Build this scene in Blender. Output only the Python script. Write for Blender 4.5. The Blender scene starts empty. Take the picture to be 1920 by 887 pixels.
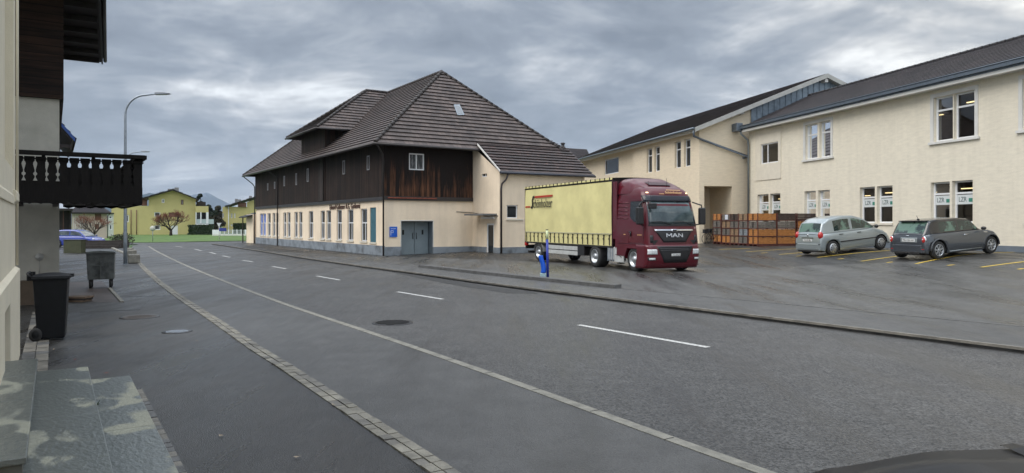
import bpy, bmesh, math, random
from mathutils import Vector, Matrix, noise as mnoise
random.seed(7)
R=math.radians
# ---------------------------------------------------------------- camera, light
sc=bpy.context.scene
CZ=2.03; F=1340.0; HY=419.0
cam=bpy.data.objects.new('camera',bpy.data.cameras.new('camera'))
sc.collection.objects.link(cam); sc.camera=cam
cam.location=(0,0,CZ); cam.rotation_euler=(R(90),0,0)
cam.data.lens=36*F/1920; cam.data.sensor_width=36; cam.data.shift_y=-(443.5-HY)/1920
cam.data.clip_start=.05; cam.data.clip_end=30000
sc.view_settings.view_transform='Standard'; sc.view_settings.look='None'
sc.view_settings.exposure=0.68; sc.view_settings.gamma=1
SUN_EL,SUN_AZ=R(48),R(-115)      # azimuth: clockwise from +Y
w=bpy.data.worlds.new("World"); sc.world=w; w.use_nodes=True
nt=w.node_tree; N=nt.nodes; L=nt.links; N.clear()
def wn(t,**k):
    n=N.new(t)
    for a,b in k.items(): setattr(n,a,b)
    return n
def wmath(op,a,b=None,c=None,clamp=False):
    n=N.new('ShaderNodeMath'); n.operation=op; n.use_clamp=clamp
    for i,v in enumerate((a,b,c)):
        if v is None: continue
        if isinstance(v,(int,float)): n.inputs[i].default_value=v
        else: L.new(v,n.inputs[i])
    return n.outputs[0]
sky=wn('ShaderNodeTexSky',sky_type='NISHITA',sun_disc=False,sun_elevation=SUN_EL,sun_rotation=SUN_AZ)
bgs=wn('ShaderNodeBackground'); bgs.inputs[1].default_value=.07
L.new(sky.outputs[0],bgs.inputs[0])
tc=wn('ShaderNodeTexCoord'); sp=wn('ShaderNodeSeparateXYZ'); L.new(tc.outputs['Generated'],sp.inputs[0])
X,Y,Z=sp.outputs
zc=wmath('ADD',wmath('MAXIMUM',Z,0.0),.28)
cb=wn('ShaderNodeCombineXYZ')
L.new(wmath('DIVIDE',X,zc),cb.inputs[0]); L.new(wmath('DIVIDE',Y,zc),cb.inputs[1])
def cloudnoise(sx,sy,off,detail,rough,dist):
    m=wn('ShaderNodeMapping'); m.inputs['Scale'].default_value=(sx,sy,1); m.inputs['Location'].default_value=off
    m.inputs['Rotation'].default_value=(0,0,R(-20))
    L.new(cb.outputs[0],m.inputs[0])
    n=wn('ShaderNodeTexNoise'); n.inputs['Scale'].default_value=1; n.inputs['Detail'].default_value=detail
    n.inputs['Roughness'].default_value=rough; n.inputs['Distortion'].default_value=dist
    L.new(m.outputs[0],n.inputs[0]); return n.outputs[0]
n1=cloudnoise(.8,1.0,(3.3,1.2,0),3,.5,.5)
n2=cloudnoise(1.9,2.5,(7.1,4.2,2),9,.58,.5)
n3=cloudnoise(5,7,(1.1,9.2,5),6,.6,.3)
mixn=wmath('ADD',wmath('ADD',wmath('MULTIPLY',n1,.62),wmath('MULTIPLY',n2,.80)),wmath('MULTIPLY',n3,.22))
# broad brightening near the hidden sun and at the horizon
dotv=wn('ShaderNodeVectorMath',operation='DOT_PRODUCT'); L.new(tc.outputs['Generated'],dotv.inputs[0])
dotv.inputs[1].default_value=(math.sin(R(40))*math.cos(R(23)),math.cos(R(40))*math.cos(R(23)),math.sin(R(23)))
glow=wmath('POWER',wmath('MAXIMUM',dotv.outputs['Value'],0.0),22)
hor=wmath('POWER',wmath('SUBTRACT',1.0,wmath('MAXIMUM',Z,0.0),None,True),26)
val=wmath('ADD',wmath('ADD',mixn,wmath('MULTIPLY',glow,.20)),wmath('MULTIPLY',hor,.10))
cr=wn('ShaderNodeValToRGB'); L.new(val,cr.inputs[0])
el=cr.color_ramp.elements
el[0].position=.58; el[0].color=(.12,.145,.19,1)
el[1].position=1.12 if False else 1.0; el[1].color=(.70,.72,.73,1)
for p,c in ((.70,(.145,.165,.195,1)),(.79,(.20,.224,.26,1)),(.87,(.31,.332,.362,1)),(.935,(.475,.49,.505,1))):
    e=el.new(p); e.color=c
# warm tint of the break near the sun
wm=wn('ShaderNodeMix',data_type='RGBA',blend_type='MULTIPLY'); L.new(wmath('MULTIPLY',glow,.9,None,True),wm.inputs[0])
L.new(cr.outputs[0],wm.inputs[6]); wm.inputs[7].default_value=(1.25,1.16,1.02,1)
bgc=wn('ShaderNodeBackground'); L.new(wm.outputs[2],bgc.inputs[0])
# the overcast is brighter overhead and behind the camera than in the part the photograph shows
back=wmath('ADD',wmath('MULTIPLY',wmath('MAXIMUM',wmath('MULTIPLY',Y,-1.0),0.0),1.3),wmath('MULTIPLY',wmath('SUBTRACT',wmath('MAXIMUM',Z,.38),.38),6.0))
L.new(wmath('ADD',back,1.0),bgc.inputs[1])
ms=wn('ShaderNodeMixShader'); ms.inputs[0].default_value=.93
L.new(bgs.outputs[0],ms.inputs[1]); L.new(bgc.outputs[0],ms.inputs[2])
wo=wn('ShaderNodeOutputWorld'); L.new(ms.outputs[0],wo.inputs[0])
sl=bpy.data.lights.new('sun','SUN'); sl.energy=1.5; sl.angle=R(45); sl.color=(1,.95,.88)
so=bpy.data.objects.new('sun',sl); sc.collection.objects.link(so)
sd=Vector((math.sin(SUN_AZ)*math.cos(SUN_EL),math.cos(SUN_AZ)*math.cos(SUN_EL),math.sin(SUN_EL)))
so.rotation_euler=sd.to_track_quat('Z','Y').to_euler()

# ---------------------------------------------------------------- helpers
COL=sc.collection
def ray(px,py): return Vector(((px-960)/F,1.0,-(py-HY)/F))
def sstep(t):
    t=max(0,min(1,t)); return t*t*(3-2*t)
WO=Vector((20,29.6,0)); WX=Vector((.9731,.2304,0)); WY=Vector((-.2304,.9731,0)); WANG=math.atan2(.2304,.9731)
TO=Vector((-7.7,43.2,0)); TX=Vector((.8417,.5400,0)); TY=Vector((-.54,.8417,0)); TANG=math.atan2(.54,.8417)
KN=Vector((.806,.592,0))
def lotz(x,y):
    q=-(Vector((x,y,0))-WO).dot(WX)
    s=KN.dot(Vector((x,y,0)))-12.9
    z=.80*sstep((12-q)/10.0)*sstep((s-3.5)/6.0)*(1-.18*sstep((y-31)/10.0))
    q2=(Vector((x,y,0))-TO)
    z+=.13*sstep((q2.dot(TX)-1)/5)*sstep((q2.dot(TY)+9)/6)*(1-sstep((x-3)/3))
    return z+.08
def G(px,py,z=0.0):
    d=ray(px,py); t=(z-CZ)/d.z; p=Vector((0,0,CZ))+d*t; p.z=z; return p
def GL(px,py):
    z=.08
    for i in range(25):
        p=G(px,py,z); z=.5*z+.5*lotz(p.x,p.y)
    return Vector((p.x,p.y,lotz(p.x,p.y)))
def on_line(O,E,px):              # distance along a vertical plane's foot line hit by an image column
    r=(px-960)/F; return (r*O.y-O.x)/(E.x-r*E.y)
def on_z(O,E,px,py):
    s=on_line(O,E,px); return CZ-(py-HY)*(O.y+E.y*s)/F

MATS={}
def mat(name,col,rough=.6,metal=0,var=0.0,vscale=3,bump=0,bscale=40,spec=.5,coat=0,col2=None,stretch=(1,1,1),emit=None,lo=.35,hi=.65,uv=False,rvar=0):
    if name in MATS: return MATS[name]
    m=bpy.data.materials.new(name); m.use_nodes=True; MATS[name]=m
    t=m.node_tree; b=t.nodes['Principled BSDF']
    b.inputs['Base Color'].default_value=(*col,1); b.inputs['Roughness'].default_value=rough
    b.inputs['Metallic'].default_value=metal; b.inputs['Specular IOR Level'].default_value=spec
    b.inputs['Coat Weight'].default_value=coat; b.inputs['Coat Roughness'].default_value=.06
    if emit: b.inputs['Emission Color'].default_value=(*emit[0],1); b.inputs['Emission Strength'].default_value=emit[1]
    if var or bump or col2 or rvar:
        tcn=t.nodes.new('ShaderNodeTexCoord'); mp=t.nodes.new('ShaderNodeMapping'); mp.inputs['Scale'].default_value=stretch
        t.links.new(tcn.outputs['UV' if uv else 'Object'],mp.inputs[0])
        if var or col2 or rvar:
            n=t.nodes.new('ShaderNodeTexNoise'); n.inputs['Scale'].default_value=vscale; n.inputs['Detail'].default_value=6
            n.inputs['Roughness'].default_value=.6
            t.links.new(mp.outputs[0],n.inputs[0])
            if var or col2:
                r=t.nodes.new('ShaderNodeValToRGB'); t.links.new(n.outputs[0],r.inputs[0])
                r.color_ramp.elements[0].position=lo; r.color_ramp.elements[1].position=hi
                c2=col2 if col2 else tuple(min(1,c*(1+var)) for c in col); c1=col if col2 else tuple(c*(1-var) for c in col)
                r.color_ramp.elements[0].color=(*c1,1); r.color_ramp.elements[1].color=(*c2,1)
                t.links.new(r.outputs[0],b.inputs['Base Color'])
            if rvar:
                mr=t.nodes.new('ShaderNodeMapRange'); mr.inputs[1].default_value=.35; mr.inputs[2].default_value=.65
                mr.inputs[3].default_value=max(.03,rough-rvar); mr.inputs[4].default_value=min(1,rough+rvar)
                t.links.new(n.outputs[0],mr.inputs[0]); t.links.new(mr.outputs[0],b.inputs['Roughness'])
        if bump:
            n=t.nodes.new('ShaderNodeTexNoise'); n.inputs['Scale'].default_value=bscale; n.inputs['Detail'].default_value=4
            t.links.new(mp.outputs[0],n.inputs[0])
            bp=t.nodes.new('ShaderNodeBump'); bp.inputs['Strength'].default_value=bump; bp.inputs['Distance'].default_value=.02
            t.links.new(n.outputs[0],bp.inputs['Height']); t.links.new(bp.outputs[0],b.inputs['Normal'])
    return m

class MB:
    def __init__(s): s.v=[];s.f=[];s.mi=[];s.sm=[];s.uv=[]
    def poly(s,pts,m=0,smooth=False,uv=None):
        b=len(s.v); s.v+=[tuple(p) for p in pts]; s.f.append(tuple(range(b,b+len(pts)))); s.mi.append(m); s.sm.append(smooth)
        s.uv.append(uv if uv else [(0,0)]*len(pts))
    def box(s,x0,x1,y0,y1,z0,z1,m=0,M=None):
        c=[(x0,y0,z0),(x1,y0,z0),(x1,y1,z0),(x0,y1,z0),(x0,y0,z1),(x1,y0,z1),(x1,y1,z1),(x0,y1,z1)]
        if M: c=[M@Vector(p) for p in c]
        b=len(s.v); s.v+=[tuple(p) for p in c]
        for q in ((0,3,2,1),(4,5,6,7),(0,1,5,4),(1,2,6,5),(2,3,7,6),(3,0,4,7)):
            s.f.append(tuple(b+i for i in q)); s.mi.append(m); s.sm.append(False)
            nrm=q
            pts=[Vector((x0,y0,z0)) if 0 else Vector([(x0,y0,z0),(x1,y0,z0),(x1,y1,z0),(x0,y1,z0),(x0,y0,z1),(x1,y0,z1),(x1,y1,z1),(x0,y1,z1)][i]) for i in q]
            n=(pts[1]-pts[0]).cross(pts[2]-pts[1])
            if abs(n.z)>=max(abs(n.x),abs(n.y)): s.uv.append([(p.x,p.y) for p in pts])
            elif abs(n.x)>abs(n.y): s.uv.append([(p.y,p.z) for p in pts])
            else: s.uv.append([(p.x,p.z) for p in pts])
        return s
    def grid(s,fn,nu,nv,m=0,smooth=True,uvf=None,cu=False):
        b=len(s.v)
        for j in range(nv+1):
            for i in range(nu+1): s.v.append(tuple(fn(i/nu,j/nv)))
        for j in range(nv):
            for i in range(nu):
                a=b+j*(nu+1)+i; s.f.append((a,a+1,a+nu+2,a+nu+1)); s.mi.append(m); s.sm.append(smooth)
                s.uv.append([uvf(p,q) if uvf else (p,q) for p,q in ((i/nu,j/nv),((i+1)/nu,j/nv),((i+1)/nu,(j+1)/nv),(i/nu,(j+1)/nv))])
    def tube(s,path,r,n=8,m=0,cap=True,smooth=True):
        path=[Vector(p) for p in path]; b=len(s.v); k=len(path)
        rs=r if isinstance(r,(list,tuple)) else [r]*k
        up=Vector((0,0,1))
        for i,p in enumerate(path):
            t=(path[min(i+1,k-1)]-path[max(i-1,0)]).normalized()
            if i==0:
                a=t.cross(up); 
                if a.length<.05: a=t.cross(Vector((1,0,0)))
                a.normalize()
            else:
                a=(a-t*a.dot(t)); a.normalize()
            c=t.cross(a)
            for j in range(n):
                th=2*math.pi*j/n; s.v.append(tuple(p+(a*math.cos(th)+c*math.sin(th))*rs[i]))
        for i in range(k-1):
            for j in range(n):
                s.f.append((b+i*n+j,b+i*n+(j+1)%n,b+(i+1)*n+(j+1)%n,b+(i+1)*n+j)); s.mi.append(m); s.sm.append(smooth); s.uv.append([(0,0)]*4)
        if cap:
            s.f.append(tuple(b+j for j in range(n))); s.f.append(tuple(b+(k-1)*n+j for j in range(n)))
            s.mi+=[m,m]; s.sm+=[False,False]; s.uv+=[[(0,0)]*n]*2
        return s
    def lathe(s,prof,O,ax,n=24,m=0,smooth=True):     # prof [(r,h)] around axis ax through O
        O=Vector(O); ax=Vector(ax).normalized(); a=ax.cross(Vector((0,0,1)))
        if a.length<.1: a=ax.cross(Vector((1,0,0)))
        a.normalize(); c=ax.cross(a); b=len(s.v)
        for r,h in prof:
            for j in range(n):
                th=2*math.pi*j/n; s.v.append(tuple(O+ax*h+(a*math.cos(th)+c*math.sin(th))*r))
        for i in range(len(prof)-1):
            for j in range(n):
                s.f.append((b+i*n+j,b+i*n+(j+1)%n,b+(i+1)*n+(j+1)%n,b+(i+1)*n+j)); s.mi.append(m); s.sm.append(smooth); s.uv.append([(0,0)]*4)
        return s
    def prism(s,pts2,fn,d0,d1,m=0):                     # fn(u,v,d)->3D
        n=len(pts2)
        s.poly([fn(u,v,d0) for u,v in pts2],m); s.poly([fn(u,v,d1) for u,v in pts2],m)
        for i in range(n):
            a=pts2[i]; c=pts2[(i+1)%n]
            s.poly([fn(*a,d0),fn(*c,d0),fn(*c,d1),fn(*a,d1)],m)
        return s
    def ball(s,c,rx,ry,rz,n=12,m=0):
        def fn(u,v):
            th=2*math.pi*u; ph=math.pi*(v-.5); return (c[0]+rx*math.cos(ph)*math.cos(th),c[1]+ry*math.cos(ph)*math.sin(th),c[2]+rz*math.sin(ph))
        s.grid(fn,n,max(4,n//2),m); return s
    def build(s,name,mats,parent=None,bevel=0,merge=True,kind=None,recalc=True,seg=2):
        me=bpy.data.meshes.new(name); me.from_pydata(s.v,[],s.f)
        if not isinstance(mats,(list,tuple)): mats=[mats]
        for k in mats: me.materials.append(k)
        me.polygons.foreach_set('material_index',s.mi); me.polygons.foreach_set('use_smooth',s.sm)
        ul=me.uv_layers.new(name='UVMap'); k=0
        flat=[c for q in s.uv for p in q for c in p]
        ul.data.foreach_set('uv',flat)
        if merge or recalc:
            bm=bmesh.new(); bm.from_mesh(me)
            if merge: bmesh.ops.remove_doubles(bm,verts=bm.verts,dist=.0004)
            if recalc: bmesh.ops.recalc_face_normals(bm,faces=bm.faces)
            bm.to_mesh(me); bm.free()
        o=bpy.data.objects.new(name,me); COL.objects.link(o)
        if parent: o.parent=parent
        if bevel:
            bv=o.modifiers.new('bevel','BEVEL'); bv.width=bevel; bv.segments=seg; bv.limit_method='ANGLE'; bv.angle_limit=R(35)
        if kind: o['kind']=kind
        return o
def tag(o,label,cat,group=None):
    o['label']=label; o['category']=cat
    if group: o['group']=group
    return o
def thing(name,label,cat,loc=(0,0,0),rz=0,group=None):
    o=bpy.data.objects.new(name,None); COL.objects.link(o); o.location=loc; o.rotation_euler=(0,0,rz); o.empty_display_size=.2
    return tag(o,label,cat,group)
def text(body,size,M4,material,parent,name='lettering',extr=.004,align='CENTER',sx=1,shear=0):
    cu=bpy.data.curves.new(name,'FONT'); cu.body=body; cu.size=size; cu.extrude=extr; cu.align_x=align; cu.align_y='CENTER'; cu.shear=shear
    cu.resolution_u=3
    tmp=bpy.data.objects.new('tmp',cu); COL.objects.link(tmp)
    dg=bpy.context.evaluated_depsgraph_get(); me=bpy.data.meshes.new_from_object(tmp.evaluated_get(dg))
    bpy.data.objects.remove(tmp); me.transform(M4@Matrix.Diagonal((sx,1,1,1)))
    me.materials.clear(); me.materials.append(material)
    o=bpy.data.objects.new(name,me); COL.objects.link(o); o.parent=parent
    return o
def frameM(o,ex,ey,):            # text matrix: origin, right, up
    ex=Vector(ex).normalized(); ey=Vector(ey).normalized(); ez=ex.cross(ey)
    M=Matrix((ex,ey,ez)).transposed().to_4x4(); M.translation=Vector(o); return M

class Face:     # a vertical wall plane: o origin, e horizontal direction, n inward
    def __init__(s,o,e,n): s.o=Vector(o); s.e=Vector(e); s.n=Vector(n)
    def P(s,a,z,d=0): return s.o+s.e*a+Vector((0,0,z))+s.n*d
    def fn(s): return lambda u,v,d: s.P(u,v,d)
def wall(mb,F_,a0,a1,z0,z1,holes=(),rev=.16,m=0,mr=None):
    xs=sorted({a0,a1}|{h[0] for h in holes}|{h[1] for h in holes}); zs=sorted({z0,z1}|{h[2] for h in holes}|{h[3] for h in holes})
    xs=[x for x in xs if a0<=x<=a1]; zs=[z for z in zs if z0<=z<=z1]
    for i in range(len(xs)-1):
        for j in range(len(zs)-1):
            cx=(xs[i]+xs[i+1])/2; cz=(zs[j]+zs[j+1])/2
            if any(h[0]<cx<h[1] and h[2]<cz<h[3] for h in holes): continue
            q=[(xs[i],zs[j]),(xs[i+1],zs[j]),(xs[i+1],zs[j+1]),(xs[i],zs[j+1])]
            mb.poly([F_.P(*p) for p in q],m,uv=q)
    mr=m if mr is None else mr
    for h in holes:
        d=h[4] if len(h)>4 else rev
        c=[(h[0],h[2]),(h[1],h[2]),(h[1],h[3]),(h[0],h[3])]
        for i in range(4):
            a=c[i]; b=c[(i+1)%4]; mb.poly([F_.P(*a),F_.P(*b),F_.P(*b,d),F_.P(*a,d)],mr,uv=[a,b,b,a])
def bar(mb,F_,a0,a1,z0,z1,d0,d1,m=0): mb.prism([(a0,z0),(a1,z0),(a1,z1),(a0,z1)],F_.fn(),d0,d1,m)
def window(parent,F_,a0,a1,z0,z1,fm,gm,dep=.13,fw=.07,trans=(),mull=(),name='window'):
    mb=MB(); d0=dep-.03; d1=dep+.04
    bar(mb,F_,a0,a1,z0,z0+fw,d0,d1); bar(mb,F_,a0,a1,z1-fw,z1,d0,d1)
    bar(mb,F_,a0,a0+fw,z0+fw,z1-fw,d0,d1); bar(mb,F_,a1-fw,a1,z0+fw,z1-fw,d0,d1)
    for t in trans: bar(mb,F_,a0+fw,a1-fw,t-fw*.55,t+fw*.55,d0+.004,d1)
    for (u,b,t) in mull: bar(mb,F_,u-fw*.5,u+fw*.5,b+fw*.5,t-fw*.5,d0+.008,d1)
    fr=mb.build(name,fm,parent)
    g=MB(); g.poly([F_.P(a0+fw*.5,z0+fw*.5,dep+.02),F_.P(a1-fw*.5,z0+fw*.5,dep+.02),F_.P(a1-fw*.5,z1-fw*.5,dep+.02),F_.P(a0+fw*.5,z1-fw*.5,dep+.02)])
    g.build('pane',gm,fr); return fr

def clip(poly,f):       # keep f>=0, linear f
    out=[]
    for i in range(len(poly)):
        a=poly[i]; b=poly[(i+1)%len(poly)]; fa=f(a); fb=f(b)
        if fa>=0: out.append(a)
        if (fa>=0)!=(fb>=0):
            t=fa/(fa-fb); out.append((a[0]+(b[0]-a[0])*t,a[1]+(b[1]-a[1])*t))
    return out
def tiles(mb,pts,course=.36,th=.075,m=0,mu=1,under=.14):
    """roof plane: pts in order, first edge = eave. Real overlapping courses."""
    P=[Vector(p) for p in pts]; e=(P[1]-P[0]).normalized()
    n=(P[1]-P[0]).cross(P[-1]-P[0]).normalized()
    if n.z<0: n=-n
    u=n.cross(e); 
    if u.z<0: u=-u
    q=[((p-P[0]).dot(e),(p-P[0]).dot(u)) for p in P]; vm=max(b for a,b in q); k=0
    v=0
    T=lambda a,b,h: P[0]+e*a+u*b+n*h
    rr=random.random()*50
    while v<vm-1e-3:
        v1=min(vm,v+course); s=clip(clip(q,lambda p:p[1]-v),lambda p:v1-p[1]); 
        if len(s)>2:
            ov_=.04; mb.poly([T(a,b if b>v+1e-4 else v-ov_,th*(1-(b-v)/course)) for a,b in s],m,uv=[(a+rr,b) for a,b in s])
            lo=sorted([p for p in s if abs(p[1]-v)<1e-4])
            if len(lo)>=2:
                a=lo[0]; b=lo[-1]; U=[(a[0]+rr,v+.02),(b[0]+rr,v+.02),(b[0]+rr,v+.03),(a[0]+rr,v+.03)]; t3=.022
                mb.poly([T(a[0],v-ov_,th),T(b[0],v-ov_,th),T(b[0],v-ov_,th-t3),T(a[0],v-ov_,th-t3)],m,uv=U)
                mb.poly([T(a[0],v-ov_,th-t3),T(b[0],v-ov_,th-t3),T(b[0],v+.05,th-t3),T(a[0],v+.05,th-t3)],mu)
                mb.poly([T(a[0],v+.05,th-t3),T(b[0],v+.05,th-t3),T(b[0],v+.05,0),T(a[0],v+.05,0)],mu)
        v+=course
    mb.poly([T(a,b,-under) for a,b in q],mu,uv=q)
    for i in range(len(q)):
        a=q[i]; b=q[(i+1)%len(q)]; mb.poly([T(*a,0),T(*b,0),T(*b,-under),T(*a,-under)],mu)
def tilemat(name,c1,c2,w=.3,h=.36,moss=None):
    m=bpy.data.materials.new(name); m.use_nodes=True; t=m.node_tree; b=t.nodes['Principled BSDF']
    tcn=t.nodes.new('ShaderNodeTexCoord'); br=t.nodes.new('ShaderNodeTexBrick')
    br.inputs['Scale'].default_value=1; br.inputs['Brick Width'].default_value=w; br.inputs['Row Height'].default_value=h
    br.inputs['Mortar Size'].default_value=.012; br.inputs['Mortar Smooth'].default_value=.5; br.inputs['Bias'].default_value=-.1
    br.inputs['Color1'].default_value=(*c1,1); br.inputs['Color2'].default_value=(*c2,1); br.inputs['Mortar'].default_value=(*[c*.35 for c in c1],1)
    t.links.new(tcn.outputs['UV'],br.inputs[0])
    n=t.nodes.new('ShaderNodeTexNoise'); n.inputs['Scale'].default_value=.9; n.inputs['Detail'].default_value=7; t.links.new(tcn.outputs['Object'],n.inputs[0])
    mx=t.nodes.new('ShaderNodeMix'); mx.data_type='RGBA'; mx.blend_type='MULTIPLY'; mx.inputs[0].default_value=.8
    r=t.nodes.new('ShaderNodeValToRGB'); r.color_ramp.elements[0].position=.3; r.color_ramp.elements[0].color=(.55,.55,.55,1); r.color_ramp.elements[1].position=.7; r.color_ramp.elements[1].color=(1.35,1.3,1.25,1)
    t.links.new(n.outputs[0],r.inputs[0]); t.links.new(br.outputs[0],mx.inputs[6]); t.links.new(r.outputs[0],mx.inputs[7])
    out=mx.outputs[2]
    if moss:
        n2=t.nodes.new('ShaderNodeTexNoise'); n2.inputs['Scale'].default_value=2.2; n2.inputs['Detail'].default_value=2; t.links.new(tcn.outputs['UV'],n2.inputs[0])
        mp=t.nodes.new('ShaderNodeMapping'); mp.inputs['Scale'].default_value=(1,3,1)
        t.links.new(tcn.outputs['UV'],mp.inputs[0]); t.links.new(mp.outputs[0],n2.inputs[0])
        r2=t.nodes.new('ShaderNodeValToRGB'); r2.color_ramp.elements[0].position=.66; r2.color_ramp.elements[0].color=(0,0,0,1); r2.color_ramp.elements[1].position=.69
        t.links.new(n2.outputs[0],r2.inputs[0]); m2=t.nodes.new('ShaderNodeMix'); m2.data_type='RGBA'; t.links.new(r2.outputs[0],m2.inputs[0])
        t.links.new(out,m2.inputs[6]); m2.inputs[7].default_value=(*moss,1); out=m2.outputs[2]
    t.links.new(out,b.inputs['Base Color']); b.inputs['Roughness'].default_value=.55
    bp=t.nodes.new('ShaderNodeBump'); bp.inputs['Strength'].default_value=.6; bp.inputs['Distance'].default_value=.02; bp.invert=True
    t.links.new(br.outputs['Fac'],bp.inputs['Height']); t.links.new(bp.outputs[0],b.inputs['Normal'])
    MATS[name]=m; return m
def boards(name,cd,cl,width=.17,lo=.5,hi=.75,horizontal=False,lowwarm=None):
    """vertical boards from UV in metres; per-board shade, grain, dark joints; optional bleached patch above z0..z1"""
    m=bpy.data.materials.new(name); m.use_nodes=True; t=m.node_tree; b=t.nodes['Principled BSDF']; nn=t.nodes; lk=t.links
    tcn=nn.new('ShaderNodeTexCoord'); s=nn.new('ShaderNodeSeparateXYZ'); lk.new(tcn.outputs['UV'],s.inputs[0])
    def mth(op,a,b_=None):
        n=nn.new('ShaderNodeMath'); n.operation=op
        for i,v in enumerate((a,b_)):
            if v is None: continue
            if isinstance(v,(int,float)): n.inputs[i].default_value=v
            else: lk.new(v,n.inputs[i])
        return n.outputs[0]
    U=s.outputs[1] if horizontal else s.outputs[0]; V=s.outputs[0] if horizontal else s.outputs[1]
    bi=mth('FLOOR',mth('DIVIDE',U,width)); fr=mth('FRACT',mth('DIVIDE',U,width))
    wnn=nn.new('ShaderNodeTexWhiteNoise'); wnn.noise_dimensions='1D'; lk.new(bi,wnn.inputs['W'])
    cbn=nn.new('ShaderNodeCombineXYZ'); lk.new(mth('ADD',mth('MULTIPLY',U,22),mth('MULTIPLY',bi,3.7)),cbn.inputs[0]); lk.new(mth('MULTIPLY',V,1.1),cbn.inputs[1]); lk.new(wnn.outputs[0],cbn.inputs[2])
    g=nn.new('ShaderNodeTexNoise'); g.inputs['Scale'].default_value=1; g.inputs['Detail'].default_value=5; lk.new(cbn.outputs[0],g.inputs[0])
    big=nn.new('ShaderNodeTexNoise'); big.inputs['Scale'].default_value=.55; big.inputs['Detail'].default_value=3; lk.new(tcn.outputs['UV'],big.inputs[0])
    f=mth('ADD',mth('ADD',mth('MULTIPLY',g.outputs[0],.55),mth('MULTIPLY',wnn.outputs[0],.22)),mth('MULTIPLY',big.outputs[0],.38))
    if lowwarm:      # lower boards bleached by weather
        z0,z1,am=lowwarm
        f=mth('SUBTRACT',f,mth('MULTIPLY',mth('MINIMUM',mth('MAXIMUM',mth('DIVIDE',mth('SUBTRACT',s.outputs[1],z0),z1-z0),0.0),1.0),am))
    r=nn.new('ShaderNodeValToRGB'); lk.new(f,r.inputs[0]); r.color_ramp.elements[0].position=lo; r.color_ramp.elements[0].color=(*cd,1)
    r.color_ramp.elements[1].position=hi; r.color_ramp.elements[1].color=(*cl,1)
    gap=mth('GREATER_THAN',mth('ABSOLUTE',mth('SUBTRACT',fr,.5)),.455)
    mx=nn.new('ShaderNodeMix'); mx.data_type='RGBA'; lk.new(gap,mx.inputs[0]); lk.new(r.outputs[0],mx.inputs[6]); mx.inputs[7].default_value=(.004,.003,.003,1)
    lk.new(mx.outputs[2],b.inputs['Base Color']); b.inputs['Roughness'].default_value=.75; b.inputs['Specular IOR Level'].default_value=.25
    bp=nn.new('ShaderNodeBump'); bp.inputs['Strength'].default_value=.7; bp.inputs['Distance'].default_value=.02
    lk.new(mth('SUBTRACT',g.outputs[0],gap),bp.inputs['Height']); lk.new(bp.outputs[0],b.inputs['Normal'])
    MATS[name]=m; return m
def glassmat(name,tint=(.55,.6,.6),refl=.06,op=.0):
    m=bpy.data.materials.new(name); m.use_nodes=True; t=m.node_tree; t.nodes.clear(); nn=t.nodes; lk=t.links
    o=nn.new('ShaderNodeOutputMaterial'); tr=nn.new('ShaderNodeBsdfTransparent'); tr.inputs[0].default_value=(*tint,1)
    gl=nn.new('ShaderNodeBsdfGlossy'); gl.inputs['Roughness'].default_value=.02; gl.inputs[0].default_value=(.95,.97,1,1)
    fr=nn.new('ShaderNodeFresnel'); fr.inputs[0].default_value=1.33
    ad=nn.new('ShaderNodeMath'); ad.operation='ADD'; ad.inputs[1].default_value=refl; lk.new(fr.outputs[0],ad.inputs[0])
    mx=nn.new('ShaderNodeMixShader'); lk.new(ad.outputs[0],mx.inputs[0]); lk.new(tr.outputs[0],mx.inputs[1]); lk.new(gl.outputs[0],mx.inputs[2])
    lk.new(mx.outputs[0],o.inputs[0]); MATS[name]=m; return m

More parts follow.
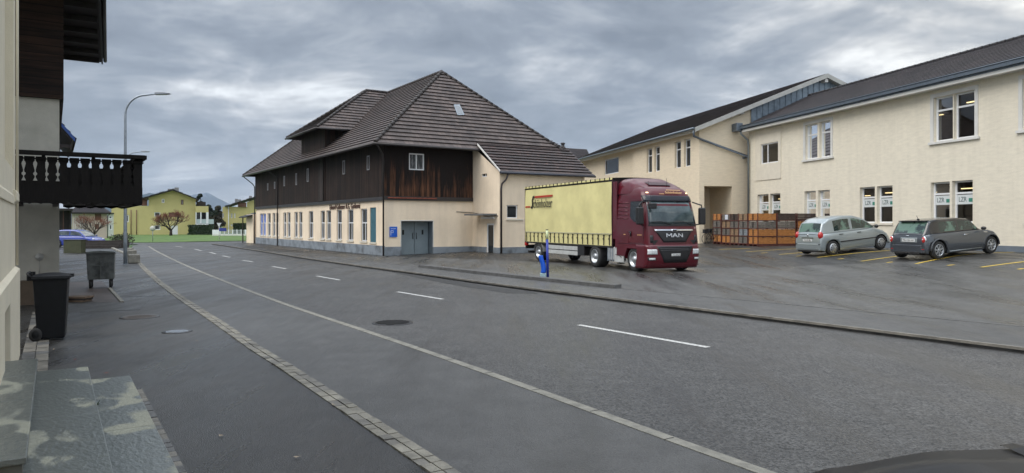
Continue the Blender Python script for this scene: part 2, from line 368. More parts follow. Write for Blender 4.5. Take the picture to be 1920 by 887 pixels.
# ---------------------------------------------------------------- materials
def asphalt(name,base,light,wet,grain=70,gs=.5,rl=.25,rh=.6,streak=None):
    m=bpy.data.materials.new(name); m.use_nodes=True; t=m.node_tree; b=t.nodes['Principled BSDF']; nn=t.nodes; lk=t.links
    tcn=nn.new('ShaderNodeTexCoord'); co=tcn.outputs['Object']
    def nz(sc_,det,rg,vec=co):
        n=nn.new('ShaderNodeTexNoise'); n.inputs['Scale'].default_value=sc_; n.inputs['Detail'].default_value=det; n.inputs['Roughness'].default_value=rg; lk.new(vec,n.inputs[0]); return n.outputs[0]
    vo=nn.new('ShaderNodeTexVoronoi'); vo.inputs['Scale'].default_value=grain; lk.new(co,vo.inputs[0])
    sepc=nn.new('ShaderNodeSeparateColor'); lk.new(vo.outputs['Color'],sepc.inputs[0])
    gr=nn.new('ShaderNodeMapRange'); lk.new(sepc.outputs[0],gr.inputs[0]); gr.inputs[3].default_value=1-gs; gr.inputs[4].default_value=1+gs
    big=nz(.28,5,.6); mid=nz(2.1,6,.65)
    r=nn.new('ShaderNodeValToRGB'); lk.new(big,r.inputs[0]); r.color_ramp.elements[0].position=.32; r.color_ramp.elements[0].color=(*base,1); r.color_ramp.elements[1].position=.68; r.color_ramp.elements[1].color=(*light,1)
    m1=nn.new('ShaderNodeVectorMath'); m1.operation='SCALE'; lk.new(r.outputs[0],m1.inputs[0]); lk.new(gr.outputs[0],m1.inputs['Scale'])
    m2=nn.new('ShaderNodeMapRange'); lk.new(mid,m2.inputs[0]); m2.inputs[1].default_value=.3; m2.inputs[2].default_value=.7; m2.inputs[3].default_value=.78; m2.inputs[4].default_value=1.2
    m3=nn.new('ShaderNodeVectorMath'); m3.operation='SCALE'; lk.new(m1.outputs[0],m3.inputs[0]); lk.new(m2.outputs[0],m3.inputs['Scale'])
    out=m3.outputs[0]
    mpn=nn.new('ShaderNodeMapping'); mpn.inputs['Rotation'].default_value=(0,0,R(-33)); mpn.inputs['Scale'].default_value=(1.1,.14,1); lk.new(co,mpn.inputs[0])
    wetn=nz(1,5,.62,mpn.outputs[0])
    mr=nn.new('ShaderNodeMapRange'); lk.new(wetn,mr.inputs[0]); mr.inputs[1].default_value=.36; mr.inputs[2].default_value=.62; mr.inputs[3].default_value=rl; mr.inputs[4].default_value=rh
    lk.new(mr.outputs[0],b.inputs['Roughness'])
    # damp patches are also darker asphalt
    mr2=nn.new('ShaderNodeMapRange'); lk.new(wetn,mr2.inputs[0]); mr2.inputs[1].default_value=.36; mr2.inputs[2].default_value=.6; mr2.inputs[3].default_value=wet; mr2.inputs[4].default_value=1
    m4=nn.new('ShaderNodeVectorMath'); m4.operation='SCALE'; lk.new(out,m4.inputs[0]); lk.new(mr2.outputs[0],m4.inputs['Scale']); out=m4.outputs[0]
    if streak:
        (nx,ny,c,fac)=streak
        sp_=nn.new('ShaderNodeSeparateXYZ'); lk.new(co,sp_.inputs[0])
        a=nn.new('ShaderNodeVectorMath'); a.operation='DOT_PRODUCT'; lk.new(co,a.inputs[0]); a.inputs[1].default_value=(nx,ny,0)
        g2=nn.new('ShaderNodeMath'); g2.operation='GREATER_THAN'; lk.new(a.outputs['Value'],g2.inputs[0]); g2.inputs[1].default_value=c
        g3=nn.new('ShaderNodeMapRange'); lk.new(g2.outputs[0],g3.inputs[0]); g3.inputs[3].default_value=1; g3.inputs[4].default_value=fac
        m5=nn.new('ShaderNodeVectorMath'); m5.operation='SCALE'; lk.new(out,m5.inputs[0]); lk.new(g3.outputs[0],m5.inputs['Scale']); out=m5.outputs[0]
    lk.new(out,b.inputs['Base Color'])
    bp=nn.new('ShaderNodeBump'); bp.inputs['Strength'].default_value=.55; bp.inputs['Distance'].default_value=.012
    lk.new(vo.outputs['Distance'],bp.inputs['Height']); lk.new(bp.outputs[0],b.inputs['Normal']); b.inputs['Specular IOR Level'].default_value=.5
    MATS[name]=m; return m
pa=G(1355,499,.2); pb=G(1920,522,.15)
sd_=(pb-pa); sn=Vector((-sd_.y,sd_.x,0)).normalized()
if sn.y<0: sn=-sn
A_road=asphalt('road_asphalt',(.042,.041,.0395),(.064,.0625,.060),.7,grain=48,gs=.8,rl=.33,rh=.6)
A_walk=asphalt('pavement_asphalt',(.062,.062,.060),(.088,.087,.085),.7,grain=110,gs=.3,rl=.3,rh=.6)
A_plaza=asphalt('plaza_asphalt',(.024,.024,.0235),(.060,.0595,.058),.45,grain=90,gs=.4,rl=.2,rh=.55)
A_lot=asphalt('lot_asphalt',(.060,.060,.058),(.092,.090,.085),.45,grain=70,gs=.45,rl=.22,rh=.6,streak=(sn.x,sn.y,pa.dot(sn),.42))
M_kerb=mat('kerb_granite',(.20,.19,.16),.6,var=.25,vscale=6,bump=.4,bscale=60)
M_sett=mat('sett_granite',(.20,.185,.15),.6,var=.35,vscale=4,bump=.4,bscale=50)
M_kdark=mat('kerb_dark',(.09,.09,.088),.55,var=.3,vscale=5,bump=.3,bscale=60)
M_white=mat('white_marking',(.44,.44,.42),.6,var=.4,vscale=26,bump=.3,bscale=90)
M_yellow=mat('yellow_marking',(.60,.42,.06),.6,var=.25,vscale=9)
M_grass=mat('lawn_grass',(.040,.090,.012),.8,col2=(.085,.15,.02),vscale=.35,bump=.5,bscale=8)
M_field=mat('field_grass',(.03,.07,.02),.85,col2=(.06,.11,.03),vscale=.02)
def scratch(name,c,v=.08,bs=8,bump=.8):
    return mat(name,c,.85,var=v,vscale=2.2,bump=bump,bscale=bs,stretch=(1,1,4.5),spec=.2)
M_lzr=scratch('cream_scratched_plaster',(.70,.645,.53),.05,20,.6)
M_lzrs=mat('smooth_cream_trim',(.66,.61,.51),.8,var=.05,vscale=3)
M_tan=mat('tannery_render',(.78,.655,.50),.85,var=.06,vscale=.7,bump=.25,bscale=45,spec=.2)
def streaks(m,lo=.86,hi=1.03):
    t=m.node_tree; b=t.nodes['Principled BSDF']; nn=t.nodes; lk=t.links; src=b.inputs['Base Color'].links[0].from_socket
    tc_=nn.new('ShaderNodeTexCoord'); out=src
    for sc3,l,h in (((2.6,2.6,.22),lo,hi),((.35,.35,.5),lo+.04,1.03)):
        mp=nn.new('ShaderNodeMapping'); mp.inputs['Scale'].default_value=sc3; lk.new(tc_.outputs['Object'],mp.inputs[0])
        n=nn.new('ShaderNodeTexNoise'); n.inputs['Scale'].default_value=1; n.inputs['Detail'].default_value=6; n.inputs['Roughness'].default_value=.65; lk.new(mp.outputs[0],n.inputs[0])
        r=nn.new('ShaderNodeMapRange'); r.inputs[1].default_value=.32; r.inputs[2].default_value=.58; r.inputs[3].default_value=l; r.inputs[4].default_value=h; lk.new(n.outputs[0],r.inputs[0])
        v=nn.new('ShaderNodeVectorMath'); v.operation='SCALE'; lk.new(out,v.inputs[0]); lk.new(r.outputs[0],v.inputs['Scale']); out=v.outputs[0]
    lk.new(out,b.inputs['Base Color'])
streaks(M_lzr,.96); streaks(M_tan,.95)
M_plinth=mat('grey_plinth',(.22,.25,.28),.75,col2=(.085,.095,.105),vscale=1.4,lo=.45,hi=.72,bump=.2,bscale=30)
M_wht=mat('white_frame',(.72,.73,.74),.4,var=.03,vscale=2)
M_wfas=mat('white_fascia',(.62,.61,.58),.6,var=.05,vscale=2)
M_zinc=mat('zinc_sheet',(.20,.25,.30),.42,metal=.35,var=.22,vscale=3.5,rvar=.12)
M_gut=mat('blue_grey_gutter',(.12,.145,.175),.4,metal=.4,var=.1,vscale=4)
M_gdark=mat('dark_gutter',(.022,.018,.018),.45,var=.2,vscale=5)
M_galv=mat('galvanised_steel',(.30,.34,.38),.45,metal=.6,var=.15,vscale=8)
M_darkwood=boards('dark_timber_boards',(.010,.0065,.005),(.060,.034,.025),.2,.45,.95)
M_warmwood=boards('weathered_timber_boards',(.010,.006,.005),(.24,.10,.045),.19,.50,.93,lowwarm=(4.1,6.3,.22))
M_hwood=boards('chalet_boards',(.010,.006,.005),(.055,.028,.016),.2,.45,.9,horizontal=True)
M_soff=mat('soffit_timber',(.018,.013,.012),.7,var=.3,vscale=5)
M_tile=tilemat('brown_roof_tiles',(.064,.050,.046),(.108,.083,.075))
M_tile2=tilemat('dark_roof_tiles',(.032,.028,.032),(.062,.050,.054))
M_tile3=tilemat('reddish_roof_tiles',(.035,.026,.025),(.065,.042,.038),moss=(.17,.095,.075))
M_pane=mat('dark_window_glass',(.016,.019,.022),.05,spec=.4)
M_panec=mat('curtained_window_glass',(.05,.055,.06),.05,col2=(.20,.20,.21),vscale=3,stretch=(3,3,.6),lo=.48,hi=.62,spec=.8)
G_clear=glassmat('clear_window_glass',(.60,.64,.66),.03)
M_tube=mat('fluorescent_tube',(1,1,1),.5,emit=((1,.72,.34),1.8))
M_inner=mat('room_interior',(.17,.15,.14),.9)
M_black=mat('black_plastic',(.012,.012,.014),.45)
M_rubber=mat('tyre_rubber',(.02,.02,.02),.75,var=.2,vscale=20)
M_blue=mat('blue_sign_enamel',(.01,.10,.50),.35)
M_sett2=mat('sett_granite_dark',(.15,.14,.12),.6,var=.35,vscale=4,bump=.4,bscale=50)
# ---------------------------------------------------------------- ground, roads
def polyg(name,pts,z,material,kind='structure'):
    mb=MB(); mb.poly([(p[0],p[1],z) for p in pts]); return mb.build(name,material,kind=kind,recalc=True)
def resample(pts,step):
    out=[pts[0].copy()]; 
    for a,b in zip(pts,pts[1:]):
        n=max(1,int((b-a).length/step))
        for i in range(1,n+1): out.append(a.lerp(b,i/n))
    return out
def smooth(pts,it=3):
    for _ in range(it):
        pts=[pts[0]]+[pts[i]*.5+(pts[i-1]+pts[i+1])*.25 for i in range(1,len(pts)-1)]+[pts[-1]]
    return pts
def ext(pts,d):            # extend first end backwards
    return [pts[0]+(pts[0]-pts[1]).normalized()*d]+pts
def strip(name,pts,w0,w1,z0,z1,material,kind='structure',zf=None):
    mb=MB(); n=len(pts); L_=[];R_=[]
    for i,p in enumerate(pts):
        t=(pts[min(i+1,n-1)]-pts[max(i-1,0)]).normalized(); s=Vector((-t.y,t.x,0))
        L_.append(p+s*w0); R_.append(p+s*w1)
    for i in range(n-1):
        h=[zf(q.x,q.y) if zf else 0 for q in (L_[i],R_[i],R_[i+1],L_[i+1])]
        q=(L_[i],R_[i],R_[i+1],L_[i+1])
        if z1-z0<.02: mb.poly([(p.x,p.y,z1+hh) for p,hh in zip(q,h)])
        else:
            mb.poly([(p.x,p.y,z1+hh) for p,hh in zip(q,h)])
            for a,b in ((0,3),(1,2)): mb.poly([(q[a].x,q[a].y,z1+h[a]),(q[b].x,q[b].y,z1+h[b]),(q[b].x,q[b].y,z0+h[b]),(q[a].x,q[a].y,z0+h[a])])
            if i==0: mb.poly([(q[a].x,q[a].y,z) for a,z in ((0,z0),(1,z0),(1,z1),(0,z1))])
            if i==n-2: mb.poly([(q[a].x,q[a].y,z) for a,z in ((3,z0),(2,z0),(2,z1),(3,z1))])
    return mb.build(name,material,kind=kind)
mb=MB(); mb.grid(lambda u,v:(-9000+18000*u,-60+12000*v,-.06),20,20); mb.build('ground',M_field,kind='structure')
farpx=[(1920,662),(1600,621.5),(1300,584),(1150,564),(1000,546),(915,535),(830,522),(760,512),(700,504.5),(575,486.5),(500,474),(455,467),(420,461.5),(397,458.5)]
far=[G(x,y,.0) for x,y in farpx]; far=ext(far,14)
nearpx=[(1410,887),(1254,831),(1090,768),(930,710),(800,662),(665,618),(560,583),(470,549),(400,521),(350,500),(315,483),(292,471),(280,463)]
near=[G(x,y,.0) for x,y in nearpx]; near=ext(near,9)
setpx=[(835,887),(740,823),(640,756),(540,690),(480,653),(403,600),(343,561),(300,530),(270,503),(258,489),(252,478),(247,468)]
sett=[G(x,y,.06) for x,y in setpx]; sett=ext(sett,9)
far_s=smooth(resample(far,1.5),2); near_s=smooth(resample(near,1.5),2); sett_s=smooth(resample(sett,1.5),2)
end=[G(380,456.5),G(480,455.0),G(600,454.5),G(600,452),G(250,455.5),G(262,459)]
polyg('road',near_s+[G(255,458),G(150,460),G(100,456),G(100,453.5),G(250,455.2),G(360,453.8),G(480,452),G(900,448),G(900,452),G(480,455.5),G(420,456.6)]+far_s[::-1],0,A_road)
polyg('pavement',near_s+[G(275,460),G(262,459.5),G(248,462)]+sett_s[::-1],.055,A_walk)
pl=[p.copy() for p in sett_s]; polyg('forecourt',pl+[G(240,462,.05),G(60,458,.05),Vector((-70,70,0)),Vector((-50,8,0)),Vector((-12,-6,0))],.05,A_plaza)
strip('kerb',near_s,-.02,.11,-.02,.062,M_kerb)
# far lot: height field
def lotgrid(offs,fz,name,material,sub,z=0):
    mb=MB(); n=len(sub)
    b=0
    for i,p in enumerate(sub):
        for o in offs: q=p+KN*o; mb.v.append((q.x,q.y,fz(q.x,q.y)+z))
    k=len(offs)
    for i in range(n-1):
        for j in range(k-1):
            a=i*k+j; mb.f.append((a,a+1,a+k+1,a+k)); mb.mi.append(0); mb.sm.append(True); mb.uv.append([(0,0)]*4)
    return mb.build(name,material,kind='structure',merge=False)
lotgrid([0]+[.15+i*.7 for i in range(75)],lotz,'yard',A_lot,far_s)
strip('kerb',far_s,-.07,.0,-.02,.088,M_kdark)
strip('kerb',far_s,.0,.06,.05,.094,M_sett2)
# kerb sides: mirror so that the strip lies on the road side
inner=[G(x,y,.085) for x,y in ((1920,613),(1540,577),(1160,541),(970,520),(788,501.5),(676,487.5),(620,481))]; inner=ext(inner,14)
fi=[p for p in far_s if p.y<inner[-1].y+1.0]
polyg('pavement',fi+[p for p in inner[::-1]],.0,A_walk).location.z=.086
strip('kerb',resample(inner,1.2)[:],-.03,.03,.02,.096,M_kdark)
# raised kerb wall with the marker
isl=resample([G(790,501,.09),G(970,521,.09),G(1158,540.5,.09)],1.0)
strip('kerb',isl,-.14,.02,.02,.195,M_kdark)
strip('kerb',isl,.02,.16,.02,.20,M_kdark)
# flat dark strip added to stand in for the taller kerb's shaded face
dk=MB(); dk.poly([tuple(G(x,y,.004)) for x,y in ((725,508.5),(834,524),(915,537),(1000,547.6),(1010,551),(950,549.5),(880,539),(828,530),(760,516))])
dk.build('painted_kerb_face',mat('kerb_face_shade',(.012,.012,.012),.6),kind='structure')
for i,(a,b) in enumerate((((1328,651),(1085,609)),((830,561),(745,547)),((637,525),(594,517.5)),((536,504),(511,499.5)),((474,491),(455,488)),((432,482.5),(417,479.5)),((405,476),(393,473)),((378,470),(365,467.3)),((342,463.5),(330,462)))):
    p=[G(*a,.004),G(*b,.004)]
    strip('road_marking',resample(p,1),-.065,.065,0,.004,M_white)
# yellow bays
def c8(x,y): return (1300+x/3.097,370+y/3.097)
for a,b in (((305,318),(640,297)),((497,333),(700,317)),((720,350),(1180,308)),((975,372),(1200,341)),((1290,387),(1865,319)),((1670,407),(2050,362)),((150,303),(330,297)),
            ((395,325),(430,322)),((598,343),(630,340)),((840,360),(875,356)),((1122,380),(1158,376)),((1475,397),(1515,392)),((1885,419),(1930,413))):
    p=[GL(*c8(*a)),GL(*c8(*b))]
    for q in p: q.z=0
    strip('road_marking',resample(p,.5),-.055,.055,0,.008,M_yellow,zf=lotz)
# setts between forecourt and pavement: two rows of separate stones
mb=MB(); d=0
ln=resample(sett,.05); random.seed(3)
acc=0; i=0
while i<len(ln)-5:
    k=random.choice((3,4,4,5)); k=min(k,len(ln)-1-i)
    if ln[i].y>34: k=min(10,len(ln)-1-i)
    for r0,r1 in ((-.10,-.005),(.005,.10)):
        a=ln[i]; b=ln[i+k]; t=(b-a).normalized(); s=Vector((-t.y,t.x,0)); a=a+t*.008; b=b-t*.008; z=.056+random.uniform(.004,.014); h=random.choice((0,0,1))
        q=[a+s*r0,a+s*r1,b+s*r1,b+s*r0]
        mb.poly([(p.x,p.y,z) for p in q],h)
        for u in range(4):
            p0=q[u];p1=q[(u+1)%4]; mb.poly([(p0.x,p0.y,z),(p1.x,p1.y,z),(p1.x,p1.y,.03),(p0.x,p0.y,.03)],h)
    i+=k
mb.build('sett_gutter',[M_sett,M_sett2],kind='structure')
# kerb joints of near kerb stones
mb=MB(); jl=resample(near,.05)
for i in range(20,len(jl)-3,22):
    if jl[i].y>30: break
    a=jl[i]; t=(jl[i+1]-jl[i]).normalized(); s=Vector((-t.y,t.x,0))
    q=[a+s*-.018,a+s*.108,a+s*.108+t*.012,a+s*-.018+t*.012]; mb.poly([(p.x,p.y,.0645) for p in q])
mb.build('kerb_joint',mat('joint',(.02,.02,.02),.9),kind='structure')
# lawn beyond the road
lp=[G(245,455.3),G(290,455.0),G(360,453.4),G(480,451.6),G(560,449)]
polyg('lawn',[(-62,62),(-60,80)]+[(-90,110),(-110,190),(20,190),(0,75)]+[tuple(p)[:2] for p in lp[::-1]]+[tuple(G(190,461))[:2]],.03,M_grass)
# grass tufts along the lawn edge are left to the material; light path on the lawn's far side
# manholes
M_iron=mat('cast_iron',(.05,.05,.052),.35,metal=.6,var=.3,vscale=30)
def manhole(px,py,z,r,label,grate=False,col=None):
    p=G(px,py,z); t=thing('manhole_cover',label,'manhole cover',p)
    mb=MB(); mb.lathe([(r+.06,0),(r+.06,.008),(r,.008)],(0,0,0),(0,0,1),36); mb.build('frame',M_iron,t)
    mb=MB(); mb.lathe([(r-.008,.006),(r-.008,.010),(0.001,.010)],(0,0,0),(0,0,1),36,smooth=False)
    if grate:
        k=-r+.04
        while k<r-.02:
            h=math.sqrt(max(0,(r-.03)**2-k*k)); mb.box(-h,h,k,k+.025,.010,.02); k+=.06
    else:
        for a in range(-3,4):
            for b in range(-3,4):
                if a*a+b*b<11: mb.box(a*r/4.5-.02,a*r/4.5+.02,b*r/4.5-.02,b*r/4.5+.02,.0101,.014)
    mb.build('lid',col or M_iron,t)
manhole(736,605.5,.0,.36,'round dark ribbed grate manhole cover set in the road',True,mat('dark_grate',(.015,.015,.015),.5,metal=.3))
manhole(332,622,.05,.2,'small shiny steel manhole cover in the forecourt asphalt',False,mat('wet_steel',(.32,.35,.38),.25,metal=.7,var=.3,vscale=20))
manhole(262,594.5,.05,.33,'rusty brown flat manhole cover beside the shiny one',False,mat('rusty_iron',(.06,.05,.043),.6,var=.3,vscale=12))

# ---------------------------------------------------------------- tannery
tn=thing('tannery_building','long cream building with dark timber upper storey and brown hipped tile roof','building',TO+Vector((0,0,.05)),TANG)
WT=[]  # windows of the long facade: px ranges
cw=lambda x:470+x/5.333
FL=Face((0,0,0),(0,1,0),(1,0,0))           # long facade: a along local y
def ay(px): return on_line(TO,TY,px)
def az(px,py,O=TO,E=TY): return on_z(O,E,px,py)-.05
LW=32.6
raw=[(92,121,'b'),(122,152,'b'),(168,200,0),(219,246,0),(254,278,0),(326,356,0),(366,398,0),(437,470,0),(481,517,0),(580,625,0),(699,741,0),(757,803,0),(860,911,0),(968,1027,0),(1101,1164,0)]
holes=[]
for a,b,k in raw:
    y1,y0=ay(cw(a)),ay(cw(b)); holes.append((y0,y1,.83,2.93)); WT.append((y0,y1,k))
sh=(ay(cw(1254)),ay(cw(1192))); holes.append((sh[0],sh[1],.80,2.98))
mb=MB(); wall(mb,FL,0,LW,-.1,3.46,holes,.2)
FG=Face((0,0,0),(1,0,0),(0,1,0))           # gable facade, a along local x
def ax_(px): return on_line(TO,TX,px)
dr=(ax_(752),ax_(811.5)); dz=az(780,414.5,TO,TX)
wall(mb,FG,0,6.1,-.1,3.46,[(dr[0],dr[1],.0,dz,1.2)],.2)
wgx=(6.1,12.8); wy=-3.35
FWs=Face((6.1,0,0),(0,-1,0),(1,0,0))        # wing side wall (faces -x)
WSO=TO+TX*6.1
def wsy(px): return on_line(WSO,-TY,px)
def wsz(px,py): return on_z(WSO,-TY,px,py)-.05
d0,d1=wsy(912.5),wsy(926); w0_,w1_=wsy(902.5),wsy(913)
dtop=wsz(919,419)
hs=[(d0,d1,.0,dtop),(w0_,w1_,wsz(907,332),wsz(907,315.5))]
wall(mb,FWs,0,3.35,-.1,5.12,hs,.14)
wall(mb,FWs,0,3.35,5.12,5.14)
mb.poly([FWs.P(0,5.14),FWs.P(3.35,5.14),FWs.P(0,7.0)],0,uv=[(0,5),(3.3,5),(0,7)])
FWf=Face((6.1,wy,0),(1,0,0),(0,1,0))
WFO=TO+TX*6.1+TY*wy
f0,f1=on_line(WFO,TX,950.5),on_line(WFO,TX,971)
fz1=on_z(WFO,TX,960,384.5)-.05; fz0=on_z(WFO,TX,960,409.5)-.05
wall(mb,FWf,0,6.6,-.1,5.14,[(f0,f1,fz0,fz1)],.14)
mb.poly([(12.7,wy,-.1),(12.7,0,-.1),(12.7,0,7),(12.7,wy,5.14)])
mb.poly([(12.4,0,-.1),(12.4,LW,-.1),(12.4,LW,6.5),(12.4,0,6.5)]); mb.poly([(0,LW,-.1),(12.4,LW,-.1),(12.4,LW,3.46),(0,LW,3.46)])
mb.build('wall',M_tan,tn)
# plinth
mb=MB(); ph=.62
mb.box(-.06,.0,-.06,LW,-.15,.62); mb.box(0,dr[0],-.06,0,-.15,.56); mb.box(dr[1],6.04,-.06,0,-.15,.5)
mb.box(6.04,6.1,-d0,-.06,-.15,.5); mb.box(6.04,6.1,wy-.06,-d1,-.15,.5); mb.box(6.1,12.75,wy-.06,wy,-.15,.52)
mb.build('plinth',M_plinth,tn)
# upper timber
mb=MB(); 
UP=7.3
ug=(on_line(TO,TX,766),on_line(TO,TX,794.5)); ugz=(az(780,319,TO,TX),az(780,288,TO,TX))
wall(mb,Face((-.07,-.07,0),(0,1,0),(1,0,0)),0,LW+.1,3.46,UP,[],.1,0)
mb.build('timber_cladding',M_darkwood,tn)
mb=MB(); wall(mb,Face((-.07,-.07,0),(1,0,0),(0,1,0)),0,6.15,3.62,UP,[(ug[0]+.07,ug[1]+.07,*ugz)],.12,0)
mb.build('timber_cladding',M_warmwood,tn)
mb=MB(); mb.box(-.12,6.06,-.13,-.075,3.4,3.64); mb.box(-.14,-.075,-.13,LW,3.38,3.6); mb.build('sill_beam',M_gdark,tn)
mb=MB()
for k in range(22): mb.box(.15+k*.15,.27+k*.15,-.20,-.132,3.50,3.58)
mb.build('tile_drip_course',mat('red_clay_tile',(.22,.06,.035),.7,var=.3,vscale=6),tn)
# tower
ty0,ty1=ay(612),ay(568)
mb=MB()
wall(mb,Face((-.12,ty0,0),(0,1,0),(1,0,0)),0,ty1-ty0,3.62,9.4,[],.1)
wall(mb,Face((-.12,ty0,0),(1,0,0),(0,1,0)),0,5,3.62,9.4); wall(mb,Face((-.12,ty1,0),(1,0,0),(0,-1,0)),0,5,3.62,9.4)
mb.build('tower_cladding',M_darkwood,tn)
mb=MB(); mb.box(-.19,-.125,ty0+.2,ty0+1.3,3.63,6.9); mb.build('loft_door',boards('grey_door_boards',(.02,.016,.014),(.07,.055,.05),.2,.4,.9),tn)
# roofs
ez=6.72; x0r,x1r,y0r,y1r=-1.0,13.2,-1.0,LW+1.0; rx=6.0; rz=12.55
mb=MB()
tiles(mb,[(x0r,y1r,ez),(x0r,y0r,ez),(rx,4.2,rz),(rx,28,rz)])
tiles(mb,[(x0r,y0r,ez),(x1r,y0r,ez),(rx,4.2,rz)])
tiles(mb,[(x1r,y0r,ez),(x1r,y1r,ez),(rx,28,rz),(rx,4.2,rz)],course=.8)
tiles(mb,[(x1r,y1r,ez),(x0r,y1r,ez),(rx,28,rz)],course=.8)
ro=mb.build('roof',[M_tile,M_soff],tn,merge=False)
# hip and ridge tiles
def ridge(mb,a,b,r=.11):
    a=Vector(a);b=Vector(b); n=max(1,int((b-a).length/.42)); 
    for i in range(n):
        p=a.lerp(b,i/n); q=a.lerp(b,(i+1.08)/n); mb.tube([p,q],[r*1.12,r*.92],6)
mb=MB(); 
for a,b in (((x0r,y0r,ez+.05),(rx,4.2,rz+.05)),((x1r,y0r,ez+.05),(rx,4.2,rz+.05)),((rx,4.2,rz+.05),(rx,28,rz+.05)),((x0r,y1r,ez+.05),(rx,28,rz+.05))): ridge(mb,a,b)
mb.build('ridge_tiles',M_tile,tn)
yc=(ty0+ty1)/2; te=8.85; tr=12.58; ta,tb=ty0-.95,ty1+1.1; tx=4.2
mb=MB()
tiles(mb,[(-1,tb,te),(-1,ta,te),(tx,yc,tr)])
tiles(mb,[(-1,ta,te),(6,ta,te),(6,yc,tr),(tx,yc,tr)])
tiles(mb,[(6,tb,te),(-1,tb,te),(tx,yc,tr),(6,yc,tr)])
for a,b in (((-1,ta,te+.05),(tx,yc,tr+.05)),((-1,tb,te+.05),(tx,yc,tr+.05)),((tx,yc,tr+.05),(6.1,yc,tr+.05))): ridge(mb,a,b)
mb.build('tower_roof',[M_tile,M_soff],tn,merge=False)
# wing roof continues down
wz=5.10
mb=MB(); tiles(mb,[(6.0,wy-.3,wz+.02),(13.3,wy-.3,wz+.02),(13.3,-.9,7.02),(6.0,-.9,7.02)],under=.1)
tiles(mb,[(6.0,-.9,7.03),(13.3,-.9,7.03),(13.3,1.2,7.9),(6.0,1.2,7.9)],under=.05)
mb.build('wing_roof',[M_tile3,M_soff],tn,merge=False)
mb=MB(); mb.poly([(5.97,wy-.32,wz-.02),(5.97,wy-.32,wz+.09),(5.97,-.9,7.09),(5.97,-.9,6.97)]); mb.poly([(5.93,wy-.32,wz-.02),(5.93,wy-.32,wz+.09),(5.93,-.9,7.09),(5.93,-.9,6.97)])
mb.poly([(5.93,wy-.32,wz+.09),(5.97,wy-.32,wz+.09),(5.97,-.9,7.09),(5.93,-.9,7.09)]); mb.build('verge_board',M_wfas,tn)
# skylight
def roofpt(x,y): # on gable-end plane
    return Vector((x,y,ez+(y-y0r)*(rz-ez)/(4.2-y0r)))
def gabpt(px,py):    # image ray meets the gable hip plane (local)
    d=ray(px,py); dl=Vector((d.dot(TX),d.dot(TY),d.z)); o=Vector((-TO.dot(TX),-TO.dot(TY),CZ-.05))
    k=(rz-ez)/(4.2-y0r); t=(ez+k*(o.y-y0r)-o.z)/(dl.z-k*dl.y); return o+dl*t
nrm=Vector((0,-(rz-ez)/(4.2-y0r),1)).normalized()
def paneon(ps,h,name,m,parent):
    mb=MB(); mb.poly([p+nrm*h for p in ps])
    for i in range(len(ps)): a=ps[i];b=ps[(i+1)%len(ps)]; mb.poly([a+nrm*h,b+nrm*h,b,a])
    return mb.build(name,m,parent)
ps=[gabpt(x,y) for x,y in ((850,198),(861,198),(870,217),(857,217))]
fr=paneon(ps,.09,'skylight',M_galv,tn); c=sum(ps,Vector())/4
paneon([c+(p-c)*.82 for p in ps],.1,'pane',mat('pale_roof_glass',(.16,.18,.20),.2),fr)
# gutters
mb=MB(); mb.tube([(x0r-.06,y1r,ez-.06),(x0r-.06,y0r-.06,ez-.06),(x1r,y0r-.06,ez-.06)],.085,8); mb.build('gutter',M_gdark,tn)
mb=MB(); mb.tube([(-1.08,tb,te-.05),(-1.08,ta-.08,te-.05),(1.5,ta-.08,te-.05)],.08,8); mb.build('gutter',M_gdark,tn)
mb=MB(); mb.tube([(5.9,wy-.38,wz-.03),(13.3,wy-.38,wz-.03)],.075,8); mb.build('gutter',mat('wing_gutter',(.03,.035,.05),.4),tn)
mb=MB()
mb.tube([(-.9,-1.0,ez-.1),(-.25,-.3,6.1),(-.14,-.14,5.7),(-.14,-.14,.0)],.055,8); mb.build('downpipe',M_gdark,tn)
yp=ay(523.5); mb=MB(); mb.tube([(-1.0,yp,ez-.1),(-.2,yp,6.1),(-.16,yp,5.8),(-.16,yp,0)],.05,8); mb.build('downpipe',M_gdark,tn)
mb=MB(); mb.tube([(-1.0,LW+.9,ez-.1),(-.3,LW+.2,5.9),(-.14,LW-.02,5.6),(-.14,LW-.02,0)],.05,8); mb.build('downpipe',M_gdark,tn)
mb=MB(); mb.tube([(6.5,wy-.38,wz-.08),(6.4,wy-.25,wz-.45),(6.2,wy-.1,wz-.7),(6.16,wy-.1,wz-1),(6.16,wy-.1,0)],.06,8); mb.build('downpipe',mat('copper_pipe',(.028,.02,.02),.5,var=.3,vscale=5),tn)
# windows
for y0,y1,k in WT:
    wdw=window(tn,FL,y0,y1,.83,2.93,M_wht,M_pane if k!='b' else M_blue,dep=.12,fw=.065,trans=(2.02,),mull=(((y0+y1)/2,.83,2.02),))
    g=MB(); g.poly([FL.P(a,z,.15) for a,z in ((y0+.05,.87),(y1-.05,.87),(y1-.05,1.98),(y0+.05,1.98))]); 
    g.build('curtain',mat('grey_net_curtain',(.30,.32,.36),.5,var=.3,vscale=2),wdw) if k!='b' else None
    m_=MB(); bar(m_,FL,y0-.06,y1+.06,.74,.83,-.07,.1); m_.build('window_sill',M_lzrs,wdw)
mb=MB(); bar(mb,FL,sh[0],sh[1],.80,2.98,.06,.12)
k=sh[0]+.12
while k<sh[1]: bar(mb,FL,k,k+.02,.84,2.94,.045,.06); k+=.14
mb.build('shutter_panel',mat('petrol_shutter',(.06,.16,.20),.5,var=.1,vscale=3),tn)
mb=MB(); bar(mb,FL,sh[0]-.07,sh[1]+.07,.71,.80,-.07,.1); mb.build('window_sill',M_lzrs,tn)
FLu=Face((-.07,0,0),(0,1,0),(1,0,0))
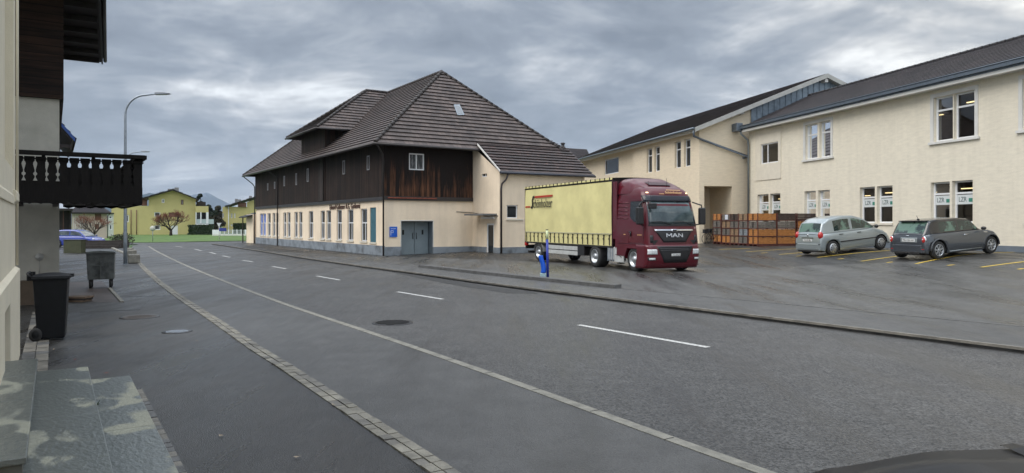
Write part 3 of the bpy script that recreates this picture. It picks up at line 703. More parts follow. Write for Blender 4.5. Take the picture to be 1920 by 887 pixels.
for px,py0,py1 in ((693,292,319),(647,301,327),(557.5,325,347),(535,330,349),(517,341,354),(504,344,357),(580.5,316,341)):
    a=ay(px); w=.42 if px>570 else .36; off=-.135 if px<600 and px>570 else -.08
    z0,z1=az(px,py1),az(px,py0)
    Fx=Face((off-.02,0,0),(0,1,0),(1,0,0))
    window(tn,Fx,a-w/2,a+w/2,z0,z1,mat('grey_white_frame',(.26,.26,.27),.5),M_pane,dep=.02,fw=.07)
window(tn,Face((0,-.07,0),(1,0,0),(0,1,0)),ug[0],ug[1],*ugz,M_wht,M_panec,dep=.06,fw=.07,mull=((sum(ug)/2,*ugz),))
window(tn,FWs,w0_,w1_,hs[1][2],hs[1][3],M_wht,M_pane,dep=.1,fw=.06,mull=(((w0_+w1_)/2+.03,hs[1][2],hs[1][3]),))
fw_=window(tn,FWf,f0,f1,fz0,fz1,M_wht,M_pane,dep=.1,fw=.07)
m_=MB(); bar(m_,FWf,f0-.05,f1+.35,fz0-.12,fz0-.03,-.06,.05); m_.build('window_sill',M_lzrs,fw_)
# wing door
dm=MB(); 
for q in ((d0,d0+.1,0,dtop),(d1-.1,d1,0,dtop),(d0+.1,d1-.1,dtop-.1,dtop),(d0+.1,d1-.1,0,.1)): bar(dm,FWs,*q,.03,.12)
do=dm.build('side_door',M_wht,tn); dm=MB(); bar(dm,FWs,d0+.1,d1-.1,.1,dtop-.1,.07,.09); dm.build('pane',M_pane,do)
ca,cb2=wsy(896),wsy(932)
dm=MB(); zc_=wsz(915,404); dm.prism([(ca,zc_),(cb2,zc_-.0),(cb2,zc_+.1),(ca,zc_+.1)],FWs.fn(),-1.0,0); dm.build('door_canopy',mat('canopy_grey',(.16,.16,.16),.6),tn)
dm=MB(); bar(dm,FWs,d0-.5,d1+.1,zc_-.22,zc_-.08,-.12,0); dm.build('awning_box',M_wht,tn)
dm=MB(); dm.tube([FG.P(4.9,zc_+.25,-.03),FG.P(6.05,zc_+.2,-.04),FWs.P(ca,zc_+.13,-.03),FWs.P(3.2,zc_-.05,-.03)],.018,6); dm.build('cable',M_black,tn)
# recessed double door
dm=MB(); wall(dm,FG,dr[0],dr[1],0,dz,[(dr[0]+.001,dr[1]-.001,.001,dz-.001,1.1)],1.1); 
dm=MB(); 
bl=mat('recess_grey_blue',(.13,.16,.18),.7,var=.1,vscale=2)
e1=.004
dm.poly([FG.P(dr[1]-e1,0),FG.P(dr[1]-e1,dz),FG.P(dr[1]-e1,dz,1.2),FG.P(dr[1]-e1,0,1.2)]); dm.poly([FG.P(dr[0]+e1,0),FG.P(dr[0]+e1,dz),FG.P(dr[0]+e1,dz,1.2),FG.P(dr[0]+e1,0,1.2)])
dm.poly([FG.P(dr[0],dz-e1),FG.P(dr[1],dz-e1),FG.P(dr[1],dz-e1,1.2),FG.P(dr[0],dz-e1,1.2)]); dm.build('door_recess',bl,tn)
mdoor=mat('steel_door_blue_grey',(.19,.235,.26),.45,var=.07,vscale=2)
mid=(dr[0]+dr[1])/2+.1
for a,b,hx in ((dr[0]+.03,mid-.012,mid-.12),(mid+.012,dr[1]-.03,mid+.12)):
    dm=MB(); bar(dm,FG,a,b,.03,dz-.04,.62,.68); d_=dm.build('steel_door',mdoor,tn,bevel=.01)
    cx=a+.25 if a<mid-1 and hx<mid else b-.55
    dm=MB(); cx=a+(b-a)*(.28 if hx<mid else .52); bar(dm,FG,cx,cx+.12,dz*.6,dz*.74,.605,.62); dm.build('pane',M_pane,d_)
    dm=MB(); dm.tube([FG.P(hx,1.0,.57),FG.P(hx,1.4,.57)],.02,6); dm.build('handle',M_black,d_)
dm=MB(); bar(dm,FG,dr[0]-.04,dr[1]+.04,dz,dz+.05,-.03,.0); bar(dm,FG,dr[0]-.04,dr[0],.5,dz,-.03,0); bar(dm,FG,dr[1],dr[1]+.04,.5,dz,-.03,0); dm.build('door_trim',M_wfas,tn)
# blue notice
sa,sb=ax_(730),ax_(744.3); z0,z1=az(737,444.5,TO,TX),az(737,425,TO,TX)
sg=thing('notice_sign','blue notice board on the cream wall left of the grey steel doors','sign',TO+TX*((sa+sb)/2)-TY*.03+Vector((0,0,.05+(z0+z1)/2)),TANG)
h2=(z1-z0)/2; w2=(sb-sa)/2
mb=MB(); mb.box(-w2,w2,-.03,.02,-h2,h2); mb.build('sign_board',M_blue,sg,bevel=.01)
Mw=mat('sign_white',(.75,.77,.8),.5)
text('Annahme',w2*.36,frameM((-w2*.75,-.033,h2*.62),(1,0,0),(0,0,1)),Mw,sg,align='LEFT',extr=.001)
mb=MB(); mb.box(-w2*.75,-w2*.65,-.034,-.031,-h2*.7,h2*.25); mb.box(-w2*.65,-w2*.05,-.034,-.031,h2*.17,h2*.25); mb.box(-w2*.12,-w2*.05,-.034,-.031,-h2*.15,h2*.17); mb.box(-w2*.65,-w2*.05,-.034,-.031,-h2*.2,-h2*.14); mb.build('pictogram',Mw,sg)
# facade lettering
Mt=mat('lettering_brown',(.10,.055,.04),.6)
ta_,tb_=ay(678),ay(617)
tz=(az(648,384.5))
text('Eduard Gallusser A.G. Gerberei',.50,frameM((-.03,(ta_+tb_)/2,3.13),(0,-1,0),(0,0,1)),Mt,tn,extr=.02,sx=(tb_-ta_)/6.9)

# ---------------------------------------------------------------- low link roof behind
def link():
    D=86.0; k=D/F; px0=1066; t=thing('link_building','low dark-roofed building with a flue, glimpsed between timber building and cream hall','building',((px0-960)*k,D,0),0)
    X_=lambda px:(px-px0)*k; Z_=lambda py:CZ-(py-HY)*k
    mb=MB(); mb.box(X_(1000),X_(1100),0,9,0,Z_(306)); mb.build('wall',M_tan,t)
    mb=MB(); tiles(mb,[(X_(985),-.6,Z_(300)),(X_(1112),-.6,Z_(308)),(X_(1106),4,Z_(283)),(X_(1000),4,Z_(266))]); mb.build('roof',[M_tile2,M_soff],t,merge=False)
    mb=MB(); mb.lathe([(.2,Z_(290)),(.2,Z_(276)),(.32,Z_(275.5)),(.32,Z_(273)),(.2,Z_(272)),(.2,Z_(268)),(.28,Z_(267.5)),(.28,Z_(265.5)),(.001,Z_(264.5))],(X_(1057),1.5,0),(0,0,1),12); mb.build('flue_pipe',M_gdark,t)
link()

# ---------------------------------------------------------------- works hall (right) and gabled hall (middle)
wk=thing('works_hall','cream two-storey hall with scratched plaster and white windows beside parked cars','building',WO,WANG)
FW=Face((0,0,0),(0,1,0),(1,0,0))
def wa(px): return on_line(WO,WY,px)
def wz_(px,py): return on_z(WO,WY,px,py)
def rect(pa,pb,ya,yb): # px range, y at mid
    m=(pa+pb)/2; return (wa(pb),wa(pa),wz_(m,yb),wz_(m,ya))
EZ=8.3
c7=lambda x,y:(1480+x*.4961,60+y*.4961)
def r7(x0,x1,yt,yb):
    a=c7(x0,0)[0]; b=c7(x1,0)[0]; m=(a+b)/2; return (wa(b),wa(a),wz_(m,60+yb*.4961),wz_(m,60+yt*.4961))
ups=[(r7(546,618,245,415),r7(622,703,228,405)),(r7(61,106,346,478),r7(114,158,337,473))]
los=[(r7(534,606,567,722),r7(615,693,561,722)),(r7(266,323,586,722),r7(331,390,583,727)),(r7(57,100,602,725),r7(108,153,598,718))]
los.append((rect(1420,1441,362,430),rect(1443.5,1463,360,430)))
holes=[]; wins=[]
hz=sorted([u[1] for p in ups for u in p])
UZ=(5.0,7.05); LZ=(1.55,3.45)
UZ=(sum(p[0][2] for p in ups)/2,sum(p[0][3] for p in ups)/2)
LZ=(los[0][0][2],los[0][0][3])
for p in ups:
    for u in p: r=(u[0],u[1],UZ[0],UZ[1]); holes.append((*r,.2)); wins.append((r,'u'))
for p in los:
    for u in p: r=(u[0],u[1],LZ[0],LZ[1]); holes.append((*r,.24)); wins.append((r,'l'))
sw=rect(1427.5,1460,268,306); holes.append((*sw,.1)); wins.append((sw,'s'))
for sh_ in (4.2,10.6): # continuing rhythm beyond the frame's right edge
    pass
Rw=[(wa(1960),wa(1918),UZ[0],UZ[1]),(wa(1990),wa(1968),UZ[0],UZ[1])]
for r in Rw: holes.append((*r,.2)); wins.append((r,'u'))
Rl=[(wa(1950),wa(1921),LZ[0],LZ[1]),(wa(1985),wa(1958),LZ[0],LZ[1])]
for r in Rl: holes.append((*r,.24)); wins.append((r,'l'))
ye=on_line(WO,WY,1405)
print('WORKS',UZ,LZ,sw,ye)
mb=MB(); wall(mb,FW,-9,ye,.3,EZ,holes,.2); mb.poly([(0,-9,.3),(9,-9,.3),(9,-9,EZ),(4.5,-9,EZ+2),(0,-9,EZ)])
mb.poly([(9,-9,.3),(9,ye+10,.3),(9,ye+10,EZ),(9,-9,EZ)])
mb.build('wall',M_lzr,wk)
mb=MB(); mb.box(-.05,-.002,-9,ye,.2,1.12); mb.build('plinth',mat('slate_blue_plinth',(.13,.155,.185),.7,var=.1,vscale=2),wk)
# interior floors/ceiling so that the windows look into rooms
mb=MB()
for z in (.5,4.1,4.5,8.0): mb.poly([(.25,-9,z),(6,-9,z),(6,ye,z),(.25,ye,z)])
mb.poly([(6,-9,.5),(6,ye,.5),(6,ye,8),(6,-9,8)]); mb.build('interior_shell',M_inner,wk)
for r,k in wins:
    y0,y1,z0,z1=r
    if k=='u':
        window(wk,FW,y0,y1,z0,z1,M_wht,G_clear,dep=.17,fw=.075,trans=(z1-(z1-z0)*.3,))
    elif k=='l':
        o=window(wk,FW,y0,y1,z0,z1,M_wht,G_clear,dep=.20,fw=.075,trans=(z1-(z1-z0)*.29,))
        zt=z1-(z1-z0)*.33; zb=zt-.42
        mb=MB(); bar(mb,FW,y0+.06,y1-.06,zb,zt,.202,.208); po=mb.build('poster',mat('poster_white',(.60,.63,.63),.5),o)
        text('LZR',.3,frameM(FW.P(y1-(y1-y0)*.34,(zb+zt)/2+.0,.195),(0,-1,0),(0,0,1)),mat('poster_dark',(.05,.09,.09),.5),po,extr=.001,sx=.8)
        mb=MB(); bar(mb,FW,y0+.07,y0+(y1-y0)*.36,zb+.1,zb+.26,.192,.196); mb.build('logo_patch',mat('poster_green',(.04,.22,.16),.5),po)
        mb=MB(); 
        bar(mb,FW,y0-.04,y1+.04,z0-.1,z0-.002,-.06,.22); mb.build('window_sill',M_lzrs,o)
    else:
        window(wk,FW,y0,y1,z0,z1,M_wht,G_clear,dep=.05,fw=.07,mull=((y1-(y1-y0)*.36,z0,z1),))
for p in ups+[Rw]:
    y0=min(p[0][0],p[1][0]); y1=max(p[0][1],p[1][1]); z0,z1=UZ
    mb=MB()
    for q in ((y0-.16,y1+.16,z1,z1+.17),(y0-.16,y0,z0,z1),(y1,y1+.16,z0,z1)): bar(mb,FW,*q,-.05,.0)
    bar(mb,FW,y0-.24,y1+.24,z0-.11,z0-.003,-.1,.0); mb.build('window_surround',M_wfas,wk)
# raised plaster panel round the small window
y0,y1=wa(1465),wa(1417.5); z0,z1=wz_(1440,337),wz_(1440,241)
mb=MB(); Fp=Face((-.045,0,0),(0,1,0),(1,0,0)); wall(mb,Fp,y0,y1,z0,z1,[(*sw,.045)],.045)
bar(mb,FW,y0,y0+.004,z0,z1,-.045,0); bar(mb,FW,y1-.004,y1,z0,z1,-.045,0); bar(mb,FW,y0,y1,z0,z0+.004,-.045,0)
mb.build('plaster_panel',M_lzrs,wk)
# ceiling tubes
for z,x in ((7.55,1.6),(7.55,3.4),(3.6,1.3),(3.6,3.0)):
    mb=MB(); k=-8
    while k<ye-2:
        mb.box(x-.05,x+.05,k,k+1.5,z,z+.04); k+=4.7
    mb.build('ceiling_tube',M_tube,wk)
# roof
rs,rr_=4.5,2.02
mb=MB(); 
yR=-9.6
tiles(mb,[(-.55,ye-.02,EZ+.12),(-.55,yR,EZ+.12),(rs,yR,EZ+.12+rr_+.25),(rs,ye-.02,EZ+.12+rr_+.25)],course=.34,th=.04)
tiles(mb,[(rs,yR,EZ+2.39),(rs*2+.5,yR,EZ+.1),(rs*2+.5,ye,EZ+.1),(rs,ye,EZ+2.39)][1:]+[(rs,yR,EZ+2.39)],course=1.2)
mb.build('roof',[M_tile2,M_wfas],wk,merge=False)
mb=MB(); ridge(mb,(rs,yR,EZ+2.42),(rs,ye,EZ+2.42),.09); mb.build('ridge_tiles',M_tile2,wk)
mb=MB(); mb.box(-.525,-.005,yR,ye-.03,EZ-.2,EZ-.16); mb.build('soffit_board',M_wfas,wk)
mb=MB(); mb.box(-.72,-.525,yR,ye+.3,EZ-.02,EZ+.16); mb.tube([(-.73,yR,EZ+.16),(-.73,ye+.3,EZ+.16)],.028,6); mb.box(-.60,-.5,yR,ye+.3,EZ-.09,EZ-.02)
mb.build('gutter',M_gut,wk)
mb=MB(); mb.box(-.57,-.53,yR,ye-.02,EZ-.24,EZ-.093); mb.build('eaves_fascia',M_wfas,wk)
mb=MB(); mb.box(-.95,-.5,ye-.05,ye+.62,EZ-.16,EZ+.38); mb.build('rainwater_hopper',M_gut,wk,bevel=.03)
mb=MB(); mb.tube([(-.62,ye+.1,EZ-.1),(-.6,ye,EZ-.35),(-.16,ye-.1,EZ-.75),(-.13,ye-.1,EZ-1.1),(-.13,ye-.1,.75)],.065,10)
mb.build('downpipe',mat('downpipe_grey',(.16,.18,.19),.4,metal=.4),wk)

# middle gabled hall, same local frame
md=thing('gabled_hall','cream hall with broad dark gable roof, covered passage and zinc-clad upper side','building',WO,WANG)
KX=-3.31; KY=19.0; ye2=KY
KO=WO+WX*KX
def ka(px): return on_line(KO,WY,px)
def kz(px,py): return on_z(KO,WY,px,py)
FK=Face((KX,0,0),(0,1,0),(1,0,0)); KE=8.32
M_mid=scratch('gabled_hall_plaster',(.72,.62,.47),.05,9,.5)
yA=KY; yB=ka(1187); yC=ka(1083)
wn_=[(1212.5,1222.5,277.5,323),(1227,1237,275,322),(1265,1276.5,264.5,315.5),(1282.5,1294.5,261.5,312.5)]
holes=[]
for a,b,t_,u_ in wn_: m=(a+b)/2; holes.append((ka(b),ka(a),kz(m,u_),kz(m,t_),.2))
zz=(sum(h[2] for h in holes)/4,sum(h[3] for h in holes)/4); holes=[(h[0],h[1],zz[0],zz[1],.22) for h in holes]
mb=MB(); wall(mb,FK,yA,yB,.3,KE,holes,.22)
FK2=Face((KX+.3,0,0),(0,1,0),(1,0,0)); KO2=KO+WX*.3
h3=(on_line(KO2,WY,1160),on_line(KO2,WY,1133.5),on_z(KO2,WY,1147,326),on_z(KO2,WY,1147,296.5),.15)
wall(mb,FK2,yB,yC,.3,KE,[h3],.15); mb.poly([(KX,yB,.3),(KX+.3,yB,.3),(KX+.3,yB,KE),(KX,yB,KE)])
# gable wall G1 (plane y=KY, faces -y)
GO=WO+WY*KY
def gx(px): return on_line(GO,WX,px)
def gz(px,py): return on_z(GO,WX,px,py)
FGm=Face((0,KY,0),(1,0,0),(0,1,0))
pz=gz(1345,349); p0,p1=gx(1320.5),gx(1372.5)
apx=KX+9.3; apz=KE+3.75
wall(mb,FGm,KX,p1+1.3,.3,KE,[(p0,p1,.3,pz,3.0)],3.0)
mb.poly([FGm.P(KX,KE),FGm.P(apx*2-KX,KE),FGm.P(apx,apz)],uv=[(0,0),(18,0),(9,4)])
wall(mb,FGm,p1+1.3,apx*2-KX,.3,KE); mb.poly([FGm.P(p0,.3,2.99),FGm.P(p1,.3,2.99),FGm.P(p1,pz,2.99),FGm.P(p0,pz,2.99)])
wall(mb,Face((KX,yC,0),(1,0,0),(0,-1,0)),0,18,.3,KE)
mb.build('wall',M_mid,md)
for h in holes: window(md,FK,h[0],h[1],h[2],h[3],M_wht,M_pane,dep=.18,fw=.07,trans=(h[3]-(h[3]-h[2])*.3,))
window(md,FK2,*h3[:4],M_wht,M_pane,dep=.1,fw=.08)
# roof of gabled hall
mb=MB(); s_=(apz-KE)/(apx-KX); ov=.6
tiles(mb,[(KX-ov,yC+.8,KE-ov*s_+.2),(KX-ov,KY-.55,KE-ov*s_+.2),(apx,KY-.55,apz+.2),(apx,yC+.8,apz+.2)],course=.34,th=.045)
tiles(mb,[(apx*2-KX+ov,KY-.55,KE-ov*s_+.2),(apx*2-KX+ov,yC+.8,KE-ov*s_+.2),(apx,yC+.8,apz+.2),(apx,KY-.55,apz+.2)],course=.34,th=.045)
mb.build('roof',[M_tile2,M_wfas],md,merge=False)
mb=MB()
for sgn,xa,xb in ((1,KX-ov,apx),(1,apx*2-KX+ov,apx)):
    za=KE-ov*s_+.2; q=[(xa,za+.03),(xb,apz+.23),(xb,apz-.07),(xa,za-.27)]
    mb.prism(q,lambda u,v,d:Vector((u,KY-.56-d,v)),0,.05)
mb.build('verge_board',mat('grey_verge_paint',(.36,.36,.34),.6,var=.1,vscale=3),md)
mb=MB(); 
mb.box(apx-.12,apx+.12,KY-.5,KY-.05,apz-.35,apz-.1); mb.build('ridge_beam_end',M_wfas,md); mb=MB()
mb.box(gx(1385)-.15,gx(1385)+.15,KY-.45,KY-.05,gz(1390,212)-.12,gz(1390,212)+.1); mb.build('rafter_end',M_wfas,md)
mb=MB(); mb.tube([(KX-ov-.07,yC+.8,KE-ov*s_+.17),(KX-ov-.07,KY-.55,KE-ov*s_+.17)],.085,8); mb.build('gutter',M_gut,md)
mb=MB(); mb.box(KX-.42,KX-.38,KY-.3,yB,KE-.28,KE-.05); mb.box(KX-.42,KX-.38,yB,yC,KE-.28,KE-.05); mb.box(KX-.55,KX,KY-.3,yC,KE-.06,KE-.04); mb.build('soffit_board',M_wfas,md)
mb=MB(); mb.tube([(KX-ov-.02,KY-.4,KE-.2),(KX-ov+.05,KY-.3,KE-.55),(KX+.1,KY-.15,KE-.75),(gx(1403),KY-.15,gz(1403,295)),(-.2,KY-.2,gz(1405,297))],.075,8); mb.build('downpipe',M_gut,md)
# zinc cladding with standing seams
mb=MB(); xz0=gx(1407.5); xz1=apx+1.5
def rl(x): return EZ+.12+(x+.55)*(rr_+.25)/(rs+.55)
def vl(x): return (KE+(x-KX)*s_ if x<apx else apz-(x-apx)*s_)
n=16
for i in range(n):
    a=xz0+(xz1-xz0)*i/n; b=xz0+(xz1-xz0)*(i+1)/n
    mb.prism([(a,min(rl(a),rl(rs))-.3),(b,min(rl(b),rl(rs))-.3),(b,vl(b)-.02),(a,vl(a)-.02)],lambda u,v,d:Vector((u,KY-.03-d,v)),0,.03)
    mb.prism([(a-.015,rl(a)-.3),(a+.015,rl(a)-.3),(a+.015,vl(a)-.02),(a-.015,vl(a)-.02)],lambda u,v,d:Vector((u,KY-.06-d,v)),0,.045)
mb.build('zinc_cladding',M_zinc,md)

M_tar=mat('tar_seam',(.022,.022,.023),.35)
def seamline(name,px,w,z,zf=None,jit=.03,m=None):
    p=resample([G(x,y,0) for x,y in px],.35); p=[q+Vector((random.uniform(-jit,jit),random.uniform(-jit,jit),0)) for q in p]
    strip(name,p,-w,w,0,z,m or M_tar,zf=zf)
random.seed(31)
seamline('tar_seam',((240,560),(330,558),(420,572)),.006,.0545)
seamline('tar_seam',((150,590),(260,585),(300,545)),.008,.0545)
rp=MB(); rp.poly([(p.x,p.y,.0535) for p in (G(130,566,.05),G(228,567,.05),G(205,541,.05),G(190,528,.05),G(120,530,.05))]); rp.build('rusty_patch',mat('rust_stained_asphalt',(.035,.028,.025),.5,col2=(.085,.06,.05),vscale=2.2),kind='structure')
# ---------------------------------------------------------------- truck
def interp(tab,x):
    if x<=tab[0][0]: return tab[0][1]
    for (a,u),(b,v) in zip(tab,tab[1:]):
        if x<=b: return u+(v-u)*(x-a)/(b-a)
    return tab[-1][1]
def sinterp(tab,x):
    if x<=tab[0][0]: return tab[0][1]
    for (a,u),(b,v) in zip(tab,tab[1:]):
        if x<=b:
            t=(x-a)/(b-a); return u+(v-u)*(t*t*(3-2*t)*.5+t*.5)
    return tab[-1][1]
M_mar=mat('burgundy_paint',(.082,.0045,.011),.32,var=.12,vscale=1.5,coat=.35,spec=.35)
M_mard=mat('burgundy_dark_trim',(.03,.004,.008),.4)
M_tarp=mat('yellow_tarpaulin',(.64,.585,.28),.55,var=.09,vscale=1.1,bump=.25,bscale=3,spec=.3)
M_chrome=mat('chrome',(.7,.72,.75),.12,metal=1)
M_rim=mat('steel_rim',(.42,.44,.46),.35,metal=.7,var=.2,vscale=10)
M_tank=mat('aluminium_tank',(.45,.46,.46),.4,metal=.5,var=.12,vscale=5)
M_fairw=mat('dirty_white_fairing',(.42,.43,.42),.5,var=.12,vscale=4)
M_chas=mat('chassis_black',(.015,.014,.014),.6,var=.4,vscale=6)
M_lens=mat('headlamp_lens',(.55,.57,.58),.12,var=.3,vscale=25,coat=.5)
M_amber=mat('amber_lens',(.55,.16,.01),.25)
M_redl=mat('red_lens',(.42,.015,.012),.2,coat=.5)
M_wsc=mat('windscreen_glass',(.030,.045,.050),.05,col2=(.085,.12,.125),vscale=1.3,lo=.42,hi=.7,spec=.9)
M_gold=mat('gold_lettering',(.62,.38,.16),.45)
M_plate=mat('number_plate_white',(.62,.63,.62),.45)
M_red=mat('red_stripe',(.42,.035,.02),.5)
M_blk=mat('black_lettering',(.012,.012,.012),.5)
def wheel(parent,c,r,w,side,spokes=0,rimm=M_rim,hub=True,name='wheel',deep=.0,cover=0):
    """wheel with axle along local y; side=-1: outer face towards -y"""
    we=bpy.data.objects.new(name,None); 
    mb=MB(); s=side
    mb.lathe([(r*.60,-w*.5*s),(r*.86,-w*.5*s),(r*.97,-w*.38*s),(r,-w*.2*s),(r,w*.2*s),(r*.97,w*.38*s),(r*.9,w*.47*s),(r*.72,w*.5*s),(r*.62,w*.46*s)],c,(0,1,0),32)
    ty=mb.build(name,M_rubber,parent)
    mb=MB(); o=Vector(c)
    f=w*.46*s
    if cover:      # full plastic cover with slots
        mb.lathe([(r*.64,f),(r*.60,f+.015*s),(r*.2,f+.035*s),(.001,f+.04*s)],c,(0,1,0),32)
    elif spokes:
        mb.lathe([(r*.64,f),(r*.66,f+.01*s),(r*.60,f+.012*s),(r*.56,f-.02*s),(r*.54,f-.10*s)],c,(0,1,0),32)
        mb.lathe([(r*.16,f-.03*s),(r*.16,f+.0*s),(r*.12,f+.01*s),(.001,f+.01*s)],c,(0,1,0),16)
        for k in range(spokes):
            a=2*math.pi*k/spokes+.3; ca_,sa_=math.cos(a),math.sin(a); px_,pz_=-sa_,ca_
            for (r0,w0,r1,w1) in ((r*.12,r*.07,r*.58,r*.085),):
                q=[]
                for rr,ww in ((r0,-w0),(r0,w0),(r1,w1),(r1,-w1)): q.append((o.x+ca_*rr+px_*ww,o.z+sa_*rr+pz_*ww))
                mb.prism(q,lambda u,v,d:Vector((u,o.y+d,v)),f-.04*s,f-.002*s)
    else:
        mb.lathe([(r*.62,f),(r*.64,f+.012*s),(r*.58,f+.01*s),(r*.53,f-.09*s-deep*s),(r*.40,f-.10*s-deep*s),(r*.30,f-.05*s-deep*.6*s),(r*.26,f+.0*s),(r*.16,f+.03*s),(.001,f+.035*s)],c,(0,1,0),32)
    rm=mb.build('rim',rimm,ty)
    mb=MB()
    if cover or (not spokes):
        n=cover or 10; rr=r*(.44 if cover else .465)
        for k in range(n):
            a=2*math.pi*k/n; cx=o.x+math.cos(a)*rr; cz=o.z+math.sin(a)*rr; y=o.y+(f+.026*s if cover else f-.101*s-deep*s)
            R0=r*(.075 if cover else .045); mb.lathe([(R0,-.004*s),(R0,.004*s),(.001,.006*s)],(cx,y,cz),(0,1,0),8,smooth=False)
    else:
        mb.lathe([(r*.56,f-.09*s),(.001,f-.09*s)],c,(0,1,0),24)
    mb.build('rim_slots',M_black,ty)
    return ty
NP=Vector((5.35,28.2,0)); TH=math.atan2(-.915,.4)
tl=Vector((math.cos(TH),math.sin(TH),0)); tleft=Vector((-math.sin(TH),math.cos(TH),0))
HWT=1.2
tp=NP+tleft*HWT
gz0=lotz(tp.x-1,tp.y+2)
tk=thing('tractor_unit','burgundy lorry tractor unit with chrome grille bar coupled to the yellow trailer','lorry cab',Vector((tp.x,tp.y,gz0-.02)),TH)
# cab surface: horizontal rounded outlines stacked by height
cabf=[(.22,-.14),(.5,-.03),(.95,0.0),(1.3,-.02),(1.95,-.10),(2.35,-.19),(2.9,-.36),(3.15,-.44),(3.3,-.52),(3.42,-.66),(3.5,-.95)]
cabh=[(.22,1.17),(.9,1.2),(1.9,1.19),(2.9,1.14),(3.2,1.08),(3.4,1.0),(3.5,.86)]
XB=-2.28
def cabr(z): return interp([(.2,.16),(1.2,.20),(2,.24),(3.1,.30),(3.5,.4)],z)
def outline(z,t,off=0):      # t in 0..1 from right rear corner, forward, across the front, back on the left
    f=sinterp(cabf,z)+off; h=interp(cabh,z)+off; r=cabr(z); b=XB
    segs=[]; n1=6
    L1=(f-r)-b; La=r*math.pi/2; L2=2*(h-r); Lt=2*L1+2*La+L2; s=t*Lt
    if s<L1: return Vector((b+s,-h,z))
    s-=L1
    if s<La:
        a=s/r; return Vector((f-r+r*math.sin(a),-(h-r)-r*math.cos(a),z))
    s-=La
    if s<L2:
        y=-(h-r)+s; bulge=.06*(1-(y/h)**2); return Vector((f+bulge-.06*(1-((h-r)/h)**2),y,z))
    s-=L2
    if s<La:
        a=s/r; return Vector((f-r+r*math.cos(a),(h-r)+r*math.sin(a),z))
    s-=La
    return Vector((f-r-s,h,z))
def frontpt(y,z,off=0):
    f=sinterp(cabf,z); h=interp(cabh,z); r=cabr(z); ay_=abs(y)
    if ay_<=h-r: x=f+.06*(1-(y/h)**2)-.06*(1-((h-r)/h)**2)
    else:
        d=min(ay_-(h-r),r*.999); x=f-r+math.sqrt(r*r-d*d)
    return Vector((x+off,y*(1+off*.3),z))
zs=[.95,1.1,1.3,1.6,1.95,2.2,2.5,2.9,3.1,3.2,3.3,3.38,3.44,3.48,3.5]
mb=MB(); nt_=64
mb.grid(lambda u,v: outline(interp([(i/(len(zs)-1),z) for i,z in enumerate(zs)],v),u),nt_,len(zs)-1)
top=[outline(3.5,i/nt_) for i in range(nt_+1)]
mb.poly(top); mb.poly([(XB,-1.2,.95),(XB,1.2,.95),(XB,1.14,3.0),(XB,.86,3.5),(XB,-.86,3.5),(XB,-1.14,3.0)])
body=mb.build('cab_body',M_mar,tk)
def fpatch(name,m,ys,zs_,off,parent=tk,ny=16,nz=6,th=.02):
    """panel following the cab front: ys(z)->(y0,y1)"""
    mb=MB(); f=lambda u,v:(lambda z:(lambda yy:frontpt(yy[0]+(yy[1]-yy[0])*u,z,off))(ys(z)))(zs_[0]+(zs_[1]-zs_[0])*v)
    mb.grid(f,ny,nz)
    g=lambda u,v: f(u,v)-Vector((th+off,0,0))
    for e in ('b','t','l','r'):
        n=ny if e in 'bt' else nz
        for i in range(n):
            p,q=(i/n,(i+1)/n)
            if e=='b': a,b_=(p,0),(q,0)
            if e=='t': a,b_=(p,1),(q,1)
            if e=='l': a,b_=(0,p),(0,q)
            if e=='r': a,b_=(1,p),(1,q)
            mb.poly([f(*a),f(*b_),g(*b_),g(*a)])
    return mb.build(name,m,parent)
fpatch('windscreen',M_wsc,lambda z:(-1.06+.05*(z-1.9),1.06-.05*(z-1.9)),(1.93,2.86),.008)
fpatch('sun_visor',mat('visor_dark_tint',(.012,.013,.02),.2),lambda z:(-1.08,1.08),(2.865,3.10),.035,th=.05)
fpatch('lower_windscreen_trim',M_black,lambda z:(-1.08,1.08),(1.86,1.94),.012)
fpatch('upper_grille',M_black,lambda z:(-.50-.32*(z-1.22)/.46,.50+.32*(z-1.22)/.46),(1.22,1.66),.02)
fpatch('chrome_bar',M_chrome,lambda z:(-.86,.86),(1.67,1.735),.045)
fpatch('badge',M_chrome,lambda z:(-.13,.13),(1.64,1.74),.055,ny=6,nz=3)
fpatch('badge_centre',M_black,lambda z:(-.09,.09),(1.655,1.725),.06,ny=4,nz=3)
# lower grille with slats
# bumper body
def bf(z): return interp([(.17,-.10),(.3,-.02),(.55,.04),(.9,.05),(1.0,.03),(1.12,.0)],z)
mb=MB()
def bump(u,v):
    z=.17+(1.12-.17)*v; 
    t=u; h=1.215; r=.24; f=bf(z); L1=.55; La=r*math.pi/2; L2=2*(h-r); Lt=2*L1+2*La+L2; s=t*Lt
    if s<L1: return Vector((f-r-L1+s,-h,z))
    s-=L1
    if s<La: a=s/r; return Vector((f-r+r*math.sin(a),-(h-r)-r*math.cos(a),z))
    s-=La
    if s<L2: y=-(h-r)+s; return Vector((f+.05*(1-(y/(h-r))**2),y,z))
    s-=L2
    if s<La: a=s/r; return Vector((f-r+r*math.cos(a),(h-r)+r*math.sin(a),z))
    s-=La; return Vector((f-r-s,h,z))
def bpt(y,z,off):
    h=1.215; r=.24; f=bf(z)
    if abs(y)<=h-r: x=f+.05*(1-(y/(h-r))**2)
    else: d=min(abs(y)-(h-r),r*.999); x=f-r+math.sqrt(r*r-d*d)
    return Vector((x+off,y,z))
mb.grid(bump,56,10); mb.poly([bump(i/56,1) for i in range(57)]); mb.poly([bump(i/56,0) for i in range(57)])
mb.build('bumper',M_mar,tk)
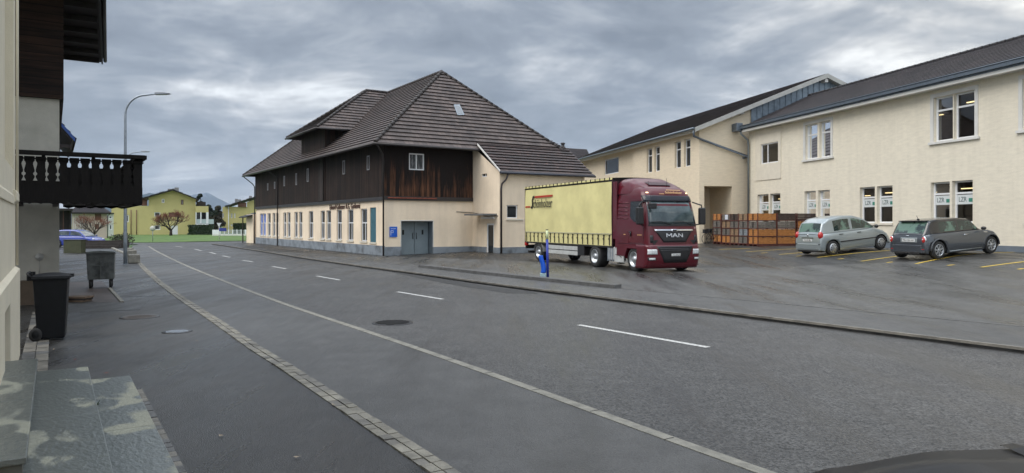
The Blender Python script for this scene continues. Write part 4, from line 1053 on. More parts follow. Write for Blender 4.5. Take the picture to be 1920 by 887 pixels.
def bpatch(name,m,ys,zr,off,parent=tk,ny=12,nz=4,th=.03,mat2=None):
    mb=MB(); f=lambda u,v:(lambda z:(lambda yy:bpt(yy[0]+(yy[1]-yy[0])*u,z,off))(ys(z)))(zr[0]+(zr[1]-zr[0])*v)
    mb.grid(f,ny,nz); g=lambda u,v:f(u,v)-Vector((th+off,0,0))
    for i in range(ny):
        for v in (0,1): mb.poly([f(i/ny,v),f((i+1)/ny,v),g((i+1)/ny,v),g(i/ny,v)])
    for i in range(nz):
        for u in (0,1): mb.poly([f(u,i/nz),f(u,(i+1)/nz),g(u,(i+1)/nz),g(u,i/nz)])
    return mb.build(name,m,parent)
gr=bpatch('lower_grille',M_black,lambda z:(-.50-.32*(z-.40)/.68,.50+.32*(z-.40)/.68),(.40,1.06),.012)
for z in (.90,.97,1.03): bpatch('grille_slat',mat('grille_slat_dark',(.03,.03,.034),.35),lambda zz:(-.45-.32*(z-.40)/.68,.45+.32*(z-.40)/.68),(z-.022,z+.012),.04,gr,nz=1)
bpatch('number_plate',M_plate,lambda z:(-.20,.20),(.66,.76),.03)
text('TG 99694',.085,frameM((.155,0,.71),(0,1,0),(0,0,1)),M_blk,tk,extr=.001)
for s in (-1,1):
    bpatch('headlight',M_lens,lambda z:tuple(sorted((s*(.80+.1*(z-.75)),s*1.17))),(.74,.94),.012)
    o=bpatch('headlight_surround',M_black,lambda z:tuple(sorted((s*.86,s*1.16))),(.50,.62),.006)
    bpatch('fog_light',M_lens,lambda z:tuple(sorted((s*.89,s*1.12))),(.52,.60),.014)
    fpatch('air_slot',M_black,lambda z:tuple(sorted((s*.93,s*1.06))),(1.2,1.5),.008,ny=3,nz=3)
    fpatch('marker_light',mat('marker_lamp',(1,1,1),.3,emit=((1,.62,.25),2.5)),lambda z:tuple(sorted((s*.86,s*.93))),(3.20,3.235),.02,ny=2,nz=1)
# logo M A N as built bars
def letters(segs,m,name,h,w0,y0,z0,th):
    mb=MB()
    for (x0,z0_,x1,z1_) in segs:
        a=Vector((x0,z0_)); b=Vector((x1,z1_)); d=(b-a).normalized(); n_=Vector((-d.y,d.x))*th
        q=[a+n_,b+n_,b-n_,a-n_]; 
        ps_=[(y0+p.x*w0,z0+p.y*h) for p in q]
        F3=lambda u,v,dd:frontpt(u,v,dd)
        mb.prism(ps_,F3,.03,.05)
    return mb.build(name,m,tk)
M_silv=mat('silver_letter',(.55,.57,.6),.3,metal=.5)
seg=[(0,0,0,1),(0,1,.5,.35),(.5,.35,1,1),(1,1,1,0)]
letters(seg,M_silv,'badge_letter',.15,.21,-.36,1.42,.09)
letters([(0,0,.5,1),(.5,1,1,0),(.22,.35,.78,.35)],M_silv,'badge_letter',.15,.21,-.10,1.42,.09)
letters([(0,0,0,1),(0,1,1,0),(1,0,1,1)],M_silv,'badge_letter',.15,.17,.17,1.42,.09)
# lettering on the header and number
hd=frontpt(0,3.19,.03); sl_=Vector((-.36,0,1)).normalized()
text('Schönholzer',.155,frameM((hd.x+.02,.22,3.225),(0,1,0),(-.45,0,1)),M_gold,tk,extr=.006)
mb=MB()
for y0,y1,z in ((-.05,.62,3.325),(-.42,-.2,3.16)):
    mb.poly([frontpt(y0,z,.035),frontpt(y1,z,.035),frontpt(y1,z+.02,.035),frontpt(y0,z+.02,.035)])
mb.build('lettering_stripe',M_gold,tk)
text('31',.13,frameM(frontpt(.98,1.79,.025),(-.25,1,0),(0,0,1)),mat('number_pink_white',(.65,.45,.42),.5),tk,extr=.002)
# side: door seams, window, ribs, steps
def side(x,z,off=0): return Vector((x,-interp(cabh,z)-off,z))
mb=MB(); 
q=[(-.98,2.08),(-.60,2.0),(-.42,2.02),(-.56,2.82),(-.98,2.84),(-1.26,2.84),(-1.26,2.3),(-1.2,2.16)]
mb.prism(q,lambda u,v,d:side(u,v,d),-.01,.012); 
sw_=mb.build('side_window',M_pane,tk)
mb=MB(); q=[(-1.2+.2,2.03),(-.42,1.97),(-.37,1.99),(-.52,2.88),(-1.3,2.88),(-1.3,2.26)]; mb.prism(q,lambda u,v,d:side(u,v,d),-.01,.006); mb.build('window_rubber',M_black,tk)
mb=MB()
def seam(pts,r=.008):
    mb.tube([side(x,z,.001) for x,z in pts],r,5)
seam([(-.30,1.2),(-.26,1.9),(-.5,2.94),(-1.34,2.94),(-1.36,1.2)]); seam([(-.3,1.18),(-1.36,1.18)]); seam([(-2.05,1.1),(-2.05,3.1)]); seam([(-.2,1.14),(-2.2,1.14)],.012)
mb.build('door_seam',M_mard,tk)
for i in range(5):
    mb=MB(); z=2.18+i*.16; mb.tube([side(-2.24,z,.0),side(-1.42,z,.0)],.022,6); mb.build('side_rib',M_mar,tk)
mb=MB(); mb.tube([side(-1.28,1.62,.03),side(-1.18,1.62,.03),side(-1.18,1.45,.02)],.03,6); mb.build('door_handle',M_black,tk)
mb=MB(); 
for x in (-.72,-.6,-.5): mb.poly([side(x,1.49,.004),side(x+.09,1.49,.004),side(x+.09,1.52,.004),side(x,1.52,.004)])
mb.poly([side(-1.75,1.5,.004),side(-1.6,1.5,.004),side(-1.6,1.53,.004),side(-1.75,1.53,.004)]); mb.build('side_lettering',M_gold,tk)
# lower side skirt with wheel arch cut-out
WX1=-1.04; WR=.50
for s in (-1,1):
    mb=MB(); Ra=.60; n=18
    arc=[(WX1+Ra*math.cos(math.pi*i/n),.52+Ra*math.sin(math.pi*i/n)) for i in range(n+1)]
    for i in range(n):
        a=arc[i]; b=arc[i+1]; mb.poly([Vector((a[0],s*1.2,a[1])),Vector((b[0],s*1.2,b[1])),Vector((b[0],s*1.2,1.2)),Vector((a[0],s*1.2,1.2))])
        mb.poly([Vector((a[0],s*1.2,a[1])),Vector((b[0],s*1.2,b[1])),Vector((b[0],s*.75,b[1])),Vector((a[0],s*.75,a[1]))])
    mb.box(WX1+Ra,-.22,s*1.2-.01 if s>0 else -1.2,s*1.2 if s>0 else -1.19,.42,1.2); 
    mb.box(XB,WX1-Ra,min(s*1.2,s*.9),max(s*1.2,s*.9),.62,1.2)
    mb.build('side_skirt',M_mar,tk)
    mb=MB(); mb.box(-.40,-.2,min(s*1.16,s*1.19),max(s*1.16,s*1.19),.30,.62); mb.box(-.45,-.1,min(s*1.0,s*1.2),max(s*1.0,s*1.2),.28,.31); mb.build('step',M_mard,tk,bevel=.01)
mb=MB(); mb.box(-.9,.0,-.95,.95,.95,1.3); mb.box(XB,-.2,-1.15,1.15,.93,.97); mb.build('cab_floor',M_chas,tk)
# roof spoiler
mb=MB()
def sp_f(u,v):
    x=interp([(0,-2.42),(.15,-2.3),(1,-.85)],v); hh=sinterp([(-2.42,.44),(-1.9,.43),(-1.3,.24),(-.85,.0)],x); 
    a=(u-.5)*2; ww=interp([(-2.42,1.13),(-1.4,1.08),(-.85,.92)],x)
    zz=3.46+hh*(1-abs(a)**5*.9)
    return Vector((x,a*ww,zz if abs(a)<.999 else 3.2))
mb.grid(sp_f,24,14); mb.poly([sp_f(i/24,0) for i in range(25)]); mb.build('roof_deflector',M_mar,tk)
mb=MB(); mb.poly([(-1.25,-.55,3.69),(-1.25,.55,3.69),(-.98,.5,3.56),(-.98,-.5,3.56)]); mb.poly([(-1.25,-.55,3.66),(-1.25,.55,3.66),(-.98,.5,3.53),(-.98,-.5,3.53)]); mb.build('roof_hatch',M_mard,tk)
for s in (-1,1):
    mb=MB(); mb.prism([(-2.42,.95),(-2.28,.95),(-2.28,3.35),(-2.42,3.75)],lambda u,v,d:Vector((u-.18*0,s*(1.19-d),v)),0,.03); mb.box(-2.75,-2.3,min(s*1.15,s*1.18),max(s*1.15,s*1.18),1.3,3.75); mb.build('side_deflector',M_mar,tk)
mb=MB(); mb.tube([(-.95,-.55,3.5),(-.97,-.55,3.72)],.008,5); mb.build('aerial',M_black,tk)
mb=MB(); mb.tube([(-.95,.3,3.5),(-.97,.3,3.85)],.008,5); mb.build('aerial',M_black,tk)
# mirrors
for s in (-1,1):
    mb=MB(); mb.box(-.28,-.10,min(s*1.28,s*1.56),max(s*1.28,s*1.56),1.92,2.62); mo=mb.build('side_mirror',M_black,tk,bevel=.06,seg=3)
    mb=MB(); mb.tube([side(-.45,2.85)*1 if s<0 else Vector((-.45,1.14,2.85)),Vector((-.22,s*1.42,2.72)),Vector((-.2,s*1.42,2.6))],.03,6); mb.tube([Vector((-.4,s*1.17,1.9)),Vector((-.2,s*1.4,1.95))],.03,6); mb.build('mirror_arm',M_black,mo)
mb=MB(); mb.box(-.12,.08,-1.12,-.82,2.55,2.78,0,Matrix.Translation((0,0,0))); mb.build('front_mirror',M_black,tk,bevel=.04,seg=3)
mb=MB(); mb.tube([frontpt(-1.1,2.84,0),Vector((-.02,-1.08,2.82)),Vector((-.02,-1.0,2.7))],.022,6); mb.build('mirror_arm',M_black,tk)
for y0,y1 in ((-.95,-.15),(.0,.85)):
    mb=MB(); mb.tube([frontpt(y1,1.93,.03),frontpt((y0+y1)/2,2.05,.035),frontpt(y0,2.03,.035)],.014,5); mb.build('wiper',M_black,tk)
# inside hints: dashboard glow not needed; steering wheel seen dark through the glass is skipped
# chassis
mb=MB(); 
for s in (-1,1): mb.box(-5.0,-2.0,s*.42-.04,s*.42+.04,.72,.98)
mb.box(-4.9,-3.6,-.5,.5,.98,1.08); mb.build('chassis',M_chas,tk)
mb=MB(); mb.box(-3.12,-2.55,-1.16,-.55,.36,.98); mb.build('diesel_tank',M_tank,tk,bevel=.08,seg=3)
for x in (-3.05,-2.86,-2.66): mb=MB(); mb.box(x-.02,x+.02,-1.175,-.56,.35,.99); mb.build('tank_strap',M_galv,tk)
mb=MB(); mb.box(-2.50,-1.78,-1.18,-1.13,.33,.97); mb.box(-2.5,-1.78,-1.13,-.6,.9,.96); mb.build('side_fairing',M_fairw,tk,bevel=.015)
mb=MB(); mb.tube([(-2.4,-1.19,.66),(-2.1,-1.19,.62),(-1.92,-1.19,.55)],.012,5); mb.build('fairing_crease',M_chas,tk)
for s in (-1,1):
    wheel(tk,(WX1,s*1.02,WR),WR,.30,s)
    wheel(tk,(-4.17,s*.93,WR),WR,.52,s,deep=.12)
    mb=MB(); 
    mb.grid(lambda u,v:Vector((-4.17+.60*math.cos(math.pi*u),s*(.66+.52*v),.55+.58*math.sin(math.pi*u))),16,2); mb.build('mudguard',M_chas,tk)
tk.scale=(1,1.07,1); tk.location=tk.location+tleft*.08
# ---------------------------------------------------------------- trailer
TLx0,TLx1=-11.62,-2.62
tr_=thing('curtain_trailer','pale yellow curtain-sided trailer with black and red company lettering','trailer',Vector((tp.x,tp.y,gz0-.02)),TH)
Lx=TLx1-TLx0; TT=3.93; TB=1.12; TBc=1.0
mb=MB()
def cur(s):
    def f(u,v):
        x=TLx0+.07+(Lx-.14)*u; z=TBc+(TT-.16-TBc)*v
        b=(.022*math.sin(u*math.pi*6)+.012*math.sin(u*31+2*v))*math.sin(math.pi*v)+.02*math.sin(math.pi*v)
        return Vector((x,s*(1.185+b),z))
    return f
mb.grid(cur(-1),96,24); mb.build('side_curtain',M_tarp,tr_)
mb=MB(); mb.grid(cur(1),40,8); mb.build('side_curtain',M_tarp,tr_)
mb=MB(); mb.box(TLx0,TLx1,-1.17,1.17,TT-.14,TT-.02); 
mb.build('roof_frame',M_chas,tr_)
mb=MB(); 
mb.box(TLx0,TLx1-.02,-1.21,-1.17,TT-.08,TT-.0); mb.box(TLx0,TLx1-.02,1.17,1.21,TT-.08,TT-.0)
mb.grid(lambda u,v:Vector((TLx0+(Lx)*u,-1.2+2.4*v,TT+.0+.035*math.sin(math.pi*v)+.012*abs(math.sin(u*math.pi*18)))),72,8)
mb.build('roof_sheet',M_tarp,tr_)
mb=MB(); 
for k in range(22): x=TLx0+.2+k*(Lx-.4)/21; mb.box(x-.02,x+.02,-1.235,-1.205,TT-.1,TT+.02)
mb.build('roof_buckle_row',M_chas,tr_)
mb=MB(); mb.box(TLx1-.07,TLx1,-1.2,1.2,TBc,TT-.03); mb.box(TLx0,TLx0+.06,-1.2,-1.1,TBc-.05,TT-.02); mb.box(TLx0,TLx0+.06,1.1,1.2,TBc-.05,TT-.02)
mb.build('corner_frame',mat('maroon_black_frame',(.03,.008,.012),.5),tr_)
mb=MB(); mb.box(TLx0-.03,TLx0,-1.12,1.12,TBc,TT-.1); mb.build('rear_door',M_tarp,tr_)
# straps
for k in range(19):
    x=TLx0+.28+k*(Lx-.5)/18
    mb=MB(); mb.prism([(x-.015,TBc+.02),(x+.015,TBc+.02),(x+.005,TBc+.46),(x-.025,TBc+.46)],lambda u,v,d:Vector((u,-1.195-d,v)),.01,.04)
    mb.box(x-.028,x+.028,-1.255,-1.225,TBc+.26,TBc+.34); mb.box(x-.03,x+.03,-1.24,-1.2,TBc+.43,TBc+.48); mb.build('curtain_strap',M_black,tr_)
mb=MB(); mb.box(TLx0+.07,TLx1-.07,-1.235,-1.215,TBc+.50,TBc+.535); mb.build('curtain_hem',mat('grey_hem',(.36,.35,.25),.6),tr_)
# lettering
tl0=TLx0+1.05
lx=lambda px: None
def cpt(x,z): return Vector((x,-1.245,z))
SO_=tp-tleft*1.245
def tx_(px): return on_line(SO_,tl,px)
def tz_(px,py): return on_z(SO_,tl,px,py)-(gz0-.02)
c2x=lambda x,y:(960+x/4.435,330+y/4.435)
def tq(x,y): p=c2x(x,y); return (tx_(p[0]),tz_(*p))
a_=tq(176,240); b_=tq(333,225); zl=tq(255,262)[1]; zh=tq(255,190)[1]
o_=text('chönholzer',.66,frameM(cpt((a_[0]+b_[0])/2,(zl+zh)/2),(1,0,0),(0,0,1)),M_blk,tr_,extr=.004,sx=1)
w_=o_.dimensions.x; vs=[v.co for v in o_.data.vertices]; xs_=[v.x for v in vs]; zs_=[v.z for v in vs]; cx_=(min(xs_)+max(xs_))/2; cz_=(min(zs_)+max(zs_))/2
for v in o_.data.vertices:
    v.co.x=(a_[0]+b_[0])/2+(v.co.x-cx_)*(b_[0]-a_[0])/(max(xs_)-min(xs_)); v.co.z=(zl+zh)/2+(v.co.z-cz_)*(zh-zl)/(max(zs_)-min(zs_))*1.02
mb=MB()
def bars(q): mb.prism(q,lambda u,v,d:Vector((u,-1.24-d,v)),0,.008)
path=[tq(*p) for p in ((158,262),(166,262),(170,235),(168,205),(174,178),(184,172))]
for p,q in zip(path,path[1:]):
    d=Vector((q[0]-p[0],q[1]-p[1])).normalized(); n_=Vector((-d.y,d.x))*.055; p=Vector(p)-d*.03; q=Vector(q)+d*.03
    bars([tuple(p+n_),tuple(q+n_),tuple(q-n_),tuple(p-n_)])
mb.build('lettering_initial',M_blk,tr_,merge=False)
mb=MB(); bars([tq(190,184),tq(332,171),tq(338,155),tq(190,168)]); mb.build('lettering_bar',M_red,tr_)
mb=MB(); bars([tq(110,264),tq(150,262),tq(150,250),tq(114,252)]); mb.build('lettering_bar',M_red,tr_)
# undercarriage
mb=MB(); mb.box(TLx0,TLx1,-1.18,1.18,TBc-.08,TBc+.08)
for s in (-1,1): mb.box(TLx0+.2,TLx1-.3,s*.45-.05,s*.45+.05,.72,TBc-.08)
mb.box(-10.1,-9.9,-.9,.9,.42,.56); mb.build('chassis',M_chas,tr_)
for s in (-1,1):
    mb=MB()
    for z in (.47,.70): mb.box(-8.95,-5.75,min(s*1.16,s*1.19),max(s*1.16,s*1.19),z,z+.19)
    mb.build('side_guard',M_fairw,tr_,bevel=.008)
    mb=MB(); mb.box(-8.95,-5.75,min(s*1.13,s*1.155),max(s*1.13,s*1.155),.6,.75); mb.build('guard_backing',M_chas,tr_)
    mb=MB(); mb.box(-5.75,-5.15,min(s*1.17,s*.7),max(s*1.17,s*.7),.48,.95); mb.build('storage_box',M_black,tr_,bevel=.02)
    wheel(tr_,(-10.0,s*.98,.48),.48,.38,s,deep=.06)
    mb=MB(); mb.grid(lambda u,v:Vector((-10.0+.56*math.cos(math.pi*u),s*(.78+.4*v),.52+.5*math.sin(math.pi*u))),14,2); mb.build('mudguard',mat('grey_mudguard',(.25,.25,.25),.6) if s<0 else M_chas,tr_)
mb=MB(); mb.box(TLx0-.02,TLx0+.1,-1.15,1.15,.62,.82); mb.box(TLx0+.0,TLx0+.16,-1.0,1.0,.38,.50); mb.build('rear_bar',M_chas,tr_)
mb=MB(); mb.box(TLx0-.02,TLx0+.18,-1.21,-1.05,.78,.95); mb.build('rear_lamp',M_redl,tr_,bevel=.02)
mb=MB(); mb.box(-4.98,-4.9,-1.0,-.7,.55,.9); mb.tube([(-4.85,-.8,.6),(-4.7,-.85,.75),(-4.75,-.8,.95)],.05,8); mb.build('landing_gear',mat('orange_hose',(.45,.17,.02),.5),tr_)
mb=MB()
for s in (-1,1): mb.box(-5.12,-4.98,s*.75-.06,s*.75+.06,.12,1.0); mb.box(-5.2,-4.9,s*.75-.12,s*.75+.12,.08,.12)
mb.build('landing_leg',M_chas,tr_)

# ---------------------------------------------------------------- passenger cars
def car(name,label,loc,rz,L_,W,H,paint,roofp,belt,prof,roof,wb,wr,sill=.2,gw=.9,spokes=0,cover=0,rimm=None,pill=(),door=(),group=None,taper=.1,tail=.12,tilt=0,roofglass=0,winx=None,bulge=.0,pane=None,stripm=None,tr=0.0,pz=None,clad=None):
    t=thing(name,label,'car',loc,rz,group)
    if tilt: t.rotation_euler=Matrix.Rotation(rz,3,'Z').to_euler(); t.rotation_euler=(Matrix.Rotation(rz,3,'Z')@Matrix.Rotation(-tilt,3,'Y')).to_euler()
    xr,xf=wb; Ra=wr+.055
    xs=set([round(-L_/2+L_*i/72,4) for i in range(73)])
    for c in wb:
        for i in range(17): xs.add(round(c+Ra*math.cos(math.pi*i/16),4))
    for a in (.015,.035,.07,.12): xs.add(-L_/2+a); xs.add(L_/2-a)
    xs=sorted(xs); 
    xs=[x for i,x in enumerate(xs) if i==0 or x-xs[i-1]>.002]
    def hw(x):
        u=abs(2*x/L_); e=taper if x>0 else tail
        return W/2*(1-e*max(0,(u-.55)/.45)**2.6)
    def zb(x):
        z=sill+ (.06*max(0,(abs(2*x/L_)-.88)/.12))
        for c in wb:
            if abs(x-c)<Ra: z=max(z,wr+math.sqrt(max(0,Ra*Ra-(x-c)**2)))
        return z
    def zt(x): return sinterp(prof,x)
    lev=[(0,.96),(.12,.985),(.35,1.0),(.62,1.0),(.82,.985),(.93,.95),(.985,.88)]
    def sec(x):
        b=zb(x); b0=sill; T=zt(x); h=hw(x); out=[]
        endf=max(0,(abs(2*x/L_)-.975)/.025)
        for f,k in lev:
            z0=b0+(T-b0)*f; z=max(z0,b+(T-b)*f*.35) if z0<b else z0
            if z0<b: z=b+ (T-b)*f*.02
            out.append(Vector((x,-h*k,z)))
        out.append(Vector((x,-h*.6,T+.012))); out.append(Vector((x,0,T+.022)))
        return out+[Vector((p.x,-p.y,p.z)) for p in out[-2::-1]]
    mb=MB(); S=[sec(x) for x in xs]; m=len(S[0]); b=0
    for s_ in S: mb.v+=[tuple(p) for p in s_]
    for i in range(len(S)-1):
        for j in range(m-1):
            a=i*m+j; mb.f.append((a,a+1,a+m+1,a+m)); mb.mi.append(0); mb.sm.append(True); mb.uv.append([(0,0)]*4)
    mb.poly(S[0]); mb.poly(S[-1])
    mb.build('body',paint,t)
    # arches and underside
    mb=MB(); mb.box(-L_/2+.15,L_/2-.15,-W/2+.22,W/2-.22,.16,.5)
    for c in wb:
        for s in (-1,1): mb.grid(lambda u,v:Vector((c+(Ra-.004)*math.cos(math.pi*u),s*(hw(c)*.97-.30*v),wr+(Ra-.004)*math.sin(math.pi*u))),14,1); 
    mb.build('underbody',M_chas,t)
    # greenhouse
    x0,x1=roof[0][0],roof[-1][0]; n=56
    hb=lambda x:hw(x)*.90; beltf=lambda x: zt(x)-.004
    def gsec(x):
        zr=sinterp(roof,x); B=min(beltf(x),zr); d=zr-B; tum=.20
        out=[]
        for f in (0,.10,.86,1.0):
            z=B+(zr-.045-B)*f if d>.045 else B+d*f*.5
            out.append(Vector((x,-(hb(x)-tum*(z-B)),z)))
        h=hb(x)-tum*d
        out.append(Vector((x,-h*.90,zr-.008 if d>.03 else B+d*.9))); out.append(Vector((x,-h*.5,zr+.006))); out.append(Vector((x,0,zr+.012)))
        return out+[Vector((p.x,-p.y,p.z)) for p in out[-2::-1]]
    gx=sorted(set([x0+(x1-x0)*i/n for i in range(n+1)]+[p[0] for p in roof]+[p for q in pill for p in q]))
    G_=[gsec(x) for x in gx]; m=len(G_[0]); A={'roof':MB(),'side_window':MB(),'side_window2':MB(),'windscreen':MB(),'rear_window':MB()}
    wx0,wx1=winx if winx else (roof[1][0],roof[-1][0]-.25)
    xa,xb=roof[1][0],roof[-2][0]
    for i in range(len(gx)-1):
        xm=(gx[i]+gx[i+1])/2; zr=sinterp(roof,xm); d=zr-beltf(xm)
        for j in range(m-1):
            q=[G_[i][j],G_[i][j+1],G_[i+1][j+1],G_[i+1][j]]; k='roof'
            jj=j if j<m//2 else m-2-j
            if jj==1 and wx0<xm<wx1 and d>.1 and not any(a<xm<b_ for a,b_ in pill): k='side_window' if j<m//2 else 'side_window2'
            if jj>=4 and xm>xb+.03 and d>.03: k='windscreen'
            if jj>=4 and xm<xa-.03 and d>(pz or .03): k='rear_window'
            A[k].poly(q,0,True)
    for k,v in A.items():
        if v.f: v.build(k.rstrip('2'),roofp if k=='roof' else (pane or M_wsc),t)
    for s in (-1,1):
        for c in wb: wheel(t,(c,s*(hw(c)-.11),wr),wr,.20,s,spokes=spokes,cover=cover,rimm=rimm or M_rim)
    def sp(x,z,off=0,s=-1):
        B=sill; T=zt(x); f=(z-B)/(T-B); k=interp(lev,f); return Vector((x,s*(hw(x)*k+off),z))
    t_={'hw':hw,'sp':sp,'zt':zt}
    for pts in door:
        for s in (-1,1):
            mb=MB(); mb.tube([sp(x,z,-.003,s) for x,z in pts],.007,5); mb.build('door_gap',M_chas,t)
    return t,t_
# silver-green people carrier
Msil=mat('silver_green_paint',(.30,.34,.35),.28,metal=.35,coat=.7)
Mgry=mat('graphite_paint',(.075,.085,.098),.28,metal=.4,coat=.8)
Mblk=mat('black_car_paint',(.003,.003,.004),.4,spec=.2,coat=.12)
Mblu=mat('bright_blue_paint',(.012,.035,.26),.25,coat=.7)
M_cglass=mat('green_tinted_car_glass',(.018,.032,.028),.04,col2=(.10,.17,.13),vscale=2.2,lo=.48,hi=.56,spec=.9)
M_rglass=mat('tinted_rear_glass',(.025,.032,.036),.04,col2=(.10,.13,.14),vscale=2.0,lo=.45,hi=.65,spec=.9)
def place(px_r,d_r,z_off,heading):
    pass
def ellip(parent,name,c,rx,ry,rz,m): mb=MB(); mb.ball(c,rx,ry,rz,16); return mb.build(name,m,parent)
def boxp(parent,name,x0,x1,y0,y1,z0,z1,m,bevel=.01): mb=MB(); mb.box(min(x0,x1),max(x0,x1),min(y0,y1),max(y0,y1),z0,z1); return mb.build(name,m,parent,bevel=bevel)
# hatchback (graphite) right rear wheel on ground at image (1753,486)
def carpos(pr,hd,wbx,yw):
    """origin so that the right rear wheel's ground point is pr"""
    f=Vector((math.cos(hd),math.sin(hd),0)); l=Vector((-f.y,f.x,0)); o=pr-f*wbx+l*yw; return o
hd=R(20)
pr=Vector((15.72,26.3,0)); o=carpos(pr,hd,-1.29*1.05,.80*1.05)
pf=pr+Vector((math.cos(hd),math.sin(hd),0))*2.47; zr_=lotz(pr.x,pr.y); zf_=lotz(pf.x,pf.y); tl_=math.atan2(zf_-zr_,2.47)
print('HATCH',zr_,zf_)
t,k=car('hatchback','graphite grey three-door hatchback with black roof parked against the cream wall',Vector((o.x,o.y,(zr_+zf_)/2)),hd,3.70,1.68,1.41,Mgry,mat('gloss_black_roof',(.010,.010,.012),.2,coat=.8),.9,
  [(-1.85,.62),(-1.83,.78),(-1.78,.90),(-1.6,.925),(-.6,.93),(.55,.935),(.75,.93),(1.2,.90),(1.5,.84),(1.7,.74),(1.80,.62),(1.85,.5)],
  [(-1.80,.90),(-1.46,1.365),(-1.0,1.41),(-.2,1.415),(.34,1.365),(.84,.935)],(-1.29,1.30),.325,spokes=7,pill=((-1.42,-1.14),(-.30,-.20)),
  door=([(-.22,.26),(-.22,.90)],[(.72,.30),(.80,.5),(.72,.90)],[(-.22,.26),(.72,.3)]),tilt=tl_,winx=(-1.42,.66),pane=M_cglass,taper=.18,tail=.15)
t.scale=(1.05,1.05,1.04)
rx_=-1.85
mb=MB(); mb.box(rx_-.012,rx_+.3,-.62,.62,.24,.56); mb.build('rear_bumper',Mgry,t,bevel=.05,seg=3)
boxp(t,'lower_valance',rx_-.02,rx_+.1,-.5,.5,.2,.30,M_chas,.02)
pl_=boxp(t,'plate_recess',rx_-.006,rx_+.05,-.42,.26,.62,.80,Msil,.02)
boxp(t,'number_plate',rx_-.016,rx_,-.34,.18,.65,.76,M_plate,.004)
text('TG 155 161',.095,frameM((rx_-.019,-.08,.705),(0,-1,0),(0,0,1)),M_blk,t,extr=.001)
for s in (-1,1):
    ellip(t,'tail_light_bezel',(rx_+.06,s*.665,.72),.06,.085,.135,M_chrome); ellip(t,'tail_light',(rx_+.035,s*.665,.72),.06,.068,.115,M_redl); ellip(t,'reverse_lamp',(rx_+.0,s*.665,.74),.035,.03,.03,M_lens)
    boxp(t,'bumper_reflector',rx_-.005,rx_+.05,s*.5,s*.68,.37,.40,M_redl,.005)
    mb=MB(); mb.ball((.78,s*.93,.97),.07,.10,.065,12); mb.build('side_mirror',M_black,t)
for y in (-.06,.06): mb=MB(); mb.lathe([(.035,-.02),(.035,.12),(.028,.12),(.028,-.02)],(rx_-.04,y,.23),(1,0,0),14); mb.build('exhaust_tip',M_chrome,t)
ellip(t,'boot_badge',(rx_+.03,0,.86),.02,.07,.02,M_chrome)
mb=MB(); mb.tube([k['sp'](-.12,.80,.03),k['sp'](.12,.80,.03)],.014,6); mb.build('door_handle',M_chrome,t)
mb=MB(); mb.poly([k['sp'](.92,.84,.004),k['sp'](1.12,.83,.004),k['sp'](1.1,.80,.006),k['sp'](.95,.81,.006)]); mb.build('side_vent',M_chrome,t)
mb=MB(); mb.tube([k['sp'](-.8,.25,.0),k['sp'](.8,.27,.0)],.014,6); mb.build('sill_trim',Msil,t)
for s in (-1,1):
    for c in (-1.29,1.30):
        mb=MB(); mb.tube([Vector((c+.385*math.cos(math.pi*i/16),s*(k['hw'](c)*.995),.325+.385*math.sin(math.pi*i/16))) for i in range(17)],.028,6); mb.build('arch_trim',mat('arch_grey',(.045,.05,.058),.45),t)
boxp(t,'rear_spoiler',-1.60,-1.36,-.54,.54,1.362,1.39,M_black,.012)
mb=MB(); mb.ball((-1.25,0,1.42),.06,.035,.03,10); mb.tube([(-1.25,0,1.43),(-1.32,0,1.56)],.008,5); mb.build('roof_aerial',M_black,t)
# people carrier
pr=Vector((13.95,31.0,0)); o=carpos(pr,hd,-1.30*1.03,.80*1.03)
pf=pr+Vector((math.cos(hd),math.sin(hd),0))*2.48; zr_=lotz(pr.x,pr.y); zf_=lotz(pf.x,pf.y); tl_=math.atan2(zf_-zr_,2.48)
print('MPV',zr_,zf_)
t,k=car('people_carrier','pale silver five-door people carrier parked beside the stacked crates',Vector((o.x,o.y,(zr_+zf_)/2)),hd,3.80,1.68,1.59,Msil,Msil,.95,
  [(-1.90,.55),(-1.885,.75),(-1.84,.90),(-1.7,.96),(-.6,.97),(.6,.98),(.95,1.0),(1.2,.95),(1.5,.86),(1.72,.74),(1.84,.6),(1.90,.48)],
  [(-1.85,.93),(-1.60,1.42),(-1.3,1.56),(-.6,1.62),(.0,1.60),(.45,1.48),(1.22,.985)],(-1.30,1.34),.315,cover=9,pill=((-.28,-.14),),
  door=([(-1.0,.62),(-.9,.40),(-.72,.26),(.85,.26),(.95,.5),(.90,.95)],[(-.2,.26),(-.18,.95)],[(-1.02,.62),(-.98,.95)]),tilt=tl_,winx=(-1.12,1.02),pane=M_cglass,pz=.13,tail=.14)
t.scale=(1.03,1.03,1.03)
rx_=-1.90
mb=MB(); mb.box(rx_-.02,rx_+.3,-.64,.64,.26,.56); mb.build('rear_bumper',Msil,t,bevel=.06,seg=3)
boxp(t,'lower_valance',rx_+.0,rx_+.3,-.62,.62,.18,.27,M_chas,.02)
boxp(t,'number_plate',rx_-.01,rx_+.03,-.26,.26,.63,.74,M_plate,.004)
text('TG 30 582',.09,frameM((rx_-.013,0,.685),(0,-1,0),(0,0,1)),M_blk,t,extr=.001)
boxp(t,'plate_lamp_bar',rx_-.014,rx_+.04,-.33,.33,.77,.795,M_chas,.004)
